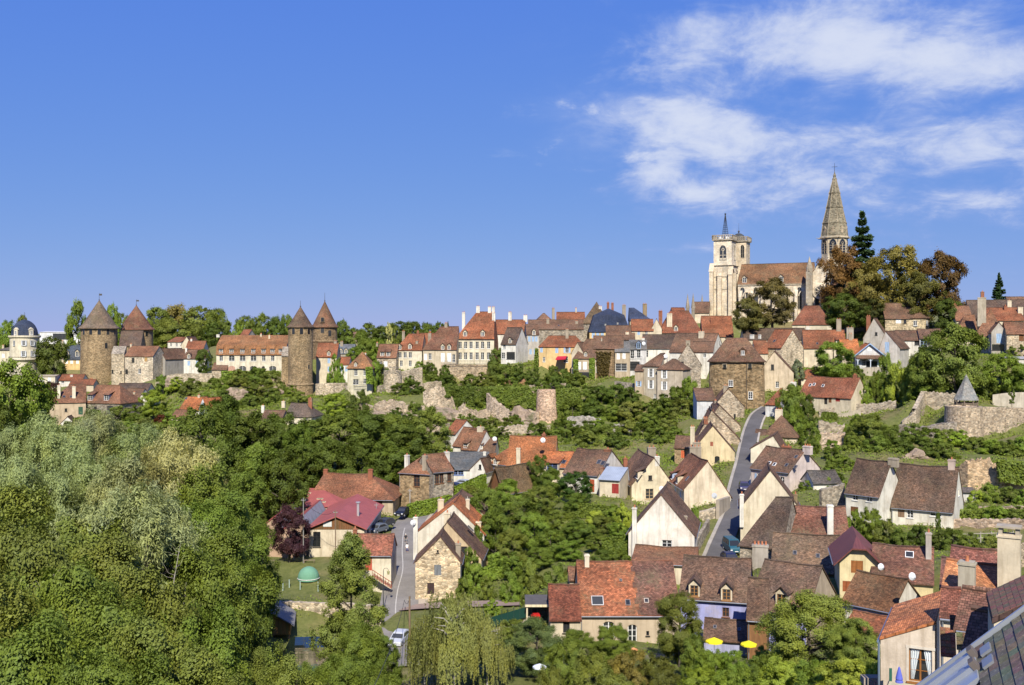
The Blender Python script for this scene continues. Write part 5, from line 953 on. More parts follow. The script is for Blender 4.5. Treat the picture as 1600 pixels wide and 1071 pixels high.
    t2 = house('x', (1141, 378, 399), (1166, YAW), 6.8, yb=470, rh=.3, hips=(3, 3), wall='ashlar', wc=(0.64, 0.56, 0.43), rc=CHD, roof='ashlar', gnd=False, wins=[('r', 1170, 393, 1.7, 5.0, 'd', (0.3, .27, .22), 'p'), ('f', 1160, 393, 1.4, 5.0, 'd', (0.3, .27, .22), 'p')])
    ring(t2.L, t2.W, t2.h+.3, 1.3, -t2.L/2, 0, t2.e, CHD)
    # iron bell cage on the front tower
    g = MB(); cx, cy, z0 = 0.2, 3.7, up.h+.4; zt = zpx(333, 392)-(up.e.location.z)
    for k in range(6):
        a0 = k*math.pi/3
        for rr, za, rb, zb in ((1.5, z0, .55, z0+(zt-z0)*.62), (.55, z0+(zt-z0)*.62, .12, zt-.6)):
            g.tube((cx+rr*math.cos(a0), cy+rr*math.sin(a0), za), (cx+rb*math.cos(a0), cy+rb*math.sin(a0), zb), .07, None, 5)
        for j in range(1, 8):
            f = j/8; r1 = 1.5-.95*f; zz = z0+(zt-z0)*.62*f; a1 = a0+math.pi/3
            g.tube((cx+r1*math.cos(a0), cy+r1*math.sin(a0), zz), (cx+r1*math.cos(a1), cy+r1*math.sin(a1), zz), .05, None, 4)
    g.tube((cx, cy, z0), (cx, cy, zt), .09, .04, 6); g.lathe([(.02, zt-1.0), (.32, zt-.5), (.32, zt-.1), (.02, zt)], 8, (cx, cy)); g.build('bell_cage', 'metal', up.e, (0.06, 0.065, 0.08))
    for bx in (1.4, -1.2): MB().lathe([(0, up.h+.4), (.8, up.h+.6), (.55, up.h+1.3), (0, up.h+1.6)], 10, (bx, 2.0)).build('antenna_dome', 'paint', up.e, WHT, smooth=True)
    d = MB(); d.lathe([(2.6, t2.h+.3), (2.5, t2.h+1.6), (1.9, t2.h+2.7), (.9, t2.h+3.3), (.02, t2.h+3.5)], 16, (-.5, 3.3)); d.build('tower_dome', 'slate_tile', t2.e, (0.07, 0.07, 0.07), smooth=True)
    d = MB(); d.tube((-.5, 3.3, t2.h+3.3), (-.5, 3.3, t2.h+7.5), .08, .03, 6); d.lathe([(.02, t2.h+3.4), (.45, t2.h+4.1), (.02, t2.h+4.8)], 8, (-.5, 3.3)); d.build('finial', 'metal', t2.e, (0.08, 0.08, 0.09))
    # tower buttresses with sloping heads
    for x, y0, y1, hh in ((-low.L/2-.2, -1.6, 0, .98), (-low.L/2+2.9, -1.5, 0, .90), (low.L/2-1.3, -1.6, 0, .92)):
        q = MB(); w = 1.5; q.box(x, y0, -2, x+w, y1, low.h*hh-2); q.poly([(x-.15, y0-.2, low.h*hh-2.1), (x+w+.15, y0-.2, low.h*hh-2.1), (x+w+.15, 0, low.h*hh+1.2), (x-.15, 0, low.h*hh+1.2)]); q.poly([(x, y0, low.h*hh-2), (x, 0, low.h*hh+1), (x, 0, low.h*hh-2)]); q.poly([(x+w, y0, low.h*hh-2), (x+w, 0, low.h*hh+1), (x+w, 0, low.h*hh-2)])
        q.build('buttress', 'ashlar', low.e, (0.62, 0.54, 0.41))
    for y in (0.5, 6.5):
        q = MB(); x = low.L/2; q.box(x, y, -2, x+1.2, y+1.4, low.h*.85); q.poly([(x, y-.1, low.h*.85+2), (x+1.3, y-.1, low.h*.85), (x+1.3, y+1.5, low.h*.85), (x, y+1.5, low.h*.85+2)]); q.build('buttress', 'ashlar', low.e, CH)
    for zz in (.55, .78): 
        q = MB(); q.box(-low.L/2-.15, -.15, low.h*zz, low.L/2+.15, 0, low.h*zz+.3); q.build('string_course', 'ashlar', low.e, CHD)
    absorb(up, N); absorb(low, N); absorb(t2, N)
    # transept with rose window
    tr = house('x', (1262, 438, 371), (1303, YAW), 14, yb=500, ry=406, ax='y', wall='ashlar', wc=CH, rc=(0.18, 0.09, 0.05), roof='tile_old', gnd=False, wins=[('f', 1277, 473, 1.6, 6.5, 'd', None, 'p'), ('f', 1290, 475, 1.8, 7.5, 'd', None, 'p')])
    s, z = tr.hit('f', 1282, 456); q = MB(); ro = 2.75
    for k in range(24):
        a0, a1 = k*math.pi/12, (k+1)*math.pi/12
        for r0, r1, y in ((2.05, 2.75, -.45),): q.poly([(r0*math.cos(a0), y, r0*math.sin(a0)), (r1*math.cos(a0), y, r1*math.sin(a0)), (r1*math.cos(a1), y, r1*math.sin(a1)), (r0*math.cos(a1), y, r0*math.sin(a1))]); q.poly([(r1*math.cos(a0), y, r1*math.sin(a0)), (r1*math.cos(a1), y, r1*math.sin(a1)), (r1*math.cos(a1), .1, r1*math.sin(a1)), (r1*math.cos(a0), .1, r1*math.sin(a0))])
    for k in range(8):
        a = k*math.pi/4; q.tube((.5*math.cos(a), -.3, .5*math.sin(a)), (2.05*math.cos(a), -.3, 2.05*math.sin(a)), .11, None, 5)
        cxk, czk = 1.38*math.cos(a+math.pi/8), 1.38*math.sin(a+math.pi/8)
        for j in range(10):
            b0, b1 = j*math.pi/5, (j+1)*math.pi/5; q.tube((cxk+.48*math.cos(b0), -.3, czk+.48*math.sin(b0)), (cxk+.48*math.cos(b1), -.3, czk+.48*math.sin(b1)), .08, None, 4)
    ro_ = q.build('rose_window', 'ashlar', tr.e, CH, loc=(s, 0, z))
    q = MB(); q.poly([(2.05*math.cos(k*math.pi/12), -.06, 2.05*math.sin(k*math.pi/12)) for k in range(24)]); q.build('pane', 'glass', ro_)
    for x in (-tr.L/2, tr.L/2-1.8):
        q = MB(); q.box(x-.4, -1.4, -2, x+1.8, .5, tr.h+3); q.lathe([(1.2, tr.h+3), (1.2, tr.h+4.2), (.05, tr.h+8.5)], 8, (x+.7, -.4)); q.build('corner_turret', 'ashlar', tr.e, CHD)
    absorb(tr, N)
    # octagonal belfry and spire over the crossing
    D = 378.0; c = P(1304, 372, D); m = N.M.inverted() @ c; k = D/F
    Z = lambda py: zpx(py, D)-e.location.z
    o8 = math.pi/8
    sp = MB(); sp.lathe([(20.2*k, Z(430)), (20.2*k, Z(374)), (23*k, Z(373)), (23*k, Z(370.5)), (20.8*k, Z(370))], 8, (m.x, m.y), o8, o8+2*math.pi); sp.build('belfry', 'ashlar', e, (0.55, 0.49, 0.37))
    pr = [(21*k, Z(370.5)), (19.6*k, Z(360)), (18.2*k, Z(350.6)), (18.8*k, Z(350)), (18.8*k, Z(348.6)), (17.9*k, Z(348)), (12.6*k, Z(326)), (13.2*k, Z(325.5)), (13.2*k, Z(324)), (12.4*k, Z(323.6)), (8.2*k, Z(303.5)), (8.8*k, Z(303)), (8.8*k, Z(301.6)), (7.9*k, Z(301)), (2.8*k, Z(281)), (3.6*k, Z(280)), (2.0*k, Z(277)), (2.6*k, Z(275)), (.9*k, Z(271)), (.3*k, Z(268))]
    sp = MB(); sp.lathe(pr, 8, (m.x, m.y), o8, o8+2*math.pi); spo = sp.build('spire', 'rubble_old', e, (0.225, 0.205, 0.15))
    sp = MB(); sp.tube((m.x, m.y, Z(270)), (m.x, m.y, Z(255)), .10, .05, 6).tube((m.x-1.0, m.y, Z(261)), (m.x+1.0, m.y, Z(261)), .07, None, 5); sp.build('spire_cross', 'metal', e, (0.08, 0.08, 0.08))
    ap = 20.2*k*math.cos(o8)
    for i in range(8):
        a = i*math.pi/4; nrm = Vector((math.cos(a), math.sin(a), 0)); rz = math.atan2(nrm.x, -nrm.y)
        pos = Vector((m.x, m.y, Z(397)))+nrm*(ap+.03); hh = 5.2; w = 2.5
        fr = MB(); op, ip = arch_pts(w+.5, hh+.3, True, 6), arch_pts(w, hh, True, 6)
        for j in range(1, len(op)-1): fr.poly([(op[j][0], -.12, op[j][1]), (op[j+1][0], -.12, op[j+1][1]), (ip[j+1][0], -.12, ip[j+1][1]), (ip[j][0], -.12, ip[j][1])]); fr.poly([(op[j][0], -.12, op[j][1]), (op[j+1][0], -.12, op[j+1][1]), (op[j+1][0], .1, op[j+1][1]), (op[j][0], .1, op[j][1])])
        fr.box(-.11, -.1, 0, .11, .02, hh*.7)
        for q_ in (.18, .36, .54): fr.box(-w/2, -.08, hh*q_, w/2, 0, hh*q_+.12)
        for j in range(12):
            b0, b1 = j*math.pi/6, (j+1)*math.pi/6; fr.tube((.42*math.cos(b0), -.06, hh*.72+.42*math.sin(b0)), (.42*math.cos(b1), -.06, hh*.72+.42*math.sin(b1)), .08, None, 4)
        fo = fr.build('belfry_window', 'ashlar', e, (0.5, 0.44, 0.33), loc=pos, rz=rz)
        pn = MB(); pn.poly([(x, -.02, zz) for x, zz in ip]); pn.build('pane', 'glass', fo)
        pt = MB(); rr = 18.9*k*math.cos(o8); pt.box(-.5, -.3, 0, .5, 1.2, 2.0); pt.poly([(-.7, -.4, 2), (.7, -.4, 2), (0, -.4, 3)]); pt.poly([(-.7, -.4, 2), (0, -.4, 3), (0, 1.5, 3), (-.7, 1.5, 2)]); pt.poly([(.7, -.4, 2), (0, -.4, 3), (0, 1.5, 3), (.7, 1.5, 2)])
        pt.build('spire_lucarne', 'ashlar', spo, (0.36, 0.31, 0.23), loc=Vector((m.x, m.y, Z(367)))+nrm*rr, rz=rz)
        cn = Vector((math.cos(a+o8), math.sin(a+o8), 0)); g = MB(); g.tube((0, 0, 0), (cn.x*1.6, cn.y*1.6, .2), .16, .09, 5); g.build('gargoyle', 'ashlar', e, CHD, loc=Vector((m.x, m.y, Z(373)))+cn*(22*k))
    ridge = MB()
    for i in range(8):
        a = o8+i*math.pi/4
        for j in range(0, len(pr)-5): ridge.tube((m.x+pr[j][0]*math.cos(a), m.y+pr[j][0]*math.sin(a), pr[j][1]), (m.x+pr[j+1][0]*math.cos(a), m.y+pr[j+1][0]*math.sin(a), pr[j+1][1]), .16, None, 4)
    ridge.build('spire_rib', 'ashlar', spo, (0.34, 0.30, 0.22))
    # choir running on behind the trees
    ch = house('x', (1300, 446, 362), (1360, YAW), 12, yb=500, ry=416, wall='ashlar', wc=CH, rc=(0.18, 0.09, 0.05), roof='tile_old', gnd=False, wins=[('f', x, 466, 1.6, 7, 'd', None, 'p') for x in (1312, 1325, 1338, 1350)]); absorb(ch, N)
church()
CP = house('small chapel with brown roof and pointed pinnacles left of the church tower', (1083, 488, 384), (1108, -14), 8, yb=505, ry=472, wall='ashlar', wc=CH, rc=T_BROWN, name='chapel', cat='chapel')
for i, (px, ty) in enumerate(((1074.5, 459), (1083, 458), (1097, 459))):
    p = CP.M.inverted() @ P(px, 488, 383+6*(i == 2)); zt = zpx(ty, 383)-CP.e.location.z
    q = MB(); q.box(p.x-.6, p.y-.6, 0, p.x+.6, p.y+.6, CP.h+1.5); q.lathe([(.8, CP.h+1.4), (.75, CP.h+1.8), (.02, zt)], 6, (p.x, p.y)); q.build('pinnacle', 'ashlar', CP.e, (0.3, 0.27, 0.22))
house('red hipped roof at the foot of the church transept', (1238, 506, 348), (1300, -16), 11, yb=520, ry=478, hips=(4, 4), wc=(0.66, 0.6, 0.48), rc=(0.20, 0.075, 0.045))
# ------------------------------------------------------------------ land: terrain through the bases of all buildings
def G(*pts):
    for px, py, D in pts: p = P(px, py, D); GROUND.append((p.x, p.y, p.z, 1.0))
# ------------------------------------------------------------------ walls, ramparts, rocks
def wall_run(label, pts, th=1.2, mat='rubble', wc=S_WARM, name='stone_wall', cat='wall', cap=None, seed=1, rag=0.0, group=None, retain=True):
    """pts: (px, top row, foot row, depth)"""
    rr = random.Random(seed); tops, foots = [], []
    dense = []
    for i in range(len(pts)-1):
        n = max(2, int(abs(pts[i+1][0]-pts[i][0])/3))
        for k in range(n): dense.append(tuple(pts[i][j]+(pts[i+1][j]-pts[i][j])*k/n for j in range(4)))
    dense.append(pts[-1]); org = P(dense[0][0], dense[0][2], dense[0][3])
    b = MB(); rows = []
    for px, yt, yb, D in dense:
        t = P(px, yt, D); t.z += rr.uniform(-rag, rag); f = Vector((t.x, t.y, zpx(yb, D)-1.5)); rows.append((f-org, t-org))
    ln = len(rows); nb = 5
    if retain:
        for i in range(0, ln-1, 2):
            d = rows[i+1][1]-rows[i][1]; nrm = Vector((d.y, -d.x, 0)).normalized(); f, t = rows[i][0]+org, rows[i][1]+org
            a_, b_ = f+nrm*.9, t-nrm*(th+1.2); GROUND.append((a_.x, a_.y, f.z+1.5, 1.0)); GROUND.append((b_.x, b_.y, t.z-.5, 1.0))
    for i in range(ln-1):
        d = rows[i+1][1]-rows[i][1]; nrm = Vector((d.y, -d.x, 0)).normalized()*th
        (f0, t0), (f1, t1) = rows[i], rows[i+1]
        b.poly([f0, f1, t1, t0]); b.poly([t0, t1, t1-nrm, t0-nrm]); b.poly([f0-nrm, f1-nrm, t1-nrm, t0-nrm])
        if i in (0,): b.poly([f0, t0, t0-nrm, f0-nrm])
        if i == ln-2: b.poly([f1, t1, t1-nrm, f1-nrm])
    o = b.build(name, mat, None, wc, loc=org); tag(o, label, cat, group, 'thing')
    return o
def bastion(label, px, wpx, yt, yb, D, wc=S_WARM, mat='rubble', taper=1.12, name='bastion', par=0.9):
    r = wpx/2/F*D; c = P(px, yt, D); h = zpx(yt, D)-zpx(yb, D); e = empty(name, (c.x, c.y+r, zpx(yb, D))); tag(e, label, 'bastion')
    for k_ in range(10):
        a_ = math.pi+math.pi*k_/9; GROUND.append((c.x+(r*taper+1)*math.cos(a_), c.y+r+(r*taper+1)*math.sin(a_), zpx(yb, D), 1.0))
    GROUND.append((c.x, c.y+r, zpx(yt, D)-1.0, 1.0)); GROUND.append((c.x, c.y+2*r, zpx(yt, D)-.6, 1.0))
    MB().lathe([(r*taper, -4), (r*taper, 0), (r, h), (r-.5, h+.05), (r-.5, h-par), (0.1, h-par)], 30).build('wall', mat, e, wc)
    return e
wall_run('pale rampart wall right of the slender tower', [(493,600,622,343),(515,599,622,342),(538,599,624,340)], 1.5, 'rubble', S_PALE)
wall_run('rampart wall below the square pale house', [(539,603,628,333),(575,606,632,331),(600,601,632,330)], 1.4, 'rubble', S_GREY)
bastion('small round stone bastion with terrace on the rampart', 612, 27, 580, 615, 326, S_PALE)
wall_run('rampart wall with dark archway right of the small round bastion', [(626,582,612,331),(660,574,608,336)], 1.2, 'rubble', S_PALE)
wall_run('tall retaining wall under the mansion terrace', [(689,570,603,343),(728,569.5,604,343),(767,570,604,343)], 1.2, 'rubble', (0.38,0.31,0.22))
wall_run('pale ruined rampart fragment with pointed top', [(661,612,648,311),(668,606,648,310),(693,605,648,310),(700,622,648,310),(706,618,648,310),(712,640,650,310)], 1.6, 'rubble', (0.46,0.39,0.29), rag=.4, seed=4)
wall_run('ruined rampart fragment left of the pointed ruin', [(584,634,660,304),(596,628,660,303),(614,626,658,302),(634,628,658,303)], 1.6, 'rubble', (0.44,0.37,0.28), rag=.5, seed=5)
wall_run('ivy topped leaning rampart wall in the middle of the slope', [(760,616,668,306),(768,622,668,304),(780,634,668,302),(797,646,668,300),(812,652,668,299)], 1.6, 'rubble', (0.42,0.35,0.27), rag=.5, seed=6)
wall_run('short pale ruin between the pointed ruin and the leaning wall', [(716,636,655,308),(724,630,655,307),(732,640,655,307)], 1.2, 'rubble', (0.44,0.38,0.29), rag=.4, seed=7)
bastion('pinkish half-round bastion with gun holes on the slope', 855, 31, 610, 664, 296, (0.50,0.37,0.27), 'rubble', 1.18, par=.3)
wall_run('low brown terrace wall left of the yellow house', [(786,595,607,330),(824,592,604,330)], .8, 'rubble', (0.26,0.15,0.09))
wall_run('weathered grey retaining wall among the slope shrubs', [(886,652,672,284),(915,650,672,282),(938,656,674,280)], 1.0, 'rubble', (0.40,0.38,0.34), rag=.2)
wall_run('second grey retaining wall right of the weathered one', [(955,664,682,276),(985,660,680,274),(1004,662,682,273)], 1.0, 'rubble', (0.38,0.36,0.33), rag=.2, seed=2)
wall_run('stepped lower slope wall beside the half-round bastion', [(795,655,680,292),(830,662,684,288),(862,668,690,284),(880,676,694,280)], 1.0, 'rubble', (0.40,0.33,0.25), rag=.4, seed=8)
wall_run('stone retaining wall below the terrace of the stucco houses', [(960,596,612,312),(992,600,620,306)], 1.0, 'rubble', S_GREY)
wall_run('garden retaining wall in front of the long low hillside house', [(1280,640,656,262),(1320,634,652,260),(1370,630,652,258),(1400,626,650,256)], 1.0, 'rubble', (0.36,0.32,0.26), rag=.25, seed=9)
wall_run('short pale wall beside the hillside garden', [(1303,650,662,254),(1345,640,662,252)], .8, 'plaster', (0.5,0.44,0.34), retain=False)
wall_run('pinkish stone wall below the hillside garden', [(1279,676,716,226),(1321,677,716,226)], 1.0, 'rubble', (0.44,0.36,0.28), rag=.25, seed=10)
wall_run('upper pale wall block under the hillside garden', [(1279,658,680,232),(1320,664,680,231)], 1.0, 'rubble', (0.40,0.35,0.27), rag=.4, seed=11)
wall_run('pale wall below the white half-hipped house', [(1348,575,592,284),(1390,573,590,282)], .8, 'plaster', (0.5,0.45,0.37))
wall_run('stone wall curving left of the round bastion', [(1410,660,684,238),(1432,640,680,238),(1446,612,650,246),(1500,616,640,242)], 1.0, 'rubble', (0.40,0.35,0.27), rag=.25, seed=12)
bastion('broad round bastion with kiosk on the right hillside', 1518, 56, 637, 690, 226, (0.42,0.35,0.26), 'rubble', 1.06, par=.2)
wall_run('long rampart wall running right from the round bastion', [(1535,636,690,228),(1570,637,682,230),(1605,638,668,232),(1660,640,668,234)], 1.4, 'rubble', (0.43,0.36,0.27))
wall_run('wall with shade painted into its dark stone, left of the round bastion', [(1404,664,690,226),(1440,668,694,224),(1495,660,694,226)], 1.2, 'rubble', (0.28,0.25,0.21), rag=.2, seed=13)  # stone colour darkened to carry the shade beside the bastion
wall_run('whitewashed garden wall behind the kiosk', [(1551,617,634,246),(1575,614,634,244),(1615,613,634,242)], .6, 'plaster', (0.62,0.56,0.46), retain=False)
wall_run('ruined orange stone wall on the right terraces', [(1498,728,775,182),(1512,722,775,180),(1540,716,775,179),(1556,730,775,178),(1580,724,775,178),(1620,744,778,176)], 1.4, 'rubble', (0.48,0.36,0.23), rag=.5, seed=14)
wall_run('lower terrace stone wall on the right', [(1486,812,826,156),(1540,812,830,153),(1610,812,830,150)], .8, 'rubble', (0.42,0.33,0.25), rag=.15, seed=15)
wall_run('terrace wall with trailing vine below the twin houses', [(1488,796,812,164),(1545,793,812,162),(1612,792,812,160)], .8, 'rubble', (0.36,0.29,0.21), rag=.15, seed=16)
wall_run('stone wall behind the big concrete chimney', [(1502,872,896,118),(1530,866,896,116),(1560,858,896,114),(1600,850,890,112)], .8, 'rubble', (0.48,0.40,0.28), rag=.15, seed=17)
wall_run('river bank retaining wall across the lower meadow', [(398,940,953,140),(450,941,954,139),(500,943,956,138),(545,944,958,137),(595,948,962,136)], .7, 'rubble', S_PALE, rag=.06, retain=False)
wall_run('pale stone garden wall with green windbreak beside the carport', [(764,980,1000,118),(795,972,995,116),(824,964,988,114)], .6, 'rubble', (0.50,0.45,0.37), rag=.05, retain=False)
wall_run('retaining wall of the large blank cream gable by the road', [(1066,806,826,168),(1108,797,822,170),(1124,792,818,171)], .6, 'rubble', (0.48,0.42,0.33))
wall_run('tall corner wall at the roadside under the large cream gable', [(1124,782,822,170),(1141,776,806,176)], .6, 'plaster', (0.46,0.40,0.32))
wall_run('low stone wall along the pavement of the climbing road', [(1084,856,872,149),(1098,830,846,157),(1109,812,830,164)], .5, 'rubble', S_GREY, rag=.05, retain=False)
wall_run('stone wall strip beside the house with mottled roof', [(1284,765,790,166),(1320,756,790,168)], .6, 'rubble', S_GREY, rag=.1, seed=18, retain=False)
wall_run('long pale rampart wall linking the two ruined fragments', [(630,636,664,302),(648,630,662,303),(664,634,660,304)], 1.4, 'rubble', (0.46,0.39,0.29), rag=.4, seed=21)
wall_run('long rough cliff wall right of the pointed ruin', [(708,646,668,304),(728,640,668,303),(748,644,670,302),(766,640,670,302)], 1.4, 'rubble', (0.42,0.35,0.26), rag=.5, seed=22)
wall_run('rampart wall strip left of the half-round bastion', [(808,646,672,298),(826,640,672,297),(842,644,672,296)], 1.4, 'rubble', (0.44,0.36,0.27), rag=.4, seed=23)
wall_run('terrace retaining wall under the bastion garden', [(640,604,618,326),(668,598,614,328),(690,596,612,330)], 1.0, 'rubble', (0.40,0.34,0.25), rag=.2, seed=24)
wall_run('sunlit rampart wall below the yellow house', [(824,604,622,318),(850,600,618,320),(884,600,618,316)], 1.0, 'rubble', (0.42,0.35,0.26), rag=.3, seed=25)
wall_run('long garden wall above the stepped valley cottages', [(640,672,686,278),(680,664,682,276),(700,662,680,274)], .9, 'rubble', (0.44,0.37,0.28), rag=.2, seed=26)
wall_run('old terrace wall behind the orange hipped house', [(778,668,686,268),(812,664,684,268),(836,668,686,266)], .9, 'rubble', (0.42,0.36,0.28), rag=.25, seed=27)
wall_run('pale rubble wall at the left foot of the rampart', [(540,634,652,314),(566,630,650,312),(586,634,652,310)], 1.0, 'rubble', (0.42,0.36,0.28), rag=.3, seed=28)
wall_run('convent garden retaining wall on the slope', [(346,584,598,366),(400,584,598,364),(446,586,600,360)], .9, 'rubble', (0.42,0.35,0.25), rag=.1, seed=29)
wall_run('castle garden retaining wall right of the stone house', [(243,590,612,360),(280,584,606,362),(332,584,604,364)], .9, 'rubble', (0.42,0.37,0.28), rag=.15, seed=30)
def rock(label, px, py, D, rx, rz_, seed):
    rr = np.random.RandomState(seed); b = MB(); n, m = 18, 12; c = P(px, py, D)
    ph = rr.rand(6)*6
    def pt(i, j):
        a, t = 2*math.pi*i/n, math.pi*j/m; d = Vector((math.cos(a)*math.sin(t), math.sin(a)*math.sin(t), math.cos(t)))
        k = 1+.22*math.sin(3*d.x+ph[0]+2*d.z)+.16*math.sin(5*d.y+ph[1]-3*d.z)+.12*math.sin(9*d.z+ph[2]+4*d.x)+.08*math.sin(13*d.x+ph[3])
        return Vector((d.x*rx*k, d.y*rx*.6*k, d.z*rz_*k))
    for i in range(n):
        for j in range(m): b.poly([pt(i, j+1), pt(i+1, j+1), pt(i+1, j), pt(i, j)])
    o = b.build('rock_outcrop', 'rock', None, None, loc=c); tag(o, label, 'rock', None, 'thing')
rock('pinkish bare rock outcrop on the slope below the convent', 371, 620, 332, 3.6, 2.8, 1)
rock('rock outcrop at the foot of the slender tower', 425, 615, 336, 3.6, 2.6, 2)
rock('rock ledge under the ruined rampart fragment', 602, 656, 300, 6.0, 2.6, 3)
rock('broken rock ledge under the pointed ruin', 690, 655, 306, 7.0, 2.4, 4)
rock('rock ledge right of the leaning rampart wall', 820, 655, 297, 4.6, 3.0, 5)
rock('bare rock face above the twin white houses', 1430, 716, 200, 2.0, 1.4, 6)
rock('pale rock bank left of the castle slope garden', 268, 602, 352, 2.6, 2.0, 7)

rock('long rock face below the linked ruin walls', 650, 664, 299, 7.0, 2.2, 8)
rock('rock face below the cliff wall', 742, 668, 299, 6.5, 2.2, 9)
rock('rocky bank below the left ruined fragment', 580, 662, 298, 5.0, 2.4, 10)
rock('rock bank under the strip left of the half-round bastion', 826, 672, 293, 5.0, 2.2, 11)

ROADS = {
 'left': dict(w=5.4, pts=[(648,1040,120),(636,1000,131),(624,962,140),(626,925,149),(634,890,160),(633,855,173),(638,822,187),(660,795,202),(695,774,215),(740,761,226),(780,752,234)]),
 'lane': dict(w=3.4, pts=[(632,950,143),(680,946,141),(740,944,139),(800,942,136.5),(870,940,134)]),
 'hill': dict(w=3.2, pts=[(1100,905,140),(1118,875,148),(1128,850,156),(1138,826,164),(1148,801,173),(1152,778,183),(1158,750,196),(1165,722,209),(1170,695,224),(1176,670,240),(1186,648,256),(1202,636,270)]),
}
def spline(pts, n):
    p = [pts[0]]+pts+[pts[-1]]; out = []
    for i in range(1, len(p)-2):
        a, b, c, d = p[i-1], p[i], p[i+1], p[i+2]
        for k in range(n):
            t = k/n; out.append(0.5*((2*b)+(c-a)*t+(2*a-5*b+4*c-d)*t*t+(3*b-a-3*c+d)*t**3))
    out.append(pts[-1]); return out
for r in ROADS.values():
    r['c'] = spline([P(*q) for q in r['pts']], 10)
    for q in r['c'][::3]: GROUND.append((q.x, q.y, q.z, 2.0))
# river, meadows, gardens, slopes
G((483,898,150),(440,926,147),(500,926,147),(420,915,150),(530,921,147),(450,934,143),(505,936,143),(460,880,163),(520,880,160))
G((485,1020,125),(470,1055,112),(505,990,132),(430,985,133),(400,930,150),(450,905,158),(500,905,155),(440,870,172),(560,930,142),(470,850,182),(540,860,176))
G((300,900,150),(200,900,150),(100,900,150),(0,900,150),(-150,900,150),(300,860,190),(150,860,190),(0,850,190),(-150,850,190),(300,790,230),(200,770,235),(60,760,235),(-150,760,235),(400,760,225),(500,740,225),(560,730,228),(610,730,228),(300,700,275),(200,690,285),(100,690,285),(0,690,285),(-150,690,285),(420,690,262),(520,690,262),(600,690,262),(660,690,262))
for px in (-900,-500,-250,-50,150,350,550): G((px,1300,75),(px,1180,95))
G((-900,950,150),(-900,760,240),(-900,660,320),(-500,640,330),(-300,620,350),(-300,560,420),(-900,560,450))
G((700,1060,120),(760,1000,128),(850,1060,98),(950,1050,98),(1050,1030,100),(1150,1030,98),(1250,1030,96),(1350,1040,88),(850,1120,85),(1000,1130,80),(1200,1130,78),(1340,1110,70),(800,1250,70),(1000,1300,60),(1250,1260,58))
G((760,900,152),(820,890,150),(880,880,148),(950,880,148),(740,850,172),(800,840,170),(860,840,168),(920,830,168),(980,830,165),(800,790,185),(850,790,182),(900,785,185),(950,790,182),(1010,810,175),(1060,820,170),(1095,810,172))
G((830,740,225),(900,725,235),(960,715,240),(1010,715,235),(1050,720,225),(830,700,255),(880,695,262),(940,690,268),(1000,690,265),(1040,690,258),(1070,680,255),(660,690,270),(720,680,275),(780,672,280),(840,668,290),(900,668,288),(960,662,288),(1010,655,288),(1060,645,282),(620,668,290),(600,664,298),(560,668,290),(500,655,300),(440,645,305),(380,640,310),(330,640,315),(260,655,300))
G((640,655,304),(700,652,306),(760,662,302),(820,660,300),(880,650,300),(940,630,300),(980,632,292))
G((500,628,336),(540,628,332),(575,632,328),(620,615,325),(660,606,330),(700,603,336),(760,604,334),(810,608,328),(850,606,326),(880,604,322),(920,600,320),(960,596,320))
G((560,608,345),(640,578,352),(720,572,358),(800,568,356),(880,568,352),(960,565,356),(400,585,372),(300,588,378),(200,606,376),(100,606,374),(240,596,398),(330,590,378))
G((340,610,352),(380,615,345),(420,618,342),(440,622,338),(360,630,328),(300,610,352))
G((60,560,440),(200,545,470),(350,540,450),(500,540,450),(700,535,440),(900,525,430),(1000,515,420),(1100,505,410),(1200,500,410),(1300,498,410),(1400,498,395),(1500,500,370),(1600,500,360),(1700,510,340))
G((1330,505,372),(1400,500,350),(1450,505,345),(1480,515,335),(1420,545,312),(1480,550,300),(1540,565,272),(1600,570,262),(1700,570,255),(1470,585,270),(1420,590,275),(1380,600,275),(1500,610,250),(1560,634,240),(1620,634,236),(1700,634,232))
G((1470,640,240),(1430,660,232),(1400,640,250),(1440,690,215),(1480,690,218),(1340,665,245),(1300,680,232),(1280,700,222),(1330,700,218),(1380,705,205),(1420,708,205),(1480,705,208),(1550,690,218),(1600,680,222),(1700,670,225),(1530,708,205),(1600,715,200),(1700,720,195))
G((1540,722,186),(1600,735,182),(1510,790,170),(1560,785,172),(1600,785,170),(1700,790,165),(1520,815,160),(1600,820,155),(1520,838,150),(1600,845,145),(1440,838,150),(1380,830,152),(1330,820,158),(1300,775,178),(1340,740,195),(1470,870,128),(1550,880,115),(1700,870,120),(1400,860,135))
G((1420,1130,56),(1500,1150,46),(1600,1150,42),(1400,1100,70),(1480,1000,80),(1580,980,80),(1800,1000,70),(1500,1500,20),(1200,1600,25),(900,1700,25),(600,1700,30),(200,1600,40),(800,3000,8),(2400,1500,15),(-600,3000,8))
GA = np.array(GROUND)
def ground_np(xs, ys):
    out = np.zeros(len(xs)); gx, gy, gz, gw = GA.T
    for s in range(0, len(xs), 4000):
        x = xs[s:s+4000, None]; y = ys[s:s+4000, None]
        d2 = (x-gx)**2+(y-gy)**2+1.0; w = gw/d2**1.9
        out[s:s+4000] = (w*gz).sum(1)/w.sum(1)
    return out
def zg(x, y): return float(ground_np(np.array([x]), np.array([y]))[0])
def axis(a, b, st, far):
    core = list(np.arange(a, b+.1, st)); lo, hi, d = [], [], st
    x = core[0]; y = core[-1]
    while y < far or x > -far:
        d *= 1.35; x -= d; y += d; lo.append(x); hi.append(y)
    return np.array(lo[::-1]+core+hi)
gxs, gys = axis(-240, 250, 2.4, 6000), axis(-10, 430, 2.4, 6000)
X, Y = np.meshgrid(gxs, gys); Zf = ground_np(X.ravel(), Y.ravel()).reshape(X.shape)
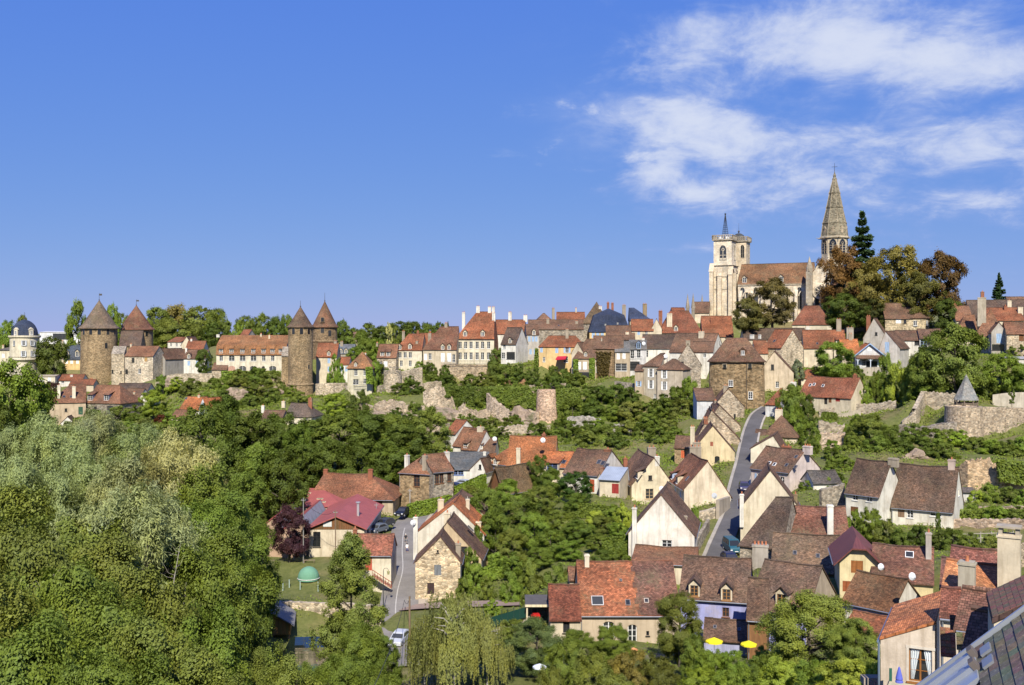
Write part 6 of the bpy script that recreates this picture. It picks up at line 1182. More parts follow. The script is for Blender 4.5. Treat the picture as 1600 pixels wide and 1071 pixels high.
far = np.clip((np.hypot(X, Y)-470)/700, 0, 1); Zf = Zf*(1-far)+36*far
hill = np.exp(-(((X-1500)/700)**2+((Y-3000)/500)**2))*95; Zf += hill
rv = spline([P(*q)+Vector((0, 0, .25)) for q in ((440,1130,92),(470,1055,112),(485,1020,125),(494,998,131))], 6)
c = np.array([(q.x, q.y, q.z) for q in rv]); d = np.hypot(X[..., None]-c[:, 0], Y[..., None]-c[:, 1]) if False else None
sel = np.where((X > c[:, 0].min()-12) & (X < c[:, 0].max()+12) & (Y > c[:, 1].min()-6) & (Y < c[:, 1].max()+8)); d = np.hypot(X[sel][:, None]-c[:, 0], Y[sel][:, None]-c[:, 1]); k = d.argmin(1); f = np.clip((d.min(1)-3.4)/3.5, 0, 1); Zf[sel] = np.where(f < 1, np.minimum(Zf[sel], Zf[sel]*f+(c[k, 2]-.8)*(1-f)), Zf[sel])
# roads press the ground flat beneath them
for r in ROADS.values():
    c = np.array([(q.x, q.y, q.z) for q in r['c']])
    sel = np.where((X > c[:, 0].min()-14) & (X < c[:, 0].max()+14) & (Y > c[:, 1].min()-14) & (Y < c[:, 1].max()+14))
    px_, py_ = X[sel], Y[sel]; d = np.hypot(px_[:, None]-c[:, 0], py_[:, None]-c[:, 1]); k = d.argmin(1); dm = d.min(1)
    f = np.clip((dm-r['w']/2-2.6)/5.0, 0, 1); Zf[sel] = Zf[sel]*f+(c[k, 2]-0.22)*(1-f)
nx, ny = len(gxs), len(gys)
rough = (np.sin(X*0.9+Y*0.37)*np.cos(Y*0.83-X*0.21)+np.sin(X*2.3-Y*1.9)*.5)*0.06
Zt = Zf+rough*(np.hypot(X, Y) < 450)-0.05
me = bpy.data.meshes.new('ground'); me.vertices.add(nx*ny); me.vertices.foreach_set('co', np.stack([X, Y, Zt], -1).ravel())
ii = (np.arange(ny-1)[:, None]*nx+np.arange(nx-1)).ravel(); quads = np.stack([ii, ii+1, ii+nx+1, ii+nx], -1)
me.loops.add(quads.size); me.loops.foreach_set('vertex_index', quads.ravel()); me.polygons.add(len(quads)); me.polygons.foreach_set('loop_start', np.arange(0, quads.size, 4))
me.update(); me.validate(); me.polygons.foreach_set('use_smooth', np.ones(len(quads), bool)); me.materials.append(M['ground'])
go = obj('ground', me); tag(go, None, None, kind='structure')
def hz(x, y):
    i = int(np.clip(np.searchsorted(gxs, x)-1, 0, nx-2)); j = int(np.clip(np.searchsorted(gys, y)-1, 0, ny-2))
    u = (x-gxs[i])/(gxs[i+1]-gxs[i]); v = (y-gys[j])/(gys[j+1]-gys[j])
    return float((Zt[j, i]*(1-u)+Zt[j, i+1]*u)*(1-v)+(Zt[j+1, i]*(1-u)+Zt[j+1, i+1]*u)*v)
def ribbon(name, c, off0, off1, dz, mat, colr, thick=0.0):
    b = MB(); prev = None; n = len(c); ln = 0
    for i in range(n):
        t = (c[min(i+1, n-1)]-c[max(i-1, 0)]); t.z = 0; t.normalize(); s = Vector((t.y, -t.x, 0))
        cur = (c[i]+s*off0+Vector((0, 0, dz)), c[i]+s*off1+Vector((0, 0, dz)))
        if prev:
            b.poly([prev[0], prev[1], cur[1], cur[0]])
            if thick:
                dn = Vector((0, 0, -thick))
                b.poly([prev[0], cur[0], cur[0]+dn, prev[0]+dn]); b.poly([prev[1], cur[1], cur[1]+dn, prev[1]+dn])
        prev = cur
    o = b.build(name, mat, None, colr); tag(o, None, None, kind='structure'); return o
c = ROADS['left']['c']; ribbon('road', c, -2.7, 2.7, 0.0, 'asphalt', (0.20, 0.185, 0.17)); ribbon('pavement', c[18:], 2.7, 4.0, 0.12, 'asphalt', (0.38, 0.32, 0.25), .3)
ribbon('road_marking', c[12:60], -0.55, -0.40, 0.006, 'paint', (0.42, 0.40, 0.36))
c = ROADS['lane']['c']; ribbon('lane', c, -1.7, 1.7, 0.03, 'asphalt', (0.27, 0.20, 0.165))
c = ROADS['hill']['c']; ribbon('hill_road', c, -1.6, 1.6, 0.0, 'asphalt', (0.105, 0.10, 0.10)); ribbon('hill_pavement', c, -2.15, -1.6, 0.12, 'asphalt', (0.33, 0.30, 0.26), .3); ribbon('hill_pavement_upper', c[45:], 1.6, 2.0, 0.12, 'asphalt', (0.40, 0.36, 0.30), .3)
ribbon('river', rv, -3.2, 3.2, 0.0, 'water', None)

# ------------------------------------------------------------------ vegetation
def leaf_mesh(name, cpos, cnrm, size, rs, asp=0.6, up=None):
    """one rhombus per leaf"""
    n = len(cpos)
    a = rs.randn(n, 3)
    if up is not None: a = a*0.45+up
    t1 = a-cnrm*(a*cnrm).sum(1)[:, None]; t1 /= np.linalg.norm(t1, axis=1)[:, None]+1e-9; t2 = np.cross(cnrm, t1)
    s = (size*(0.65+0.7*rs.rand(n)))[:, None]
    v = np.stack([cpos-t1*s, cpos+t2*s*asp, cpos+t1*s, cpos-t2*s*asp], 1).reshape(-1, 3)
    me = bpy.data.meshes.new(name); me.vertices.add(len(v)); me.vertices.foreach_set('co', v.ravel())
    q = np.arange(len(v)); me.loops.add(len(v)); me.loops.foreach_set('vertex_index', q); me.polygons.add(n); me.polygons.foreach_set('loop_start', q[::4])
    me.update(); me.materials.append(M['leaf']); return me
def unit(a): return a/(np.linalg.norm(a, axis=1)[:, None]+1e-9)
def crown_pts(seed, ncl, nlf, H=2.4, z0=0.45, shape='round', cr=(0.20, 0.36), fill=0.35, lump=1.0, nlob=19, stretch=.85):
    """limbs carry lobes, lobes carry leaf sprays, sprays carry leaves: gaps and shade between the lobes"""
    rs = np.random.RandomState(seed)
    def prof(h01):
        if shape == 'round': return np.sqrt(np.clip(1-(2*h01-0.90)**2*1.02, 0.05, 1))
        if shape == 'cone': return np.clip(1.08*(1-h01)**0.75+0.06, 0, 0.92)*np.clip(h01*6+.35, 0, 1)
        if shape == 'dome': return np.sqrt(np.clip(1-h01**2.2, 0.04, 1))
        return np.clip(0.45+0.75*h01, 0, 1)*np.sqrt(np.clip(1-np.clip(h01-.62, 0, 1)**2*5.5, .06, 1))
    k = np.arange(nlob); h01 = (k+.5)/nlob; h01 = np.clip(h01+rs.uniform(-.05, .05, nlob), .04, .96); pr = prof(h01)
    ang = k*2.39996+rs.uniform(-.4, .4, nlob); rr = pr*rs.uniform(.42, .78, nlob); rr[-1] *= .3
    lc = np.stack([rr*np.cos(ang), rr*np.sin(ang), z0+(H-z0)*h01], 1); lr = rs.uniform(.24, .42, nlob)*np.clip(.5+.65*pr, .5, 1.1)
    lc[:, 2] = np.clip(lc[:, 2], z0+lr*.6, H-lr*.75)
    li = rs.choice(nlob, ncl, p=lr**2/(lr**2).sum()); d = unit(rs.randn(ncl, 3)+np.array([0, 0, .30])); od = unit(lc[li]-np.array([0, 0, z0+(H-z0)*.45])); d = unit(d+od*.55)
    cc = lc[li]+d*(lr[li]*rs.uniform(.40, 1.18, ncl))[:, None]*np.array([1, 1, stretch])
    cs = (cr[0]+(cr[1]-cr[0])*rs.rand(ncl)**1.5)*.66
    kk = rs.choice(ncl, nlf, p=cs**2/(cs**2).sum()); ld = unit(rs.randn(nlf, 3)+d[kk]*.9+np.array([0, 0, .3])); rr2 = cs[kk]*(0.35+0.75*rs.rand(nlf)**.6)
    pos = cc[kk]+(ld*rr2[:, None]*.85+rs.randn(nlf, 3)*(cs[kk]*.26)[:, None])*np.array([1, 1, stretch])
    nrm = unit(ld*.6+d[kk]*.7+rs.randn(nlf, 3)*.42+np.array([0, 0, .25])); pos[:, 2] = np.maximum(pos[:, 2], 0.02)
    return pos, nrm, cc, cs, rs
def trunk_mesh(name, cc, H, z0, r=0.06, nb=9, seed=0, lean=0.0):
    rr = random.Random(seed); b = MB(); top = Vector((lean, 0, H*.72)); pts = [Vector((0, 0, -.12)), Vector((.01, 0, z0*.6)), Vector((.03*rr.uniform(-1, 1), .03, z0+.3)), Vector((.05*rr.uniform(-1, 1)+lean*.6, .02, H*.52)), top]
    rad = [r*1.35, r, r*.8, r*.5, r*.15]
    for i in range(4): b.tube(pts[i], pts[i+1], rad[i], rad[i+1], 7, False)
    idx = list(range(len(cc))); rr.shuffle(idx)
    for k in idx[:nb]:
        e = Vector(cc[k]); t = rr.uniform(.35, .85); z = max(z0*.7, min(e.z-.25, H*.6)); s = Vector((0, 0, z)); m = s.lerp(e, .5)+Vector((0, 0, .08))
        b.tube(s, m, r*.45, r*.28, 5, False); b.tube(m, e, r*.28, r*.08, 5, False)
    return b.mesh(name, 'bark')
VAR = {}
def variant(key, seed, ncl, nlf, leaf, H=2.4, z0=.45, shape='round', cr=(.2, .36), fill=.35, asp=.6, up=None, nb=9, tr=.06, nlob=19, stretch=.85):
    pos, nrm, cc, cs, rs = crown_pts(seed, ncl, nlf, H, z0, shape, cr, fill, 1.0, nlob, stretch)
    VAR.setdefault(key, []).append((leaf_mesh('crown_'+key, pos, nrm, leaf, rs, asp, up), trunk_mesh('trunk_'+key, cc, H, z0, tr, nb, seed), H))
for s in (1, 2, 3): variant('near', s, 260, 88000, .0185, cr=(.15, .30), nb=14)
for s in (4, 5): variant('willow', s, 300, 84000, .026, nlob=22, stretch=1.15, asp=.26, up=np.array([0, 0, .8]), cr=(.13, .26), shape='round', nb=14, z0=.35)
for s in (6, 7, 8): variant('mid', s, 150, 30000, .031, cr=(.18, .34))
for s in (9, 10, 11): variant('far', s, 150, 15000, .042, cr=(.20, .36), nb=6, nlob=28)
for s in (12, 13, 14): variant('shrub', s, 80, 14000, .042, H=1.5, z0=.05, shape='dome', cr=(.18, .34), nb=4, tr=.03)
for s in (15, 16): variant('bush', s, 150, 44000, .024, H=1.5, z0=.06, shape='dome', cr=(.13, .28), nb=6, tr=.03)
for s in (17, 18): variant('cone', s, 320, 76000, .021, H=3.0, z0=.15, shape='cone', cr=(.13, .26), nb=12, nlob=24)
for s in (19, 20): variant('tall', s, 80, 16000, .042, H=3.4, z0=.5, shape='vase', cr=(.18, .32))
def weeping(seed=31, nbun=34):
    rs = np.random.RandomState(seed); P_, N_ = [], []
    for i in range(nbun):
        a = rs.rand()*2*math.pi; r = .85*math.sqrt(rs.rand()); zt = 2.38-1.0*r**1.6-.55*rs.rand(); sp = rs.uniform(.07, .17); dirx, diry = math.cos(a), math.sin(a)
        for j in range(16):
            ox, oy = r*dirx+rs.randn()*sp, r*diry+rs.randn()*sp; z1 = zt-abs(rs.randn())*.12; ln = rs.uniform(.35, .95); n = int(95*ln); t = rs.rand(n)**.85
            P_.append(np.stack([ox+.10*dirx*np.sqrt(t)+rs.randn(n)*.014, oy+.10*diry*np.sqrt(t)+rs.randn(n)*.014, np.maximum(z1-ln*t+.06*np.sqrt(t), .05)], 1)); N_.append(np.tile([dirx, diry, .35], (n, 1))+rs.randn(n, 3)*.5)
    p, nn = np.concatenate(P_), unit(np.concatenate(N_)); cc = np.stack([np.cos(np.arange(16)*2.4)*.5, np.sin(np.arange(16)*2.4)*.5, 1.3+.7*rs.rand(16)], 1)
    VAR.setdefault('weep', []).append((leaf_mesh('crown_weeping', p, nn, .024, rs, .42, np.array([0, 0, -1.2])), trunk_mesh('trunk_weeping', cc, 2.4, .5, .045, 16, 3), 2.4))
weeping(32)
weeping()
def conifer(seed, H=3.2, droop=.12, tiers=15, wob=.2):
    rs = np.random.RandomState(seed); P_, N_ = [], []
    for i in range(tiers):
        f = i/(tiers-1); z = .25+(H-.3)*f; R_ = (1-f)**.85*(1-wob*rs.rand())+.04; nb = int(12-5*f)
        for b in range(nb):
            a = rs.rand()*6.28; n = int(300*(R_+.15)); t = rs.rand(n)**.8; w = .16*R_*(1-t*.6)+.03
            x = R_*t; y = (rs.rand(n)-.5)*2*w; zz = z-droop*t*R_*2+.10*t**3+rs.randn(n)*.03
            P_.append(np.stack([x*math.cos(a)-y*math.sin(a), x*math.sin(a)+y*math.cos(a), zz], 1)); N_.append(np.tile([.25*math.cos(a), .25*math.sin(a), 1.0], (n, 1))+rs.randn(n, 3)*.4)
    p, nn = np.concatenate(P_), unit(np.concatenate(N_)); b = MB(); b.tube((0, 0, -.1), (0, 0, H*.97), .055, .01, 7, False)
    VAR.setdefault('conifer', []).append((leaf_mesh('crown_conifer', p, nn, .062, rs, .5), b.mesh('trunk_conifer', 'bark'), H))
conifer(41, 3.2, .12, 20); conifer(42, 3.0, .22, 15, .45)
BARK = (0.10, 0.085, 0.065)
_tn = [0]
def plant(kind, x, y, z, r, h, colr, label, cat='tree', group=None, name=None, vi=None, bark=BARK, squash=1.0):
    v = VAR[kind]; _tn[0] += 1; vi = (_tn[0] if vi is None else vi) % len(v); cm, tm, H = v[vi]
    e = empty(name or 'tree', (x, y, z), rnd.uniform(0, 6.28)); tag(e, label, cat, group)
    bj = rnd.uniform(.88, 1.14); j = [c*bj*rnd.uniform(.96, 1.04) for c in colr]
    obj('crown', cm, e, j, scale=(r, r*squash, h/H)); obj('trunk', tm, e, bark, scale=(r, r*squash, h/H)); return e
def tree(label, kind, px, yt, D, wpx, colr, yb=None, group=None, name='tree', cat='tree', vi=None, bark=BARK, dz=0.0):
    p = P(px, yt, D); z = hz(p.x, p.y)-.1 if yb is None else zpx(yb, D); h = max(p.z-z, 1.0); rr_ = wpx/2/F*D; h = max(h, 1.15*rr_); rr_ = max(rr_, h/3.3) if kind in ('near', 'willow', 'mid') else rr_; rr_ = min(rr_, h/(1.5 if kind in ('near', 'mid', 'far', 'willow') else .95))
    return plant(kind, p.x, p.y, z, rr_, h*1.02, colr, label, cat, group, name, vi, bark)
DKG=(0.088,0.122,0.022); MDG=(0.124,0.165,0.030); OLV=(0.150,0.176,0.038); SIL=(0.240,0.278,0.130); YEL=(0.400,0.385,0.170); BRT=(0.205,0.275,0.036); AUT=(0.188,0.108,0.040); AUO=(0.190,0.162,0.045); PUR=(0.062,0.027,0.036); PIN=(0.046,0.082,0.034); GRN=(0.155,0.218,0.034); LIM=(0.260,0.315,0.048)
# --- left wood in front
for px, yt, D, w in ((70,672,150,120),(150,664,156,130),(225,684,150,120),(15,690,150,110),(120,720,128,130),(195,742,122,120),(45,752,118,120),(262,812,104,110)):
    tree('silvery grey-green willow in the dense riverside wood', 'willow', px, yt, D, w, SIL, group='silvery willows of the riverside wood', name='willow_tree')
tree('pale yellow-green willow standing out in the riverside wood', 'willow', 272, 702, 132, 150, YEL, name='willow_tree')
tree('smaller yellowish willow leaning against the pale yellow-green one', 'willow', 232, 745, 126, 70, (0.19,0.19,0.07), name='willow_tree')
tree('silver willow hanging low in the middle of the riverside wood', 'willow', 212, 800, 92, 95, SIL, name='willow_tree')
for px, yt, D, w in ((330,745,128,100),(352,790,118,90),(310,800,108,100),(372,820,126,50),(345,850,100,95),(362,885,108,66),(296,878,92,100)):
    tree('mid green alder on the edge of the riverside wood', 'near', px, yt, D, w, MDG, group='alders on the edge of the riverside wood', name='alder_tree')
for px, yt, D, w in ((40,790,96,140),(110,822,90,140),(20,850,82,150),(165,868,84,120),(90,905,72,160),(225,915,76,130),(10,940,64,170),(150,965,66,150),(60,1000,56,190),(230,1000,62,150),(300,955,78,110),(330,985,80,100),(320,1040,62,150),(180,1040,52,190),(400,1030,84,70),(445,1050,76,70)):
    tree('olive green alder crowding the front of the riverside wood', 'near', px, yt, D, w, OLV if (px//10) % 3 else MDG, group='alders crowding the front of the riverside wood', name='alder_tree')
for px, yt, D, w in ((505,1040,88,60),(560,985,100,80),(600,1000,104,62),(540,1035,84,90),(590,1045,90,80)):
    tree('low green alder beside the little river', 'near', px, yt, D, w, MDG, group='low alders beside the little river', name='alder_tree')
tree('tall conical dark green alder beside the small red-roofed roadside house', 'cone', 549, 842, 116, 118, (0.150,0.185,0.042), name='alder_tree')
tree('drooping weeping birch in front of the lane', 'weep', 708, 902, 98, 124, (0.205,0.215,0.070), name='birch_tree', bark=(0.35,0.33,0.29))
tree('smaller weeping birch joined to the larger birch by the lane', 'weep', 664, 945, 101, 70, (0.20,0.21,0.070), name='birch_tree', bark=(0.35,0.33,0.29))
tree('third weeping birch leaning to the right of the lane birches', 'weep', 762, 950, 96, 80, (0.205,0.215,0.070), name='birch_tree', bark=(0.35,0.33,0.29))
tree('dark purple plum tree in front of the red workshop', 'mid', 452, 796, 164, 60, PUR, name='plum_tree')
tree('light green tree hanging over the red workshop wall', 'mid', 546, 850, 148, 46, OLV)
# dead birch poles in the wood
def dead_tree(label, px, yt, yb, D, lean, group=None):
    p = P(px, yb, D); t = P(px+lean, yt, D); e = empty('dead_birch', p); tag(e, label, 'tree', group); rr = random.Random(int(px)); v = t-p
    b = MB(); b.tube((0, 0, -6), v*.5, .06, .045, 6, False); b.tube(v*.5, v, .045, .012, 6, False); b.build('trunk', 'bark', e, (0.34, 0.31, 0.26))
    for k in range(10):
        f = rr.uniform(.3, .97); q = v*f; a = rr.uniform(0, 6.28); ln = ((1-f)*1.8+.4)*rr.uniform(.6, 1.2); m = q+Vector((math.cos(a)*ln*.5, math.sin(a)*ln*.4, ln*.12)); en = q+Vector((math.cos(a)*ln, math.sin(a)*ln*.8, ln*rr.uniform(.2, .9)))
        b = MB(); b.tube(q, m, .018, .012, 4, False); b.tube(m, en, .012, .005, 4, False); b.build('branch', 'bark', e, (0.27, 0.24, 0.19))
dead_tree('bare white birch pole leaning right inside the riverside wood', 262, 850, 960, 84, 20)
dead_tree('bare white birch pole with many twigs right of the leaning pole', 278, 910, 1010, 78, 13)
dead_tree('short bare birch stem at the left of the riverside wood', 78, 895, 950, 76, 6)
dead_tree('thin bare birch stem beside the silver willow in the wood', 138, 935, 990, 74, 2)
dead_tree('fallen pale branch low in the riverside wood', 182, 985, 1030, 66, 16)
# --- dark wood behind the workshop
for px, yt, D, w in ((318,640,212,90),(352,628,226,80),(300,700,190,80),(345,700,186,90),(395,652,222,90),(440,652,224,80),(400,700,190,90),(440,712,186,80),(485,660,224,80),(530,650,228,90),(575,648,230,80),(615,652,232,80),(470,700,206,80),(520,694,210,80),(565,690,212,80),(605,692,214,70),(640,668,230,70),(455,740,192,50),(380,745,176,80)):
    tree('dark green lime tree in the dense wood behind the long barn', 'mid', px, yt, D, w, DKG if (px//7) % 3 else MDG, group='trees of the wood behind the long barn')
tree('yellow-green tipped tree at the right end of the wood', 'mid', 672, 642, 236, 62, OLV)
tree('bright lime green tree among the dark wood', 'mid', 466, 668, 212, 60, (0.10,0.15,0.025))
tree('bright green walnut at the far left edge of the picture', 'mid', 16, 574, 230, 90, GRN)
tree('darker green tree below the far left walnut', 'mid', 40, 640, 240, 80, MDG)
tree('bushy green tree at the left edge above the willows', 'mid', -12, 640, 215, 90, DKG)
tree('light green tree beside the large beige stone house', 'mid', 240, 612, 300, 44, BRT)
tree('bronze red small tree below the white orange-roofed house', 'far', 252, 650, 285, 20, (0.10,0.03,0.015))
for px, yt, D, w, c in ((150,655,300,40,MDG),(185,648,302,40,OLV),(212,646,300,38,MDG),(128,664,296,34,MDG),(228,664,290,36,OLV),(265,664,285,34,GRN),(290,662,280,36,DKG),(70,650,300,34,MDG),(90,668,288,34,OLV),(50,668,280,40,MDG),(110,676,270,44,SIL),(200,672,270,44,MDG),(245,680,262,46,OLV),(160,676,270,40,MDG),(285,688,250,44,DKG)):
    tree('leafy garden shrub on the bank below the large beige stone house', 'shrub', px, yt, D, w, c, group='garden shrubs below the large beige stone house', name='shrub', cat='shrub')
tree('copper coloured bush beside the brown roofed shed', 'shrub', 78, 600, 346, 36, (0.075,0.035,0.03), name='shrub', cat='shrub')
tree('big dark chestnut between the domed mansion and the castle', 'far', 84, 529, 376, 48, DKG)
tree('airy light green tree behind the left broad tower', 'far', 122, 478, 418, 34, GRN)
tree('thin light green tree right behind the left broad tower', 'far', 176, 482, 420, 24, GRN)
tree('bushy green tree at the skyline left of the domed mansion', 'far', 8, 504, 420, 32, GRN)
tree('small tree top behind the dome', 'far', 35, 498, 430, 22, OLV)
tree('round clipped dark tree in front of the convent lodge', 'far', 318, 549, 372, 27, DKG)
for px, yt, D, w, c in ((190,492,480,36,OLV),(245,486,490,50,OLV),(280,482,500,56,AUO),(318,482,490,60,OLV),(340,488,480,40,MDG),(262,500,470,44,OLV),(300,505,465,46,OLV),(336,508,460,38,DKG),(235,505,470,36,MDG)):
    tree('olive green tree of the skyline wood left of the convent', 'far', px, yt, D, w, c, group='trees of the skyline wood left of the convent')
for px, yt, D, w, c in ((385,496,440,36,MDG),(410,495,445,36,MDG),(432,499,440,34,DKG),(448,494,450,26,MDG),(372,508,430,26,GRN)):
    tree('green tree on the skyline behind the convent roof', 'far', px, yt, D, w, c, group='trees behind the convent roof')
for px, yt, D, w, c in ((536,505,430,28,DKG),(556,515,430,40,MDG),(575,508,450,34,MDG),(596,512,450,34,DKG),(622,504,460,44,DKG),(645,506,470,40,DKG),(570,530,400,34,MDG),(590,530,400,30,GRN),(555,545,390,28,GRN),(664,508,480,36,MDG),(690,506,480,30,DKG)):
    tree('green tree on the skyline between the towers and the ridge houses', 'far', px, yt, D, w, c, group='skyline trees right of the castle towers')
tree('yellowing narrow poplar left of the ridge houses', 'tall', 608, 508, 415, 12, YEL)
tree('narrow light poplar beside the yellowing poplar', 'tall', 619, 512, 415, 11, OLV)
for px, D in ((650,700),(668,720),(684,700),(700,730),(632,690)):
    tree('tiny distant spruce on the horizon behind the ridge houses', 'conifer', px, 503+ (px % 3), D, 12, PIN, yb=540, group='distant spruces on the horizon')
# --- slope under the convent and castle
for px, yt, D, w, c in ((332,600,352,30,MDG),(350,594,352,34,GRN),(375,590,352,40,OLV),(400,588,354,40,MDG),(422,586,352,36,OLV),(440,600,342,26,MDG),(398,606,336,34,MDG),(420,604,334,34,OLV),(455,612,334,30,GRN),(345,618,328,34,DKG),(390,628,318,36,MDG),(425,628,320,36,MDG),(465,628,318,30,OLV),(295,610,346,30,OLV),(275,594,352,34,LIM),(255,590,354,30,GRN),(300,592,352,28,OLV),(320,632,318,40,GRN)):
    tree('wild shrub on the rocky slope below the convent', 'shrub', px, yt, D, w, c, group='wild shrubs below the convent', name='shrub', cat='shrub')
tree('bright yellow-green round tree below the rampart wall', 'mid', 524, 617, 300, 52, LIM)
tree('dark bush against the slope right of the bright round tree', 'shrub', 563, 612, 312, 34, DKG, name='shrub', cat='shrub')
tree('climber-clad bush beside the cream house by the slender tower', 'shrub', 524, 560, 352, 26, GRN, name='shrub', cat='shrub')
tree('shrub on the terrace right of the square pale house', 'shrub', 584, 570, 332, 26, GRN, name='shrub', cat='shrub')
# --- rampart vegetation
for px, yt, D, w, c in ((596,570,338,26,MDG),(640,590,330,26,MDG),(655,566,340,18,GRN),(672,568,340,26,DKG),(695,574,338,26,DKG),(645,604,322,34,DKG),(625,606,322,30,MDG),(676,590,335,30,MDG),(700,592,334,28,DKG),(735,588,332,30,MDG),(755,590,330,34,OLV),(775,548,342,28,DKG),(790,570,332,34,MDG),(812,572,332,34,DKG),(770,572,334,30,DKG),(800,590,322,32,MDG),(835,580,328,26,DKG),(862,574,330,26,MDG),(880,578,324,30,DKG),(900,582,320,34,MDG),(868,590,318,34,DKG),(850,596,314,28,MDG)):
    tree('dark ivy-green bush on the rampart terrace', 'shrub', px, yt, D, w, c, group='bushes on the rampart terrace', name='shrub', cat='shrub')
for px, yt, D, w, c in ((705,606,314,40,DKG),(735,604,314,44,DKG),(765,606,312,40,MDG),(790,608,308,44,MDG),(815,606,308,40,OLV),(890,604,304,48,DKG),(915,608,302,46,MDG),(940,612,300,44,DKG),(965,610,298,44,MDG),(985,618,294,40,DKG),(895,628,296,44,MDG),(925,634,292,46,DKG),(955,634,290,46,MDG),(985,640,286,46,OLV),(1010,632,286,44,MDG),(1035,620,286,44,DKG),(1060,608,286,40,MDG),(1075,592,290,30,GRN),(1040,646,280,46,MDG),(1065,640,276,44,OLV),(1080,622,278,30,DKG),(1015,660,274,44,MDG),(985,672,268,44,OLV),(950,680,264,44,MDG),(915,680,264,46,DKG),(885,676,268,40,MDG),(935,662,278,30,GRN),(870,660,282,30,MDG),(840,690,262,40,DKG),(870,692,258,40,MDG),(1045,672,262,44,OLV),(1005,688,256,40,MDG),(1030,700,246,40,MDG),(965,700,248,36,DKG),(920,700,250,38,OLV),(1055,690,248,30,MDG)):
    tree('leafy shrub covering the slope under the rampart', 'shrub', px, yt, D, w, c, group='shrubs covering the slope under the rampart', name='shrub', cat='shrub')
for px, yt, D, w, c in ((620,640,298,30,DKG),(645,632,302,34,MDG),(672,650,296,26,DKG),(735,652,290,30,MDG),(752,660,288,26,DKG),(770,664,284,34,OLV),(805,652,290,34,MDG),(828,668,282,30,GRN),(800,676,272,30,MDG),(720,650,295,26,GRN),(600,672,286,34,MDG),(575,668,290,34,DKG),(550,662,296,34,MDG),(640,668,286,34,DKG),(760,684,266,30,MDG),(785,690,262,30,DKG)):
    tree('small bush among the rocks and ruined walls', 'shrub', px, yt, D, w, c, group='bushes among the ruined rampart walls', name='shrub', cat='shrub')
# --- valley gardens
tree('dark round tree beside the orange hipped roof house', 'mid', 845, 715, 196, 38, DKG)
tree('dense dark green hedge-like tree in the valley gardens', 'mid', 900, 740, 184, 50, (0.045,0.08,0.016))
tree('airy fruit tree behind the timber barn', 'mid', 862, 735, 190, 40, MDG)
tree('small weedy tree beside the road end hedge', 'mid', 735, 764, 198, 34, OLV)
for px, yt, D, w, c in ((760,768,176,56,MDG),(795,752,184,46,GRN),(812,780,172,64,MDG),(845,762,178,50,OLV),(775,800,166,52,MDG),(835,805,162,58,GRN),(870,800,164,56,MDG),(800,830,158,50,OLV),(860,830,155,60,MDG),(905,815,160,56,MDG),(940,808,164,48,OLV),(890,850,150,56,GRN),(845,858,148,56,MDG),(935,840,154,50,MDG),(965,820,160,40,GRN),(900,772,178,44,MDG)):
    tree('leafy fruit tree in the valley gardens', 'mid', px, yt, D, w, c, group='fruit trees in the valley gardens', name='fruit_tree')
for px, yt, D, w, c in ((735,862,152,34,MDG),(742,885,148,30,GRN),(775,866,152,40,GRN),(800,868,148,44,MDG),(830,880,142,40,OLV),(870,885,138,44,MDG),(885,898,132,34,OLV),(840,904,134,44,OLV),(800,905,138,36,GRN),(760,905,142,30,OLV),(726,905,145,26,MDG),(960,790,172,30,GRN),(985,838,152,24,GRN),(940,862,146,40,DKG),(970,862,144,34,MDG),(910,880,138,40,MDG),(930,800,172,30,LIM),(975,795,168,26,LIM),(745,830,162,34,DKG),(700,940,134,30,OLV),(790,955,126,40,OLV),(770,940,132,30,GRN),(725,950,130,26,OLV),(838,935,130,40,MDG)):
    tree('low garden shrub in the valley gardens', 'shrub', px, yt, D, w, c, group='low shrubs in the valley gardens', name='shrub', cat='shrub')
tree('yellow-green clipped round bush among the valley gardens', 'shrub', 972, 791, 166, 28, LIM, name='shrub', cat='shrub')
tree('young bush in the yard beside the white slim-chimney gable', 'shrub', 1088, 796, 164, 22, GRN, name='shrub', cat='shrub')
# --- front gardens
tree('white-flowering bushy tree in front of the low annex', 'near', 838, 972, 98, 92, (0.105,0.14,0.05))
tree('apple tree overlapping the front red-roofed house and blue house', 'near', 1062, 932, 98, 78, OLV, name='apple_tree')
tree('large spreading apple tree in front of the blue house', 'near', 1262, 938, 86, 150, (0.175,0.21,0.045), name='apple_tree')
tree('second apple tree joined to the large spreading one at its right', 'near', 1338, 972, 82, 80, (0.165,0.205,0.045), name='apple_tree')
tree('small tree by the door of the front red-roofed house', 'near', 958, 980, 99, 66, MDG)
tree('dark shrub tree left of the door of the front house', 'near', 905, 990, 98, 66, MDG)
for px, yt, D, w, c in ((800,985,108,60,OLV),(880,1010,92,70,MDG),(925,1025,86,80,OLV),(985,1025,86,80,AUO),(1030,1032,84,70,(0.11,0.115,0.024)),(1085,1000,92,60,MDG),(1110,1022,90,56,GRN),(1142,1022,90,56,GRN),(1190,1030,86,66,MDG),(1220,1035,82,80,LIM),(1270,1040,78,90,GRN),(1325,1035,74,90,LIM),(1100,1045,84,70,BRT),(1150,1050,80,80,GRN),(860,1050,82,60,OLV),(955,1055,80,80,OLV),(1375,1040,64,60,LIM),(1192,1016,93,44,GRN),(1240,1000,88,70,MDG),(1075,985,99,40,GRN)):
    tree('bushy garden shrub at the front edge below the front row', 'bush', px, yt, D, w, c, group='garden shrubs below the front row', name='shrub', cat='shrub')
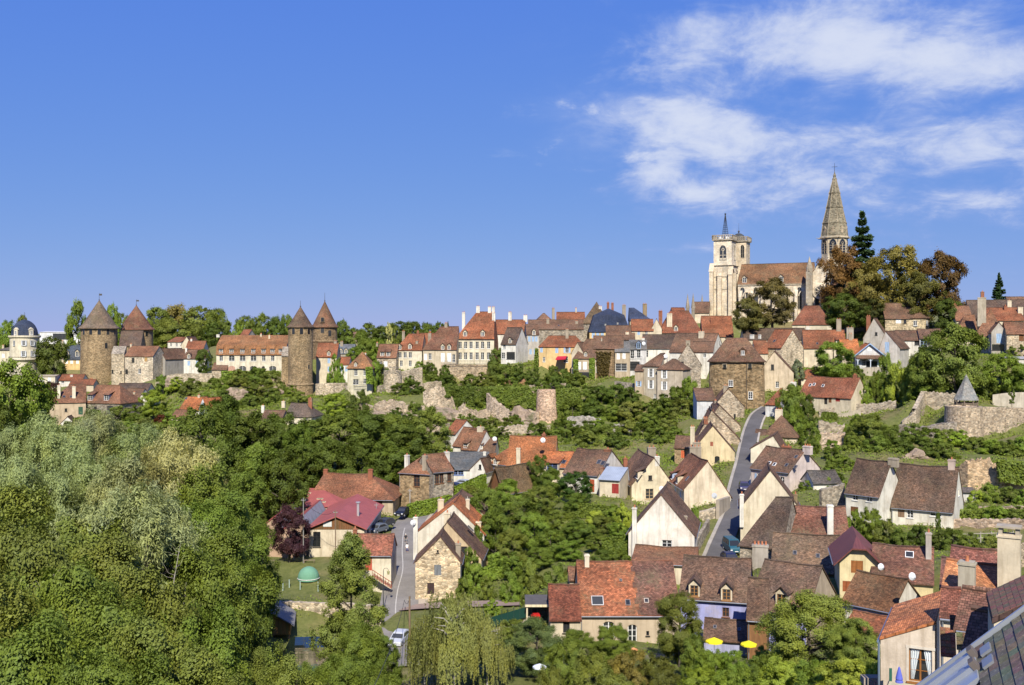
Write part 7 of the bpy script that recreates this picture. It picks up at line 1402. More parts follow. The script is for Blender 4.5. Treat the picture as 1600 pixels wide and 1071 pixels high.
# --- hill on the right
tree('broad chestnut with rust-brown foliage beside the church spire', 'mid', 1320, 392, 350, 74, AUT, yb=505)
tree('big olive and brown tree right of the rust-brown chestnut', 'mid', 1398, 392, 340, 92, AUO, yb=512)
tree('brown-edged tall tree at the right end of the churchyard', 'mid', 1470, 401, 334, 76, (0.125,0.082,0.03), yb=512)
tree('olive tree low between the church chestnuts', 'mid', 1352, 428, 336, 70, AUO, yb=515)
tree('green and brown tree under the churchyard trees', 'mid', 1435, 430, 330, 70, (0.10,0.095,0.026), yb=515)
tree('dark brownish tree in front of the church nave', 'mid', 1207, 440, 338, 72, (0.150,0.120,0.045), yb=522)
tree('olive tree left of the nave tree below the church tower', 'mid', 1168, 470, 334, 52, (0.135,0.130,0.040), yb=525)
tree('dark green yew at the foot of the church trees', 'mid', 1318, 462, 322, 64, DKG, yb=522)
tree('dark tree under the right church trees', 'mid', 1482, 470, 318, 46, DKG, yb=525)
tree('green tree filling the gap left of the round-ended house', 'mid', 1362, 470, 330, 54, (0.07,0.075,0.02), yb=520)
tree('airy dark cedar behind the church spire', 'conifer', 1347, 338, 358, 110, PIN, yb=505, name='cedar_tree', vi=1)
tree('dark spruce on the right skyline', 'conifer', 1561, 430, 345, 38, PIN, yb=500, name='spruce_tree', vi=0)
tree('leafy tree beside the house with wide red-brown roof', 'mid', 1302, 538, 282, 66, GRN, yb=600)
tree('pale blossoming round bush next to the cream rendered gable', 'shrub', 1246, 564, 284, 24, (0.16,0.18,0.12), yb=592, name='shrub', cat='shrub')
tree('broad airy acacia spreading over the right hillside', 'mid', 1492, 514, 248, 98, (0.135,0.175,0.036), yb=628)
tree('left lower limb tree of the broad hillside acacia', 'mid', 1450, 545, 250, 60, MDG, yb=625)
tree('bright green tree behind the whitewashed garden wall', 'mid', 1566, 556, 250, 62, GRN, yb=620)
tree('second bright green tree at the right edge behind the wall', 'mid', 1598, 572, 246, 40, GRN, yb=620)
tree('slim young tree on the lawn of the bastion', 'tall', 1581, 605, 236, 12, MDG, yb=636)
for px, yt, D, w, c in ((1400,570,262,34,LIM),(1425,572,258,40,LIM),(1385,560,268,30,GRN),(1442,600,250,40,MDG),(1500,592,252,40,DKG),(1540,590,252,40,MDG),(1370,585,268,26,MDG),(1340,575,276,26,DKG),(1600,548,272,30,DKG),(1582,546,272,26,MDG),(1350,600,262,26,GRN),(1320,592,270,24,OLV)):
    tree('garden shrub on the upper right hillside', 'shrub', px, yt, D, w, c, group='garden shrubs on the upper right hillside', name='shrub', cat='shrub')
for px, yt, D, w, c in ((1240,610,252,40,MDG),(1262,625,244,36,DKG),(1245,640,238,34,GRN),(1265,660,226,36,MDG),(1268,686,216,26,DKG),(1300,690,214,26,GRN)):
    tree('green bush between the roadside houses and the hillside garden', 'shrub', px, yt, D, w, c, group='bushes right of the climbing road', name='shrub', cat='shrub')
tree('tree beside the red roofed house at the road bend', 'mid', 1238, 606, 248, 44, MDG, yb=690)
tree('big rounded bush tree on the slope left of the bastion', 'mid', 1360, 652, 222, 66, OLV, yb=718)
tree('second rounded bush tree above the twin white houses', 'mid', 1392, 668, 216, 50, MDG, yb=720)
for px, yt, D, w, c in ((1340,650,228,36,GRN),(1330,680,216,34,MDG),(1300,706,208,30,MDG),(1320,715,200,34,GRN),(1425,678,214,44,MDG),(1455,682,212,44,GRN),(1480,680,214,40,OLV),(1500,684,212,40,BRT),(1525,694,208,36,MDG),(1550,698,204,38,GRN),(1575,700,202,40,MDG),(1600,690,204,44,GRN),(1405,700,206,40,DKG),(1440,704,202,44,DKG),(1475,708,200,40,MDG),(1370,700,206,40,MDG),(1295,735,190,30,GRN),(1310,742,184,28,MDG)):
    tree('bushy shrub on the slope under the round bastion', 'shrub', px, yt, D, w, c, group='shrubs on the slope under the round bastion', name='shrub', cat='shrub')
tree('big bright bush in front of the left twin house', 'bush', 1362, 799, 146, 42, GRN, name='shrub', cat='shrub')
tree('dark clipped round bush in front of the right twin house', 'bush', 1438, 824, 140, 40, DKG, name='shrub', cat='shrub')
tree('tiny clipped cone bush by the french window', 'bush', 1466, 803, 152, 9, DKG, name='shrub', cat='shrub')
for px, yt, D, w, c in ((1385,815,142,40,OLV),(1472,832,136,40,DKG),(1490,830,134,40,MDG),(1335,800,150,30,GRN),(1515,836,132,40,MDG),(1545,842,128,40,OLV),(1405,828,138,34,MDG),(1340,835,138,34,MDG),(1560,796,158,40,GRN),(1520,790,162,34,GRN),(1590,800,155,40,MDG),(1545,760,172,34,GRN),(1575,762,170,36,MDG),(1600,768,168,30,GRN),(1525,768,172,26,LIM),(1290,750,180,36,GRN),(1312,765,172,40,GRN),(1300,722,196,30,MDG),(1262,752,180,26,MDG)):
    tree('garden shrub on the terraces round the twin white houses', 'shrub', px, yt, D, w, c, group='terrace shrubs round the twin white houses', name='shrub', cat='shrub')
# --- rough grass and undergrowth on banks and in gardens
def undergrowth():
    rs = np.random.RandomState(77); n = 90000
    px = rs.uniform(-60, 1660, n); D = 90+260*rs.rand(n)**.8; x = (px-CX)/F*D; y = D
    keep = np.ones(n, bool)
    for r in ROADS.values():
        c = np.array([(q.x, q.y) for q in r['c']])
        keep &= np.hypot(x[:, None]-c[:, 0], y[:, None]-c[:, 1]).min(1) > r['w']/2+1.5
    for Mi, L, W in HOUSES:
        m = np.array(Mi); lx = m[0, 0]*x+m[0, 1]*y+m[0, 3]; ly = m[1, 0]*x+m[1, 1]*y+m[1, 3]
        keep &= ~((abs(lx) < L/2+.4) & (ly > -.4) & (ly < W+.4))
    pat = np.sin(x*.21+2)*np.cos(y*.17)+np.sin(x*.53-y*.41)*.6+np.sin(x*1.3+y*1.1)*.3; keep &= pat > -.55
    lawn = (px > 398) & (px < 545) & (D > 142) & (D < 175); keep &= ~lawn
    x, y, D, px, pat = x[keep], y[keep], D[keep], px[keep], pat[keep]
    i = np.clip(np.searchsorted(gxs, x)-1, 0, nx-2); j = np.clip(np.searchsorted(gys, y)-1, 0, ny-2); u = (x-gxs[i])/(gxs[i+1]-gxs[i]); v = (y-gys[j])/(gys[j+1]-gys[j])
    z = (Zt[j, i]*(1-u)+Zt[j, i+1]*u)*(1-v)+(Zt[j+1, i]*(1-u)+Zt[j+1, i+1]*u)*v
    k = 5; b = np.repeat(np.stack([x, y, z], 1), k, 0); sz = np.repeat(.0010*D, k); tall = np.repeat(np.clip(.35+.55*pat, .15, 1.1), k)
    b += np.stack([rs.randn(len(b))*.5, rs.randn(len(b))*.5, rs.rand(len(b))*tall], 1)
    nn = unit(rs.randn(len(b), 3)*.6+np.array([0, -.35, .8])); o0 = np.array([0, 200, 20.]); b -= o0
    sp = np.repeat(rs.rand(len(x)), k)
    for nm, sel, c in (('undergrowth', sp < .55, OLV), ('rough_grass', sp >= .55, GRN)):
        me = leaf_mesh(nm, b[sel], nn[sel], sz[sel], rs, .5); o = obj(nm, me, None, c, loc=o0); tag(o, None, None, None, 'stuff')
undergrowth()
# trailing ivy sheets and hedges
def leafy_surface(label, quads, n, leaf, colr, name, cat, seed=1, thick=.35, group=None):
    """leaves over quads given as four world points each"""
    rs = np.random.RandomState(seed); P_, N_ = [], []; org = quads[0][0]
    for q in quads:
        a, b, c, d = [np.array(x-org) for x in q]; nn = np.cross(b-a, d-a); nn /= np.linalg.norm(nn)+1e-9
        if nn[1] > 0 and abs(nn[2]) < .7: nn = -nn
        if nn[2] < -.7: nn = -nn
        u, v = rs.rand(n)[:, None], rs.rand(n)[:, None]; p = (a*(1-u)+b*u)*(1-v)+(d*(1-u)+c*u)*v
        lump = (np.sin(u*17+seed)*np.cos(v*9+seed)+np.sin(u*31-v*13))*.25+.5
        P_.append(p+nn*(rs.rand(n)[:, None]*thick*(.3+lump))); N_.append(nn*.8+rs.randn(n, 3)*.5+np.array([0, 0, .3]))
    me = leaf_mesh(name, np.concatenate(P_), unit(np.concatenate(N_)), leaf, rs, .7)
    o = obj(name, me, None, colr, loc=org); tag(o, label, cat, group, 'thing'); return o
def ivy(label, pts, D, n, colr=MDG, seed=1, leaf=.28, dd=-.5):
    q = [P(px, py, D+dd+(0 if len(r) == 0 else r[0])) for px, py, *r in pts]; leafy_surface(label, [q], n, leaf, colr, 'ivy', 'ivy', seed, .8)
ivy('dark ivy curtain hanging over the rampart under the terrace', [(705,650),(790,650),(800,604),(694,604)], 312, 5200, DKG, 1)
ivy('ivy cover above the leaning rampart wall', [(770,628),(845,640),(850,604),(764,606)], 306, 3000, MDG, 2)
ivy('ivy spilling right of the half-round bastion', [(872,660),(905,655),(905,606),(868,608)], 298, 2600, MDG, 3)
ivy('climber on the wall of the ivy-clad house', [(896,594),(903,594),(903,562),(896,562)], 325, 900, GRN, 4)
ivy('climber on the right corner of the ivy-clad house', [(921,594),(929,594),(929,560),(921,560)], 325, 900, GRN, 5)
ivy('rusty climber on the ivy stone house front', [(934,588),(950,586),(955,550),(930,550)], 327, 1200, (0.08,0.06,0.02), 6)
ivy('tall narrow ivy on the grey townhouse corner', [(834,585),(842,585),(841,545),(836,545)], 334, 700, MDG, 7)
ivy('vine on the square pale house corner', [(573,600),(583,600),(582,574),(572,574)], 326, 700, GRN, 8)
ivy('vine trailing over the ruined orange terrace wall', [(1560,752),(1602,758),(1602,722),(1556,718)], 177, 1500, MDG, 9)
ivy('vine on the lower terrace wall below the twin houses', [(1490,812),(1545,812),(1545,794),(1490,797)], 161, 1500, MDG, 10, .2)
ivy('vine over the convent retaining slope', [(346,592),(440,592),(440,580),(346,580)], 364, 2600, GRN, 11)
def hedge(label, A, B, h, th, colr, n=2600, leaf=.16, seed=1):
    a, b = P(*A), P(*B); a.z = hz(a.x, a.y)-.1; b.z = hz(b.x, b.y)-.1; d = (b-a).normalized(); s = Vector((d.y, -d.x, 0)).normalized()*th/2; u = Vector((0, 0, h))
    leafy_surface(label, [[a+s, b+s, b+s+u, a+s+u], [a+s+u, b+s+u, b-s+u, a-s+u], [a-s, b-s, b-s+u, a-s+u], [a-s, a+s, a+s+u, a-s+u], [b+s, b-s, b-s+u, b+s+u]], n, leaf, colr, 'hedge', 'hedge', seed, .3)
hedge('clipped green hedge along the road end beside the small cream gable', (712,750,208), (756,752,205), 3.0, 1.2, GRN, 1800, .2)
hedge('long clipped hedge in the upper valley garden', (888,790,178), (972,792,172), 2.0, 1.2, MDG, 2200)
hedge('lower clipped hedge beside the white slim-chimney gable', (945,868,150), (984,868,148), 3.0, 1.6, MDG, 1800)
hedge('clipped hedge in the middle valley garden', (740,880,150), (800,872,150), 1.8, 1.2, GRN, 1800)
hedge('garden hedge on the slope terrace right', (1490,800,164), (1600,798,160), 1.2, 1.0, GRN, 2000)
hedge('vine-covered parapet hedge beside the stone road-bend house', (640,790,194), (704,770,201), 2.6, 1.3, GRN, 1800, .2)
hedge('dark clipped hedge at the garden of the hillside house', (1286,655,252), (1305,653,250), 1.6, 1.6, MDG, 900, .2)
hedge('clipped hedge on the bank below the large beige stone house', (62,640,322), (94,642,318), 3.0, 1.5, GRN, 1400, .3)
# ------------------------------------------------------------------ red workshop with saw-tooth roofs
RED = (0.33, 0.095, 0.082)
WS = house('red metal roofed workshop with timber gable and cream wall', (483, 824, 168), (569, 0), 22, yb=858, ry=806, ax='y', wc=(0.66, 0.58, 0.44), roof='metal_sheet', rc=RED, name='workshop', cat='workshop', oh=.5, vo=.6, wins=[('f', 495, 847, 1.2, 2.5, 'd'), ('r', 575, 822, 2.4, 2.6, 'd'), ('r', 580, 815, 1.6, 2.6, 'w')], sky=[(521, 784, 1.4, .9, 0, WHT)])
q = MB(); n = 26; rhh = envelope(WS.planes, 0, 0)-WS.h
for i in range(n):
    x0 = -WS.L/2+WS.L*i/n+.01; x1 = -WS.L/2+WS.L*(i+1)/n-.01; z0 = WS.h-.35
    za = min(WS.h+rhh*(1-abs(x)/(WS.L/2)) for x in (x0, x1))-.2
    if za > z0+.1:
        b = MB(); b.box(x0, -.08, z0, x1, -.01, za); b.build('board', 'wood', WS.e, (0.15*rnd.uniform(.8, 1.2), 0.075, 0.03))
MB().box(-1.2, -.12, WS.h+.1, .2, -.085, WS.h+.95).build('gable_sign', 'paint', WS.e, (0.5, 0.52, 0.5), loc=(-1.0, 0, 0))
b = MB(); b.tube((2.6, 6, WS.h), (2.6, 6, WS.h+3.0), .22, None, 8).tube((2.6, 6, WS.h+3.0), (2.6, 6, WS.h+3.15), .4, None, 8); b.build('vent_pipe', 'metal', WS.e, (0.6, 0.6, 0.6))
def saw(label, A, Bp, W, ry, yb):
    H = house(label, A, (Bp, 0), W, yb=yb, ry=ry, ax='y', ro=.72, wc=(0.5, 0.35, 0.25), roof='metal_sheet', rc=RED, name='workshop_bay', cat='workshop', oh=.15, vo=.2)
    ax, ay, c = H.planes[1]; x0, x1 = -H.L/2+H.L*.75, H.L/2-.05
    for k in range(6):
        y0, y1 = .3+(W-.6)*k/6, .3+(W-.6)*(k+1)/6-.1; b = MB(); b.poly([(x0, y0, c+ax*x0+.08), (x1, y0, c+ax*x1+.08), (x1, y1, c+ax*x1+.08), (x0, y1, c+ax*x0+.08)]); b.build('roof_glazing', 'paint', H.e, (0.26, 0.28, 0.31))
saw('saw-tooth workshop bay beside the main workshop gable', (441, 828, 171), 482, 17, 806, 858)
saw('saw-tooth workshop bay behind the purple plum tree', (401, 828, 172), 441, 17, 806, 858)
saw('leftmost small saw-tooth workshop bay', (385, 800, 184), 408, 10, 784, 820)
house('low red metal roof hall behind the saw-tooth bays', (410, 790, 192), (536, -2), 18, yb=806, ry=763, hips=(6, 6), wc=CREAM, roof='metal_sheet', rc=RED, name='workshop_hall', cat='workshop', sky=[(x, y, 1.2, .5, 0, (0.55, 0.48, 0.32)) for x, y in ((473, 781), (477, 776), (481, 771), (500, 780), (504, 785), (420, 784), (430, 778))], chim=[(444, 763, .6, 1.6, 1.0, (0.4, 0.25, 0.2), 0)])
hut = house('wooden river hut with grey board roof on stilts', (401, 975, 131), (454, 10), 6, yb=992, ry=957, ax='y', wall='wood', wc=(0.30, 0.18, 0.06), roof='wood', rc=(0.20, 0.195, 0.19), name='wooden_hut', cat='hut', oh=.5, vo=.5, found=.1, gnd=False)
for i in range(16):
    x0 = -hut.L/2+hut.L*i/16; x1 = x0+hut.L/16-.02; z1 = min(envelope(hut.planes, x0, 0), envelope(hut.planes, x1, 0))-.15
    b = MB(); b.box(x0, -.05, 0, x1, -.006, z1); b.build('board', 'wood', hut.e, (0.30*rnd.uniform(.75, 1.2), 0.17, 0.055))
for x in (-hut.L/2+.2, 0, hut.L/2-.2):
    for y in (.2, 5.6): b = MB(); b.box(x-.1, y-.1, -3.0, x+.1, y+.1, -.1); b.build('stilt', 'wood', hut.e, (0.12, 0.09, 0.06))
# ------------------------------------------------------------------ near houses at the lower right
_p = (0.42, 0, 0)
CHs = house('cream near house with orange roof and curtained brown window', (1376, 995, 55), (1461, -26), 7.2, h=6.0, rh=0, planes=[(0.43, 0, 6.0+0.43*1.35)], wc=(0.72, 0.62, 0.50), rc=(0.56, 0.20, 0.075), wins=[('f', 1440, 1041, 1.15, 1.75, 'G', (0.26, 0.11, 0.03))], oh=.05, vo=.05)
s_, z_ = CHs.hit('f', 1440, 1041)
for sx in (-1, 1):
    b = MB(); m = 14
    for k in range(m):
        u0, u1 = k/m, (k+1)/m; w = lambda u: .04*math.sin(u*22)
        pts = lambda u: [(sx*(.54-.44*u*1.0), w(u)), (sx*(.54-.16*u), w(u))]
        t0, b0 = pts(u0); t1, b1 = pts(u1)
        b.poly([(t0[0], .18+t0[1], .80), (t1[0], .18+t1[1], .80), (b1[0], .18+b1[1], -.78), (b0[0], .18+b0[1], -.78)])
    b.build('curtain', 'cloth', CHs.e, (0.62, 0.66, 0.68), loc=(s_, -.06, z_))
b = MB(); b.box(s_-.78, -.03, z_+.88, s_+.70, -.003, z_+1.02).box(s_-.76, -.03, z_-.9, s_-.62, -.003, z_+.88); b.build('window_surround', 'plaster', CHs.e, (0.76, 0.70, 0.60))
b = MB(); b.tube((-CHs.L/2-.08, -.08, 0), (-CHs.L/2-.08, -.08, 5.7), .06, None, 7).tube((-CHs.L/2-.12, -.15, 5.75), (-CHs.L/2-.12, 7.2, 5.75), .07, None, 7); b.build('gutter_pipe', 'metal', CHs.e, (0.25, 0.33, 0.42))
ORH = house('orange roofed near house with concrete chimneys and stone gable', (1470, 936, 68), (1580, -30), 5.5, h=7.0, rh=1.9, ro=.7, wc=CREAM, rc=(0.46, 0.175, 0.070), chim=[(1511, 877, .12, 1.0, .9, (0.42, 0.38, 0.30), 1), (1577, 834, .35, 1.35, .9, (0.62, 0.54, 0.40), 0)])
house('stone gable with white verge and reddish roof behind the concrete chimneys', (1480, 918, 84), (1562, -30), 7, h=6.0, rh=2.8, ro=.5, wall='rubble', wc=(0.46, 0.38, 0.26), rc=(0.18, 0.07, 0.05), roof='tile_old')
house('dark mottled roof strip between the yellow wing and the concrete chimney', (1470, 915, 92), (1506, -26), 6, h=4.0, ry=872, wall='plaster', wc=(0.5, 0.45, 0.36), rc=(0.17, 0.075, 0.055), roof='tile_old')
BR1 = house('upper brown tiled dormer roof with ridge tiles at the lower right', (1497, 972, 40), (1572, -34), 3.0, h=3.2, rh=1.05, wc=(0.66, 0.55, 0.40), rc=(0.17, 0.075, 0.05), name='house')
BR2 = house('lower brown tiled dormer roof with ridge tiles at the lower right', (1511, 1005, 33), (1585, -36), 2.4, h=3.2, rh=.85, wc=(0.68, 0.58, 0.42), rc=(0.16, 0.075, 0.05), name='house')
for Hh in (BR1, BR2):
    zt = max(c+ay*Hh.W*.5 for ax, ay, c in Hh.planes[:1]); n = int(Hh.L/.38)
    for k in range(n):
        b = MB(); b.lathe([(.11, -.18), (.125, .18)], 8, (0, 0), 0, math.pi); b.build('ridge_tile', 'tile', Hh.e, (0.25, 0.13, 0.085), loc=(-Hh.L/2+.2+k*.38, Hh.W*.5, zt-.02), rot=(R(90), 0, R(90)))
DK = house('steep dark brown pantile roof rising to the right edge', (1553, 970, 30), (1660, -22), 3.1, h=4.0, rh=0, planes=[(.60, 0, 4.0+.60*1.05)], wc=CREAM, rc=(0.10, 0.055, 0.045), oh=.05, vo=.05)
ax, ay, c = DK.planes[0]; slope = math.atan(ax); cnt = 0
pm = MB(); pm.box(0, 0, 0, .27, .185, .018); pm = pm.mesh('tile', 'weathered_tile')
for j in range(int(DK.L/.16)+1):
    for k in range(16):
        if cnt >= 300: continue
        x = -DK.L/2-.03+j*.16; y = -.02+k*.195
        obj('tile', pm, DK.e, (0.15*rnd.uniform(.7, 1.3), 0.082*rnd.uniform(.8, 1.2), 0.062), (x, y, c+ax*x+.012+rnd.uniform(0, .006)), rot=(0, -slope+R(3), 0)); cnt += 1
def small_tile_roof(label, px, py, D, w, d, tilt, yaw, colr):
    p = P(px, py, D); e = empty('wall_canopy', p, R(yaw)); tag(e, label, 'canopy')
    b = MB(); m = Matrix.Rotation(R(tilt), 4, 'X'); b.box(-w/2, 0, -.05, w/2, d, .0, m); b.build('canopy_frame', 'paint', e, (0.3, 0.36, 0.45))
    nx_, ny_ = max(2, int(w/.17)), max(3, int(d/.13)); tm = MB(); tm.box(0, 0, 0, w/nx_-.006, d/ny_+.03, .02); tm = tm.mesh('tile', 'tile')
    for i in range(nx_):
        for j in range(ny_):
            q = m @ Vector((-w/2+i*w/nx_, j*d/ny_, .01+.012*(j % 2))); obj('tile', tm, e, (colr[0]*rnd.uniform(.75, 1.25), colr[1]*rnd.uniform(.8, 1.2), colr[2]), q, rot=(R(tilt-6), 0, 0))
small_tile_roof('tilted orange tile canopy beside the curtained window', 1482, 1027, 44, .62, 1.25, 58, -20, (0.30, 0.11, 0.055))
small_tile_roof('small dark tile canopy above the orange one', 1495, 985, 42, .5, .6, 56, -20, (0.17, 0.085, 0.055))
small_tile_roof('small mossy tile canopy lowest at the lower right', 1505, 1016, 36, .42, .6, 56, -20, (0.17, 0.12, 0.06))
house('narrow cream wall block with red tile dormer roof beside the curtained house', (1469, 962, 53.2), (1498, -26), 2.0, h=4.5, rh=1.1, ro=.9, wc=(0.70, 0.60, 0.46), rc=(0.28, 0.10, 0.06), oh=.12, vo=.05)
# nearest roof with single plain tiles
def near_roof():
    O = P(1428, 1078, 11.0); A2 = P(1610, 943, 10.55); ex = (A2-O).normalized(); ey = Vector((-.47, -1.33, 0)).normalized(); nz = ex.cross(ey); nz = -nz if nz.z < 0 else nz; ey = nz.cross(ex)
    e = bpy.data.objects.new('nearest_roof', None); col.objects.link(e); e.matrix_world = Matrix.Translation(O) @ Matrix((ex, ey, nz)).transposed().to_4x4(); tag(e, 'nearest grey-brown plain tile roof with zinc verge at the lower right corner', 'roof')
    s = 1 if ey.y < 0 else -1
    L = (A2-O).length
    b = MB(); b.box(-.6, -.02*s, -.25, L+1.2, 3.0*s, -.05) if s > 0 else b.box(-.6, -3.0, -.25, L+1.2, .02, -.05); b.build('roof_deck', 'wood', e, (0.10, 0.08, 0.06))
    def bx(name, x0, y0, z0, x1, y1, z1, mat, c):
        q = MB(); q.box(x0, min(y0*s, y1*s), z0, x1, max(y0*s, y1*s), z1); return q.build(name, mat, e, c)
    bx('zinc_verge', -.6, -.03, -.06, L+1.2, .012, .02, 'metal', (0.42, 0.45, 0.50))
    tm = MB(); tm.box(0, 0, 0, .235, .152, .014); t0 = tm.mesh('tile', 'weathered_tile'); ang = R(4.5)
    ex0 = .118
    def tile(x, y): obj('tile', t0, e, (0.150*rnd.uniform(.72, 1.2), 0.128*rnd.uniform(.8, 1.15), 0.098*rnd.uniform(.8, 1.15)), (x, (y if s > 0 else -y-.152), -.03+rnd.uniform(-.002, .002)), rot=(0, -ang*-1, 0))
    cnt = 0
    for i in range(26):
        x = -.5+i*ex0
        zone = x < L*.52
        for j in range(14):
            y = .03+j*.156
            if zone and .2 < y < 1.6: continue
            if cnt < 300: tile(x, y); cnt += 1
    for k, y0 in enumerate((.25, .62)):
        bx('zinc_channel', -.6, y0, -.03, L*.52, y0+.10, .05, 'metal', (0.40, 0.43, 0.48)); bx('zinc_tray', -.6, y0+.10, -.04, L*.52, y0+.34, .004, 'metal', (0.50, 0.54, 0.60))
        bx('painted_gap_shade', -.6, y0-.05, -.04, L*.50, y0-.005, -.01, 'paint', (0.02, 0.02, 0.025))  # near-black strip paints the shade of a gap beside the channel
        bx('vent_hood', L*.50, y0-.03, -.02, L*.50+.06, y0+.11, .085, 'paint', (0.13, 0.11, 0.10)); bx('zinc_flashing', L*.50+.10, y0-.02, -.02, L*.50+.22, y0+.20, .006, 'metal', (0.33, 0.35, 0.38))
near_roof()

# cover slab on the big concrete chimney
dr = ORH.R3 @ raydir(1577, 834); kk = (ORH.W*.35-ORH.cl.y)/dr.y; pp = ORH.cl+dr*kk
b = MB(); b.box(-.75, -.55, .42, .75, .55, .55); [b.box(x-.12, -.4, 0, x+.12, .4, .42) for x in (-.5, .5)]; b.build('chimney_cover', 'plaster', ORH.e, (0.45, 0.40, 0.32), loc=pp)
# ------------------------------------------------------------------ vehicles
def car(label, px, py, D, yaw, colr, L=4.2, Wd=1.75, Hh=1.48, van=False, group=None):
    p = P(px, py, D); p.z = max(p.z, hz(p.x, p.y))-.0
    e = empty('van' if van else 'car', p, R(yaw)); tag(e, label, 'van' if van else 'car', group)
    # profile along x (front at -L/2... rear at L/2), z
    if van: low = [(-.5, .30), (-.5, .75), (-.47, .95), (-.33, 1.12), (.5, 1.12), (.5, .30)]; cab = [(-.33, 1.12), (-.20, 1.82), (-.15, 1.90), (.47, 1.92), (.495, 1.6), (.5, 1.12)]
    else: low = [(-.5, .28), (-.5, .62), (-.48, .74), (-.24, .92), (.46, .95), (.5, .78), (.5, .28)]; cab = [(-.25, .92), (-.08, 1.38), (-.02, 1.44), (.24, 1.46), (.36, 1.38), (.47, .94)]
    k = Hh/(1.92 if van else 1.46); b = MB(); n = 5
    def loft(prof, w0, w1):
        m = len(prof); zs = [z for _, z in prof]; lo, hi = min(zs), max(zs)
        f = lambda z: (w0+(w1-w0)*(z-lo)/(hi-lo))*Wd/2
        Lp = [(x*L, -f(z), z*k) for x, z in prof]; Rp = [(x*L, f(z), z*k) for x, z in prof]
        for i in range(m): j = (i+1) % m; b.poly([Lp[i], Lp[j], Rp[j], Rp[i]])
        b.poly(Lp[::-1]); b.poly(Rp)
    loft(low, .98, 1.0); loft(cab, .97, .76); b.build('body', 'carpaint', e, colr)
    g = MB()
    def inset(i, j, y0, y1):
        (x0, z0), (x1, z1) = cab[i], cab[j]; nx_, nz_ = (z1-z0), -(x1-x0)*L; l = math.hypot(nx_, nz_*1.0)+1e-6
        ox = -abs(.02) if x0 < 0 else .02
        g.poly([(x0*L+ox, -y0, z0*k+.03), (x1*L+ox, -y1, z1*k-.02), (x1*L+ox, y1, z1*k-.02), (x0*L+ox, y0, z0*k+.03)])
    inset(0, 1, Wd*.42, Wd*.36); inset(len(cab)-1, len(cab)-2, Wd*.42, Wd*.36); g.build('windscreen', 'glass', e)
    for s in (-1, 1):
        q = MB(); zb, zt = cab[0][1]*k+.05, cab[3][1]*k-.14; fy = lambda z: (.97+(.76-.97)*(z/k-cab[0][1])/(max(z2 for _, z2 in cab)-cab[0][1]))*Wd/2+.012
        xa, xb, xc, xd = cab[0][0]*L+.28, cab[1][0]*L+.12, cab[-3][0]*L-.02, cab[-1][0]*L-.25
        q.poly([(xa, s*fy(zb), zb), (xd, s*fy(zb), zb), (xc, s*fy(zt), zt), (xb, s*fy(zt), zt)]); q.build('side_window', 'glass', e)
        for x in (-.31*L, .31*L):
            w = MB(); w.lathe([(.02, -.10), (.30, -.10), (.32, -.06), (.32, .06), (.30, .10), (.02, .10)], 14); wo_ = w.build('wheel', 'paint', e, (0.02, 0.02, 0.02), loc=(x, s*(Wd/2-.07), .31), rot=(R(90), 0, 0))
            w = MB(); w.lathe([(.01, .115), (.18, .115), (.19, .09)], 10); w.build('rim', 'metal', wo_, (0.5, 0.5, 0.52), rot=None if s < 0 else (math.pi, 0, 0))
        h = MB(); h.box(-L/2-.02, s*Wd*.42-.17, .58*k, -L/2+.12, s*Wd*.42+.13, .72*k); h.build('headlight', 'paint', e, (0.7, 0.7, 0.72))
    MB().box(-L/2-.015, -.26, .40, -L/2+.02, .26, .51).build('number_plate', 'paint', e, (0.7, 0.7, 0.66))
    return e
car('silver hatchback parked at the lower end of the left road', 624, 1005, 130, 78, (0.45, 0.47, 0.52))
car('black estate car driving by the long barn', 630, 806, 193, 70, (0.015, 0.016, 0.02), Hh=1.6)
car('dark grey car parked beside the red workshop', 601, 823, 183, 60, (0.045, 0.05, 0.06))
car('blue-grey car parked nearest to the red workshop corner', 590, 832, 178, 62, (0.12, 0.14, 0.17))
car('teal blue van parked on the climbing road', 1144, 862, 152, 95, (0.02, 0.09, 0.13), 4.4, 1.85, 1.95, True)
car('navy blue car parked below the teal van', 1141, 880, 146, 95, (0.015, 0.02, 0.06))
car('dark purple car parked higher up the climbing road', 1163, 766, 186, 82, (0.05, 0.045, 0.09))
car('dark blue car at the bend of the left road', 712, 765, 219, 150, (0.02, 0.03, 0.08))
car('silver blue car just behind the dark blue one at the bend', 727, 760, 224, 152, (0.3, 0.34, 0.42))
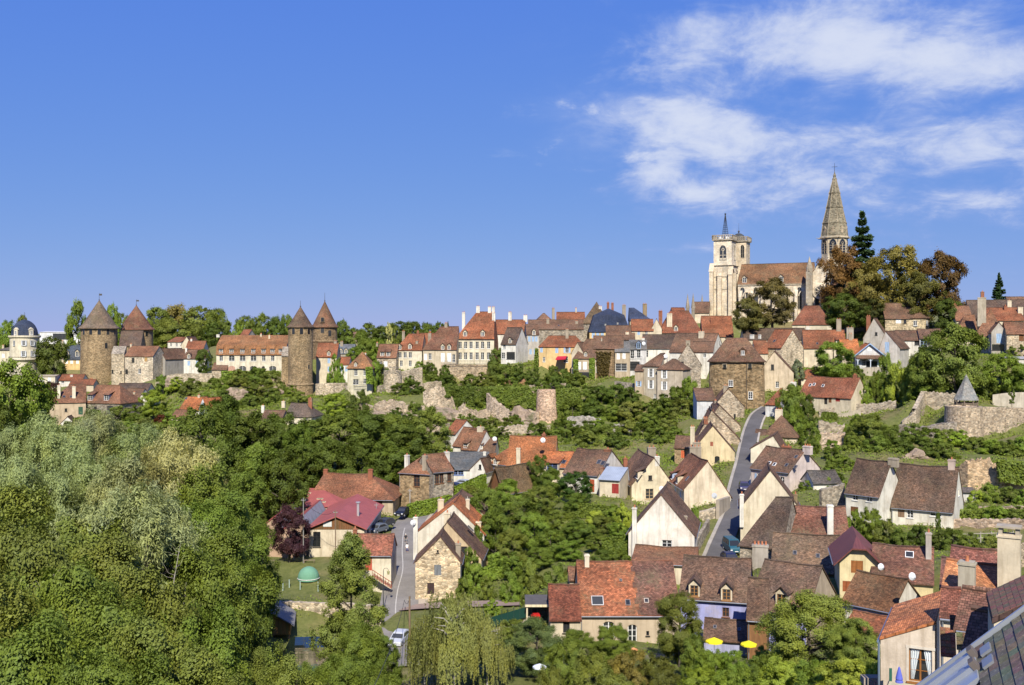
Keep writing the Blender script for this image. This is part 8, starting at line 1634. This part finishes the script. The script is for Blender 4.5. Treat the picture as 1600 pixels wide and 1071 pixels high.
# ------------------------------------------------------------------ people (walking down the road)
def person(label, px, py, D, yaw, top, legs, skin=(0.45, 0.27, 0.18), hair=(0.04, 0.03, 0.02), stride=.16, h=1.72, bag=None):
    p = P(px, py, D); p.z = hz(p.x, p.y) if abs(hz(p.x, p.y)-p.z) < 2 else p.z
    k = h/1.72
    J = dict(pel=(0, 0, .95), spine=(0, 0, 1.18), chest=(0, .0, 1.38), neck=(0, -.01, 1.49), head=(0, -.02, 1.58), crown=(0, -.01, 1.68),
             lh=(.10, 0, .90), lk=(.11, -stride*.9, .50), la=(.11, -stride, .09), lt=(.11, -stride-.16, .03), rh=(-.10, 0, .90), rk=(-.11, stride*.2, .50), ra=(-.11, stride*1.2, .11), rt=(-.11, stride*1.2-.15, .03),
             ls=(.18, 0, 1.41), le=(.25, .06, 1.14), lw=(.24, -.06, .92), lf=(.24, -.09, .83), rs=(-.18, 0, 1.41), re=(-.25, .02, 1.13), rw=(-.25, -.12, .93), rf=(-.25, -.15, .84))
    rad = dict(pel=.15, spine=.135, chest=.15, neck=.055, head=.095, crown=.06, lh=.095, lk=.062, la=.042, lt=.035, rh=.095, rk=.062, ra=.042, rt=.035, ls=.06, le=.045, lw=.033, lf=.028, rs=.06, re=.045, rw=.033, rf=.028)
    E = [('pel', 'spine'), ('spine', 'chest'), ('chest', 'neck'), ('neck', 'head'), ('head', 'crown'), ('pel', 'lh'), ('lh', 'lk'), ('lk', 'la'), ('la', 'lt'), ('pel', 'rh'), ('rh', 'rk'), ('rk', 'ra'), ('ra', 'rt'), ('chest', 'ls'), ('ls', 'le'), ('le', 'lw'), ('lw', 'lf'), ('chest', 'rs'), ('rs', 're'), ('re', 'rw'), ('rw', 'rf')]
    names = list(J); me = bpy.data.meshes.new('body'); me.from_pydata([tuple(c*k for c in J[n]) for n in names], [(names.index(a), names.index(b)) for a, b in E], [])
    o = bpy.data.objects.new('tmp', me); col.objects.link(o); md = o.modifiers.new('s', 'SKIN')
    for i, n in enumerate(names): sv = me.skin_vertices[0].data[i]; sv.radius = (rad[n]*k, rad[n]*k*.85); sv.use_root = (n == 'pel')
    sb = o.modifiers.new('u', 'SUBSURF'); sb.levels = 1; sb.render_levels = 1
    dg = bpy.context.evaluated_depsgraph_get(); m2 = bpy.data.meshes.new_from_object(o.evaluated_get(dg)); bpy.data.objects.remove(o)
    for n_, c_ in (('skin', skin), ('cloth', top), ('cloth', legs)):
        mm = M[n_].copy(); nd = [x for x in mm.node_tree.nodes if x.type == 'OBJECT_INFO'][0]
        rgb = mm.node_tree.nodes.new('ShaderNodeRGB'); rgb.outputs[0].default_value = (*c_, 1)
        for l in list(nd.outputs['Color'].links): mm.node_tree.links.new(rgb.outputs[0], l.to_socket)
        m2.materials.append(mm)
    for pl in m2.polygons:
        z = pl.center.z/k; x = abs(pl.center.x)/k; pl.use_smooth = True
        pl.material_index = 0 if (z > 1.47 or (x > .20 and z < 1.12) or z < .42) else (1 if z > .93 else 2)
    e = empty('person', p, R(yaw)); tag(e, label, 'person'); obj('body', m2, e)
    hb = MB(); hb.lathe([(.10, 1.57), (.108, 1.63), (.095, 1.70), (.05, 1.745), (.005, 1.75)], 12); o = hb.build('hair', 'cloth', e, hair, smooth=True); o.scale = (k, k, k)
    f = MB(); f.box(-.012, -.125, 1.58, .012, -.10, 1.615).box(-.045, -.108, 1.615, -.02, -.095, 1.63).box(.02, -.108, 1.615, .045, -.095, 1.63).box(-.025, -.106, 1.545, .025, -.094, 1.555); o = f.build('face', 'skin', e, (0.25, 0.12, 0.09)); o.scale = (k, k, k)
    if bag: b = MB(); b.box(-.16, .12, 1.0, .16, .30, 1.42); b.build('backpack', 'cloth', e, bag)
person('person in white shirt walking down the left road', 636, 862, 170, 10, (0.75, 0.75, 0.75), (0.12, 0.11, 0.22))
person('person in dark top with pale hat walking behind the white-shirted one', 634, 848, 176, 8, (0.03, 0.03, 0.035), (0.25, 0.24, 0.22), hair=(0.6, 0.58, 0.52))
# ------------------------------------------------------------------ street furniture, poles, wires
def lamp(label, px, yt, yb, D, arm=1):
    p = P(px, yb, D); h = zpx(yt, D)-p.z; e = empty('street_lamp', p); tag(e, label, 'street lamp'); b = MB()
    b.tube((0, 0, -.5), (0, 0, .9), .08, .07, 8).tube((0, 0, .9), (0, 0, h-.25), .05, .04, 8)
    for i in range(8):
        a0, a1 = math.pi*i/8, math.pi*(i+1)/8; b.tube((arm*.35*(1-math.cos(a0)), 0, h-.25+.35*math.sin(a0)), (arm*.35*(1-math.cos(a1)), 0, h-.25+.35*math.sin(a1)), .03, None, 6)
    b.build('pole', 'metal', e, (0.08, 0.09, 0.10)); q = MB(); q.lathe([(.05, h-.25), (.20, h-.35), (.13, h-.80), (.03, h-.82)], 6, (arm*.7, 0)); q.build('lantern', 'paint', e, (0.32, 0.30, 0.14))
lamp('curved lantern street lamp by the small red-roofed roadside house', 599, 889, 944, 142)
def pole(label, px, yt, yb, D, r=.12, colr=(0.20, 0.14, 0.09), cross=False, cat='pole'):
    p = P(px, yb, D); h = zpx(yt, D)-p.z; e = empty('utility_pole', p); tag(e, label, cat); b = MB(); b.tube((0, 0, -2), (0, 0, h), r, r*.75, 8); b.build('shaft', 'wood', e, colr)
    b = MB(); b.box(-.35, -.05, h-.45, .35, .05, h-.35)
    for x in (-.3, 0, .3): b.tube((x, 0, h-.35), (x, 0, h-.2), .035, None, 6)
    b.build('insulators', 'paint', e, (0.25, 0.24, 0.22)); return p+Vector((0, 0, h-.2))
t1 = pole('old wooden utility pole beside the weeping birch', 640, 932, 1052, 122, .15)
t2 = pole('grey concrete utility pole left of the workshop gable', 474, 778, 862, 163, .09, (0.26, 0.25, 0.23))
t3 = pole('wooden utility pole in front of the workshop gable', 524, 797, 868, 160, .10)
t4 = pole('thin wooden pole rising behind the stone gables', 730.5, 776, 830, 172, .10, (0.4, 0.38, 0.33))
t5 = pole('grey metal lamp mast by the long barn corner', 640.5, 764, 800, 197, .07, (0.42, 0.43, 0.45))
pole('slim grey mast beside the workshop wall', 588, 786, 820, 185, .06, (0.3, 0.3, 0.32))
def wire(label, a, b_, sag=1.2, r=.025):
    m = MB(); prev = None; org = a.copy()
    for i in range(19):
        t = i/18; p = a.lerp(b_, t)-Vector((0, 0, 4*sag*t*(1-t)))-org
        if prev is not None: m.tube(prev, p, r, None, 5, False)
        prev = p
    o = m.build('overhead_wire', 'paint', None, (0.03, 0.03, 0.035), loc=org); tag(o, label, 'wire')
wire('overhead wire from the lane down to the foreground trees', P(632, 938, 142), P(583, 1075, 70), .9, .03)
wire('overhead wire between the workshop poles', t2, t3, 1.3)
wire('overhead wire from the old wooden pole to the lane', t1, P(632, 938, 142), .6)
# fence posts of the meadow
for i, (px, yt, yb, D) in enumerate(((426, 905, 917, 150), (442, 910, 924, 147), (452, 905, 921, 148), (469, 911, 924, 147), (497, 911, 924, 147), (459, 873, 886, 166))):
    p = P(px, yb, D); h = 1.15; e = MB(); e.tube((0, 0, -.5), (0, 0, h), .07, .065, 7).box(-.09, -.09, h-.02, .09, .09, h+.04); o = e.build('fence_post', 'paint', None, (0.36, 0.45, 0.40), loc=(p.x, p.y, hz(p.x, p.y)))
    tag(o, ['leftmost pale fence post of the lower meadow', 'second pale fence post of the meadow', 'greenish fence post in the middle of the meadow', 'fourth pale fence post of the meadow', 'rightmost pale fence post beside the conical alder', 'fence post near the purple plum tree'][i], 'fence post', 'meadow fence posts')
# green garden dome, benches
p = P(482, 896, 150); p.z = hz(p.x, p.y); r = 1.55; e = empty('garden_dome', p); tag(e, 'green netted dome shelter on the meadow', 'shelter')
pr = [(r*math.cos(a), .1+r*1.05*math.sin(a)) for a in [i*math.pi/2/7 for i in range(8)]]; pr[-1] = (.02, pr[-1][1]); MB().lathe([(r, -.2)]+pr, 24).build('cover', 'cloth', e, (0.13, 0.28, 0.19), smooth=True)
b = MB(); b.lathe([(r+.02, .0), (r+.08, .05), (r+.02, .12)], 24); b.build('base_ring', 'paint', e, (0.5, 0.5, 0.46))
def bench(label, px, py, D, yaw):
    p = P(px, py, D); p.z = hz(p.x, p.y); e = empty('garden_bench', p, R(yaw)); tag(e, label, 'bench')
    for j in range(3): b = MB(); b.box(-.9, j*.15, .42, .9, j*.15+.12, .46); b.build('seat_slat', 'wood', e, (0.28, 0.22, 0.15))
    for x in (-.75, .75): b = MB(); b.box(x-.04, 0, -.2, x+.04, .42, .42); b.build('leg', 'wood', e, (0.2, 0.16, 0.1))
bench('wooden bench under the purple plum tree', 483, 868, 163, 5); 
# carport with a red ride-on mower
cp = P(822, 986, 113); e = empty('carport', cp); tag(e, 'open timber carport left of the low annex', 'carport'); w = 2.75; hh = 2.75
b = MB(); b.box(-.1, -.2, hh, w+.1, 4.2, hh+.18); b.build('roof', 'paint', e, (0.10, 0.09, 0.08))
b = MB(); b.box(-.12, -.26, hh-.06, w+.1, -.2, hh+.2); b.build('fascia', 'wood', e, (0.62, 0.54, 0.36))
for x, y in ((.1, 0), (.1, 4), (w-.1, 4)): b = MB(); b.box(x-.09, y-.09, -1.5, x+.09, y+.09, hh); b.build('post', 'wood', e, (0.60, 0.52, 0.36))
for i in range(7): b = MB(); b.box(.05, 4.05, .3+i*.34, w, 4.09, .3+i*.34+.32); b.build('back_board', 'wood', e, (0.22, 0.15, 0.08))
m = empty('ride_on_mower', cp+Vector((1.05, .6, 1.05)), R(10)); tag(m, 'red ride-on mower parked in the carport', 'mower')
b = MB(); b.box(-.4, -.75, .3, .4, .0, .62).box(-.36, -.7, .62, .36, -.05, .78).box(-.45, .05, .28, .45, .75, .5); b.build('body', 'carpaint', m, (0.5, 0.02, 0.02))
b = MB(); b.box(-.25, .3, .5, .25, .7, .62).box(-.25, .62, .62, .25, .74, 1.0); b.build('seat', 'paint', m, (0.03, 0.03, 0.03))
for x in (-.42, .42):
    for y, rr in ((-.5, .2), (.5, .27)): b = MB(); b.lathe([(.02, -.08), (rr, -.08), (rr, .08), (.02, .08)], 12); b.build('wheel', 'paint', m, (0.02, 0.02, 0.02), loc=(x, y, rr), rot=(0, R(90), 0))
b = MB(); b.box(-.3, -.72, -1.3, .3, .5, .0); o = b.build('mower_plinth', 'plaster', None, (0.4, 0.36, 0.3), loc=cp+Vector((1.05, .6, 1.05))); tag(o, 'low plinth under the red ride-on mower', 'plinth')
bn = P(851, 976, 112); e = empty('wheelie_bin', bn-Vector((0, 0, .9))); tag(e, 'dark wheelie bin with yellow lid beside the carport', 'bin')
b = MB(); b.lathe([(.22, -1), (.27, .85)], 4, (0, 0), math.pi/4, math.pi/4+2*math.pi); b.build('body', 'paint', e, (0.04, 0.045, 0.045)); b = MB(); b.box(-.24, -.26, .85, .24, .24, .93); b.build('lid', 'paint', e, (0.55, 0.45, 0.05))
# windbreak on the wall
a, b_ = P(766, 978, 117.6), P(822, 962, 113.8); e = empty('windbreak_fence', a); tag(e, 'dark green windbreak mesh fence on the garden wall', 'fence')
for k in range(6):
    t0, t1_ = k/6, (k+1)/6; p0, p1 = a.lerp(b_, t0)-a, a.lerp(b_, t1_)-a; q = MB(); q.poly([p0-Vector((0, 0, .2)), p1-Vector((0, 0, .2)), p1+Vector((0, 0, .95)), p0+Vector((0, 0, .95))]); q.build('mesh_panel', 'cloth', e, (0.012, 0.055, 0.04)); q = MB(); q.tube(p0-Vector((0, 0, .3)), p0+Vector((0, 0, 1.35)), .04, None, 6); q.build('post', 'paint', e, (0.02, 0.05, 0.04))
# parasols
def parasol(label, px, py, D, r, colr, open_=True, h=2.2, tilt=0):
    p = P(px, py, D); e = empty('parasol', p-Vector((0, 0, h))); tag(e, label, 'parasol'); MB().tube((0, 0, -1.5), (0, 0, h-.02), .025, None, 6).build('pole', 'metal', e, (0.5, 0.5, 0.5))
    if open_:
        b = MB(); n = 8; 
        for i in range(n):
            a0, a1 = 2*math.pi*i/n, 2*math.pi*(i+1)/n; c0, c1 = (r*math.cos(a0), r*math.sin(a0)), (r*math.cos(a1), r*math.sin(a1))
            b.poly([(c0[0], c0[1], h-.42*r), (c1[0], c1[1], h-.42*r), (0, 0, h)]); b.poly([(c0[0], c0[1], h-.42*r), (c1[0], c1[1], h-.42*r), (c1[0], c1[1], h-.42*r-.14), (c0[0], c0[1], h-.42*r-.14)])
        b.build('canopy', 'cloth', e, colr, rot=(R(tilt), R(tilt), 0))
    else: MB().lathe([(.24, h-1.15), (.20, h-.75), (.16, h-.70), (.19, h-.62), (.06, h-.08), (.02, h)], 10).build('canopy', 'cloth', e, colr)
parasol('left yellow parasol on the terrace of the blue house', 1116, 996, 99, .85, (0.72, 0.62, 0.02))
parasol('right yellow parasol on the terrace of the blue house', 1170, 1001, 97, .78, (0.72, 0.62, 0.02))
parasol('white and blue parasol in the lower garden lawn', 843, 1037, 92, .62, (0.60, 0.64, 0.72))
parasol('small orange parasol by the front house door', 990, 1012, 103, .45, (0.65, 0.28, 0.12))
parasol('folded blue parasol on the balcony of the curtained house', 1405, 1042, 53.5, .3, (0.10, 0.12, 0.45), False, 1.9)
q = P(1393, 1052, 53.8); b = MB(); b.prism([(-.12, -.02), (.02, -.02), (.02, .02), (-.12, .02)], -1.0, .25); o = b.build('balcony_screen', 'paint', None, (0.02, 0.10, 0.07), loc=q); tag(o, 'small dark green balcony screen beside the folded parasol', 'screen')
b = MB(); b.box(-.3, -.6, -2.0, 2.0, .4, -.05); o = b.build('balcony_slab', 'plaster', None, (0.6, 0.55, 0.36), loc=P(1398, 1068, 53.2), rz=R(-26)); tag(o, 'pale balcony ledge below the curtained window', 'balcony')
# hydrangea pot
leafy_surface('pink hydrangea bush beside the curtained house', [[P(1355, 1085, 57), P(1374, 1085, 57), P(1374, 1058, 57), P(1355, 1058, 57)]], 260, .06, (0.60, 0.22, 0.28), 'hydrangea', 'flower bush', 3, .4)
b = MB(); b.box(-.5, -.3, -.5, .5, .3, -.1); o = b.build('stone_table', 'plaster', None, (0.4, 0.34, 0.28), loc=P(1361, 1054, 57)); tag(o, 'grey stone table top beside the pink hydrangea', 'table')
# satellite dishes
def dish(label, px, py, D, r=.42, colr=(0.62, 0.64, 0.66)):
    p = P(px, py, D); e = empty('satellite_dish', p); tag(e, label, 'satellite dish'); b = MB(); b.lathe([(.01, .09), (r*.5, .06), (r, -.05), (r+.02, -.06), (r*.5, .04), (.01, .07)], 16)
    b.build('reflector', 'paint', e, colr, rot=(R(78), 0, R(12)), smooth=True); b = MB(); b.tube((0, 0, 0), (0, .6, -.35), .03, None, 6).tube((0, -.05, -r), (.05, -.45, -.1), .015, None, 5).tube((.05, -.45, -.12), (.05, -.38, -.06), .05, None, 6); b.build('arm', 'metal', e, (0.2, 0.2, 0.2))
dish('grey satellite dish on the blank cream gable', 1116.5, 775, 177.5, .5, (0.4, 0.42, 0.44)); dish('white satellite dish on the slim chimney by the left road', 645.5, 817, 163.2); dish('white satellite dish on the orange hipped house gable', 848.5, 688, 206.5, .5)
dish('white satellite dish on the yellow burgundy-roofed house', 1377, 886, 112, .36); dish('white satellite dish on the ridge of the small white house', 1426, 901, 93.5, .34); dish('white satellite dish on the white ridge house chimney', 1006, 537, 329, .6); dish('white satellite dish on the stucco block chimney', 1040, 557, 301, .6); dish('small white dish beside the stepped valley cottages', 773, 686, 236, .5); dish('white dish on the ivory gable beside the cream gable', 1034, 764, 189, .5)
# kiosk on the bastion
D = 231; p = P(1522, 636, D); k = D/F; e = empty('kiosk', (p.x, p.y+4, zpx(637, D))); tag(e, 'conical shingle-roofed kiosk on the round bastion', 'kiosk'); hk = (637-626)*k; hr = (626-586)*k; r = 19.5*k
MB().lathe([(r*.9, hk-.1), (r, hk-.15), (r, hk), (.03, hk+hr)], 8).build('roof', 'slate_tile', e, (0.22, 0.205, 0.18))
for i in range(8): a = i*math.pi/4+.2; b = MB(); b.box(-.12, -.12, -.5, .12, .12, hk); b.build('post', 'wood', e, (0.16, 0.12, 0.09), loc=(r*.86*math.cos(a), r*.86*math.sin(a), 0))
b = MB(); b.lathe([(r*.9, -.2), (r*.9, .9), (r*.84, .9), (r*.84, -.2)], 8); b.build('parapet', 'wood', e, (0.14, 0.11, 0.08)); MB().lathe([(r*.98, -1.5), (r*.98, -.15), (.02, -.15)], 16).build('floor_slab', 'rubble', e, S_PALE)
# rail fence on the right terraces
e = empty('rail_fence', P(1498, 846, 138)); tag(e, 'weathered wooden rail fence on the right terrace', 'fence'); o0 = Vector(e.location)
pts = [P(1498+i*17, 846-.5*i, 138-.6*i) for i in range(6)]
for i, q in enumerate(pts): b = MB(); b.box(-.07, -.07, -.6, .07, .07, 1.15); b.build('post', 'wood', e, (0.30, 0.28, 0.22), loc=q-o0)
for i in range(5):
    for z in (.35, .95): b = MB(); b.tube(pts[i]-o0+Vector((0, -.08, z)), pts[i+1]-o0+Vector((0, -.08, z)), .05, None, 6); b.build('rail', 'wood', e, (0.42, 0.38, 0.30))
# red awning, stair and balcony rails
b = MB(); A, B2, C, D2 = P(868, 561, 330), P(884, 560, 330), P(886, 556.5, 334), P(871, 557, 334); o0 = A.copy(); b.poly([x-o0 for x in (A, B2, C, D2)]); b.poly([x-o0-Vector((0, 0, .12)) for x in (D2, C, B2, A)]); b.poly([A-o0, B2-o0, B2-o0-Vector((0, 0, .4)), A-o0-Vector((0, 0, .4))]); o = b.build('awning', 'cloth', None, (0.45, 0.02, 0.05), loc=o0); tag(o, 'crimson awning on the terrace of the yellow house', 'awning')
e = empty('outdoor_stair', P(583, 898, 149)); tag(e, 'red railed outdoor stair of the small roadside house', 'stair'); o0 = Vector(e.location)
for i in range(9): b = MB(); b.box(0, -.9, 0, .34, 0, .2); b.build('step', 'plaster', e, (0.42, 0.2, 0.14), loc=(i*.31, -.1, -.15-i*.2))
b = MB(); b.tube((0, -.95, .9), (2.8, -.95, -.9), .05, None, 6).tube((0, -.95, .5), (2.8, -.95, -1.3), .03, None, 6)
for i in range(8): b.tube((i*.39, -.95, -.05-i*.25), (i*.39, -.95, .9-i*.25), .03, None, 6)
b.build('railing', 'metal', e, (0.35, 0.06, 0.03))
for lab, px0, px1, py, D in (('balcony railing of the square pale house', 552, 573, 602, 326), ('terrace balustrade in front of the mansion', 690, 768, 569, 342), ('balcony railing of the white ridge house', 983, 1003, 562, 325), ('terrace railing of the ivy-clad house', 896, 925, 583, 322), ('railing of the small round bastion terrace', 600, 626, 579, 325)):
    a, b_ = P(px0, py, D), P(px1, py, D); ln = (b_-a).length; e = empty('railing', a); tag(e, lab, 'railing'); n = int(ln/.5)
    b = MB(); b.box(0, -.06, .95, ln, .06, 1.05).box(0, -.05, 0.05, ln, .05, .12); b.build('rail', 'metal', e, (0.16, 0.16, 0.17)); b = MB()
    for i in range(n+1): b.tube((ln*i/n, 0, .0), (ln*i/n, 0, 1.0), .035, None, 5)
    b.build('baluster', 'metal', e, (0.16, 0.16, 0.17)); bpy.data.objects[b and col.objects[-1].name]['kind'] = 'stuff'
# ------------------------------------------------------------------ each plant of a group is told by the landmarks it grows between
LM = [(38,540,'the domed mansion'),(155,550,'the broad left tower'),(225,575,'the castle stone house'),(125,635,'the large beige house'),(300,640,'the orange-roofed castle cottage'),(395,560,'the convent'),(470,560,'the slender tower'),(470,640,'the cream wood house'),(560,580,'the square pale house'),(612,595,'the small bastion'),(686,628,'the pointed ruin'),(742,540,'the mansion'),(728,586,'the terrace wall'),(782,645,'the leaning wall'),(855,635,'the pink bastion'),(880,550,'the yellow house'),(912,575,'the ivy-clad house'),(975,570,'the veranda house'),(1035,600,'the stucco house'),(912,660,'the grey slope wall'),(980,670,'the second slope wall'),(1150,590,'the gate tower'),(1120,690,'the cream row gable'),(1105,760,'the blank cream gable'),(1018,760,'the ivory gable'),(1034,820,'the white slim-chimney gable'),(920,735,'the mossy-roofed house'),(820,705,'the orange hipped house'),(795,745,'the timber barn'),(665,735,'the road-bend house'),(735,680,'the stepped cottages'),(560,765,'the long barn'),(520,820,'the workshop'),(685,880,'the stone gable'),(580,880,'the small roadside house'),(422,975,'the river hut'),(483,885,'the green dome'),(982,940,'the front red-roofed house'),(882,955,'the low annex'),(842,960,'the carport'),(1115,940,'the blue house'),(1170,1003,'the yellow parasols'),(1355,940,'the small white house'),(1340,885,'the burgundy-roofed house'),(1350,770,'the left twin house'),(1440,780,'the right twin house'),(1522,660,'the round bastion'),(1522,610,'the kiosk'),(1555,745,'the orange ruined wall'),(1300,610,'the long hillside house'),(1360,560,'the half-hipped white house'),(1216,680,'the hipped roadside house'),(1235,735,'the skylit house'),(1290,700,'the pinkish wall'),(1418,1030,'the curtained house'),(268,760,'the yellowish willow'),(549,950,'the conical alder'),(715,990,'the weeping birch'),(843,1040,'the white parasol'),(1262,1000,'the spreading apple tree'),(1580,625,'the whitewashed wall'),(213,510,'the rusty-roofed tower'),(452,830,'the purple plum tree'),(16,620,'the left-edge walnut'),(262,905,'the leaning dead birch'),(78,920,'the short dead birch')]
SHORT = {}
def relabel():
    by = {}
    for o in col.objects:
        if o.parent is None and o.get('group') and o.get('label') and o.type == 'EMPTY': by.setdefault((o['group'], o['label']), []).append(o)
    for (g, lab), os_ in by.items():
        if len(os_) < 2: continue
        base = ' '.join(lab.split()[:3]) if lab.split()[2] not in ('in', 'on', 'of', 'the') else ' '.join(lab.split()[:2])
        for w in (' in ', ' on ', ' crowding ', ' beside ', ' covering ', ' among ', ' of ', ' at ', ' below ', ' between '):
            if w in lab: base = min((base_ for base_ in [lab.split(w)[0]]), key=len) if len(lab.split(w)[0].split()) <= 5 and len(lab.split(w)[0].split()) >= 2 else base
        used = {}
        for o in os_:
            p = o.location; ch = o.children[0]; hgt = ch.scale[2]*(2.4 if 'shrub' not in ch.data.name and 'bush' not in ch.data.name else 1.5)
            px = CX+p.x/p.y*F; py = HY-(p.z+hgt*.6-ZC)/p.y*F
            d = sorted(LM, key=lambda m: math.hypot(m[0]-px, (m[1]-py)*1.2))
            def rel(m):
                dx, dy = px-m[0], py-m[1]
                if abs(dx) > abs(dy)*1.1: return 'right of' if dx > 0 else 'left of'
                return 'below' if dy > 0 else 'above'
            size = 'small ' if hgt < 4 else ('big ' if hgt > 12 else '')
            cands = [f'{base} {rel(d[0])} {d[0][2]}', f'{base} {rel(d[0])} {d[0][2]}, towards {d[1][2]}', f'{size}{base} {rel(d[0])} {d[0][2]}, towards {d[2][2]}', f'{size}{base} {rel(d[1])} {d[1][2]}, towards {d[3][2]}', f'{size}{base} between {d[0][2]} and {d[2][2]}', f'{size}{base} {rel(d[2])} {d[2][2]}, towards {d[4][2]}']
            for c in cands:
                if c not in used and len(c.split()) <= 16: break
            used[c] = o; o['label'] = c
relabel()
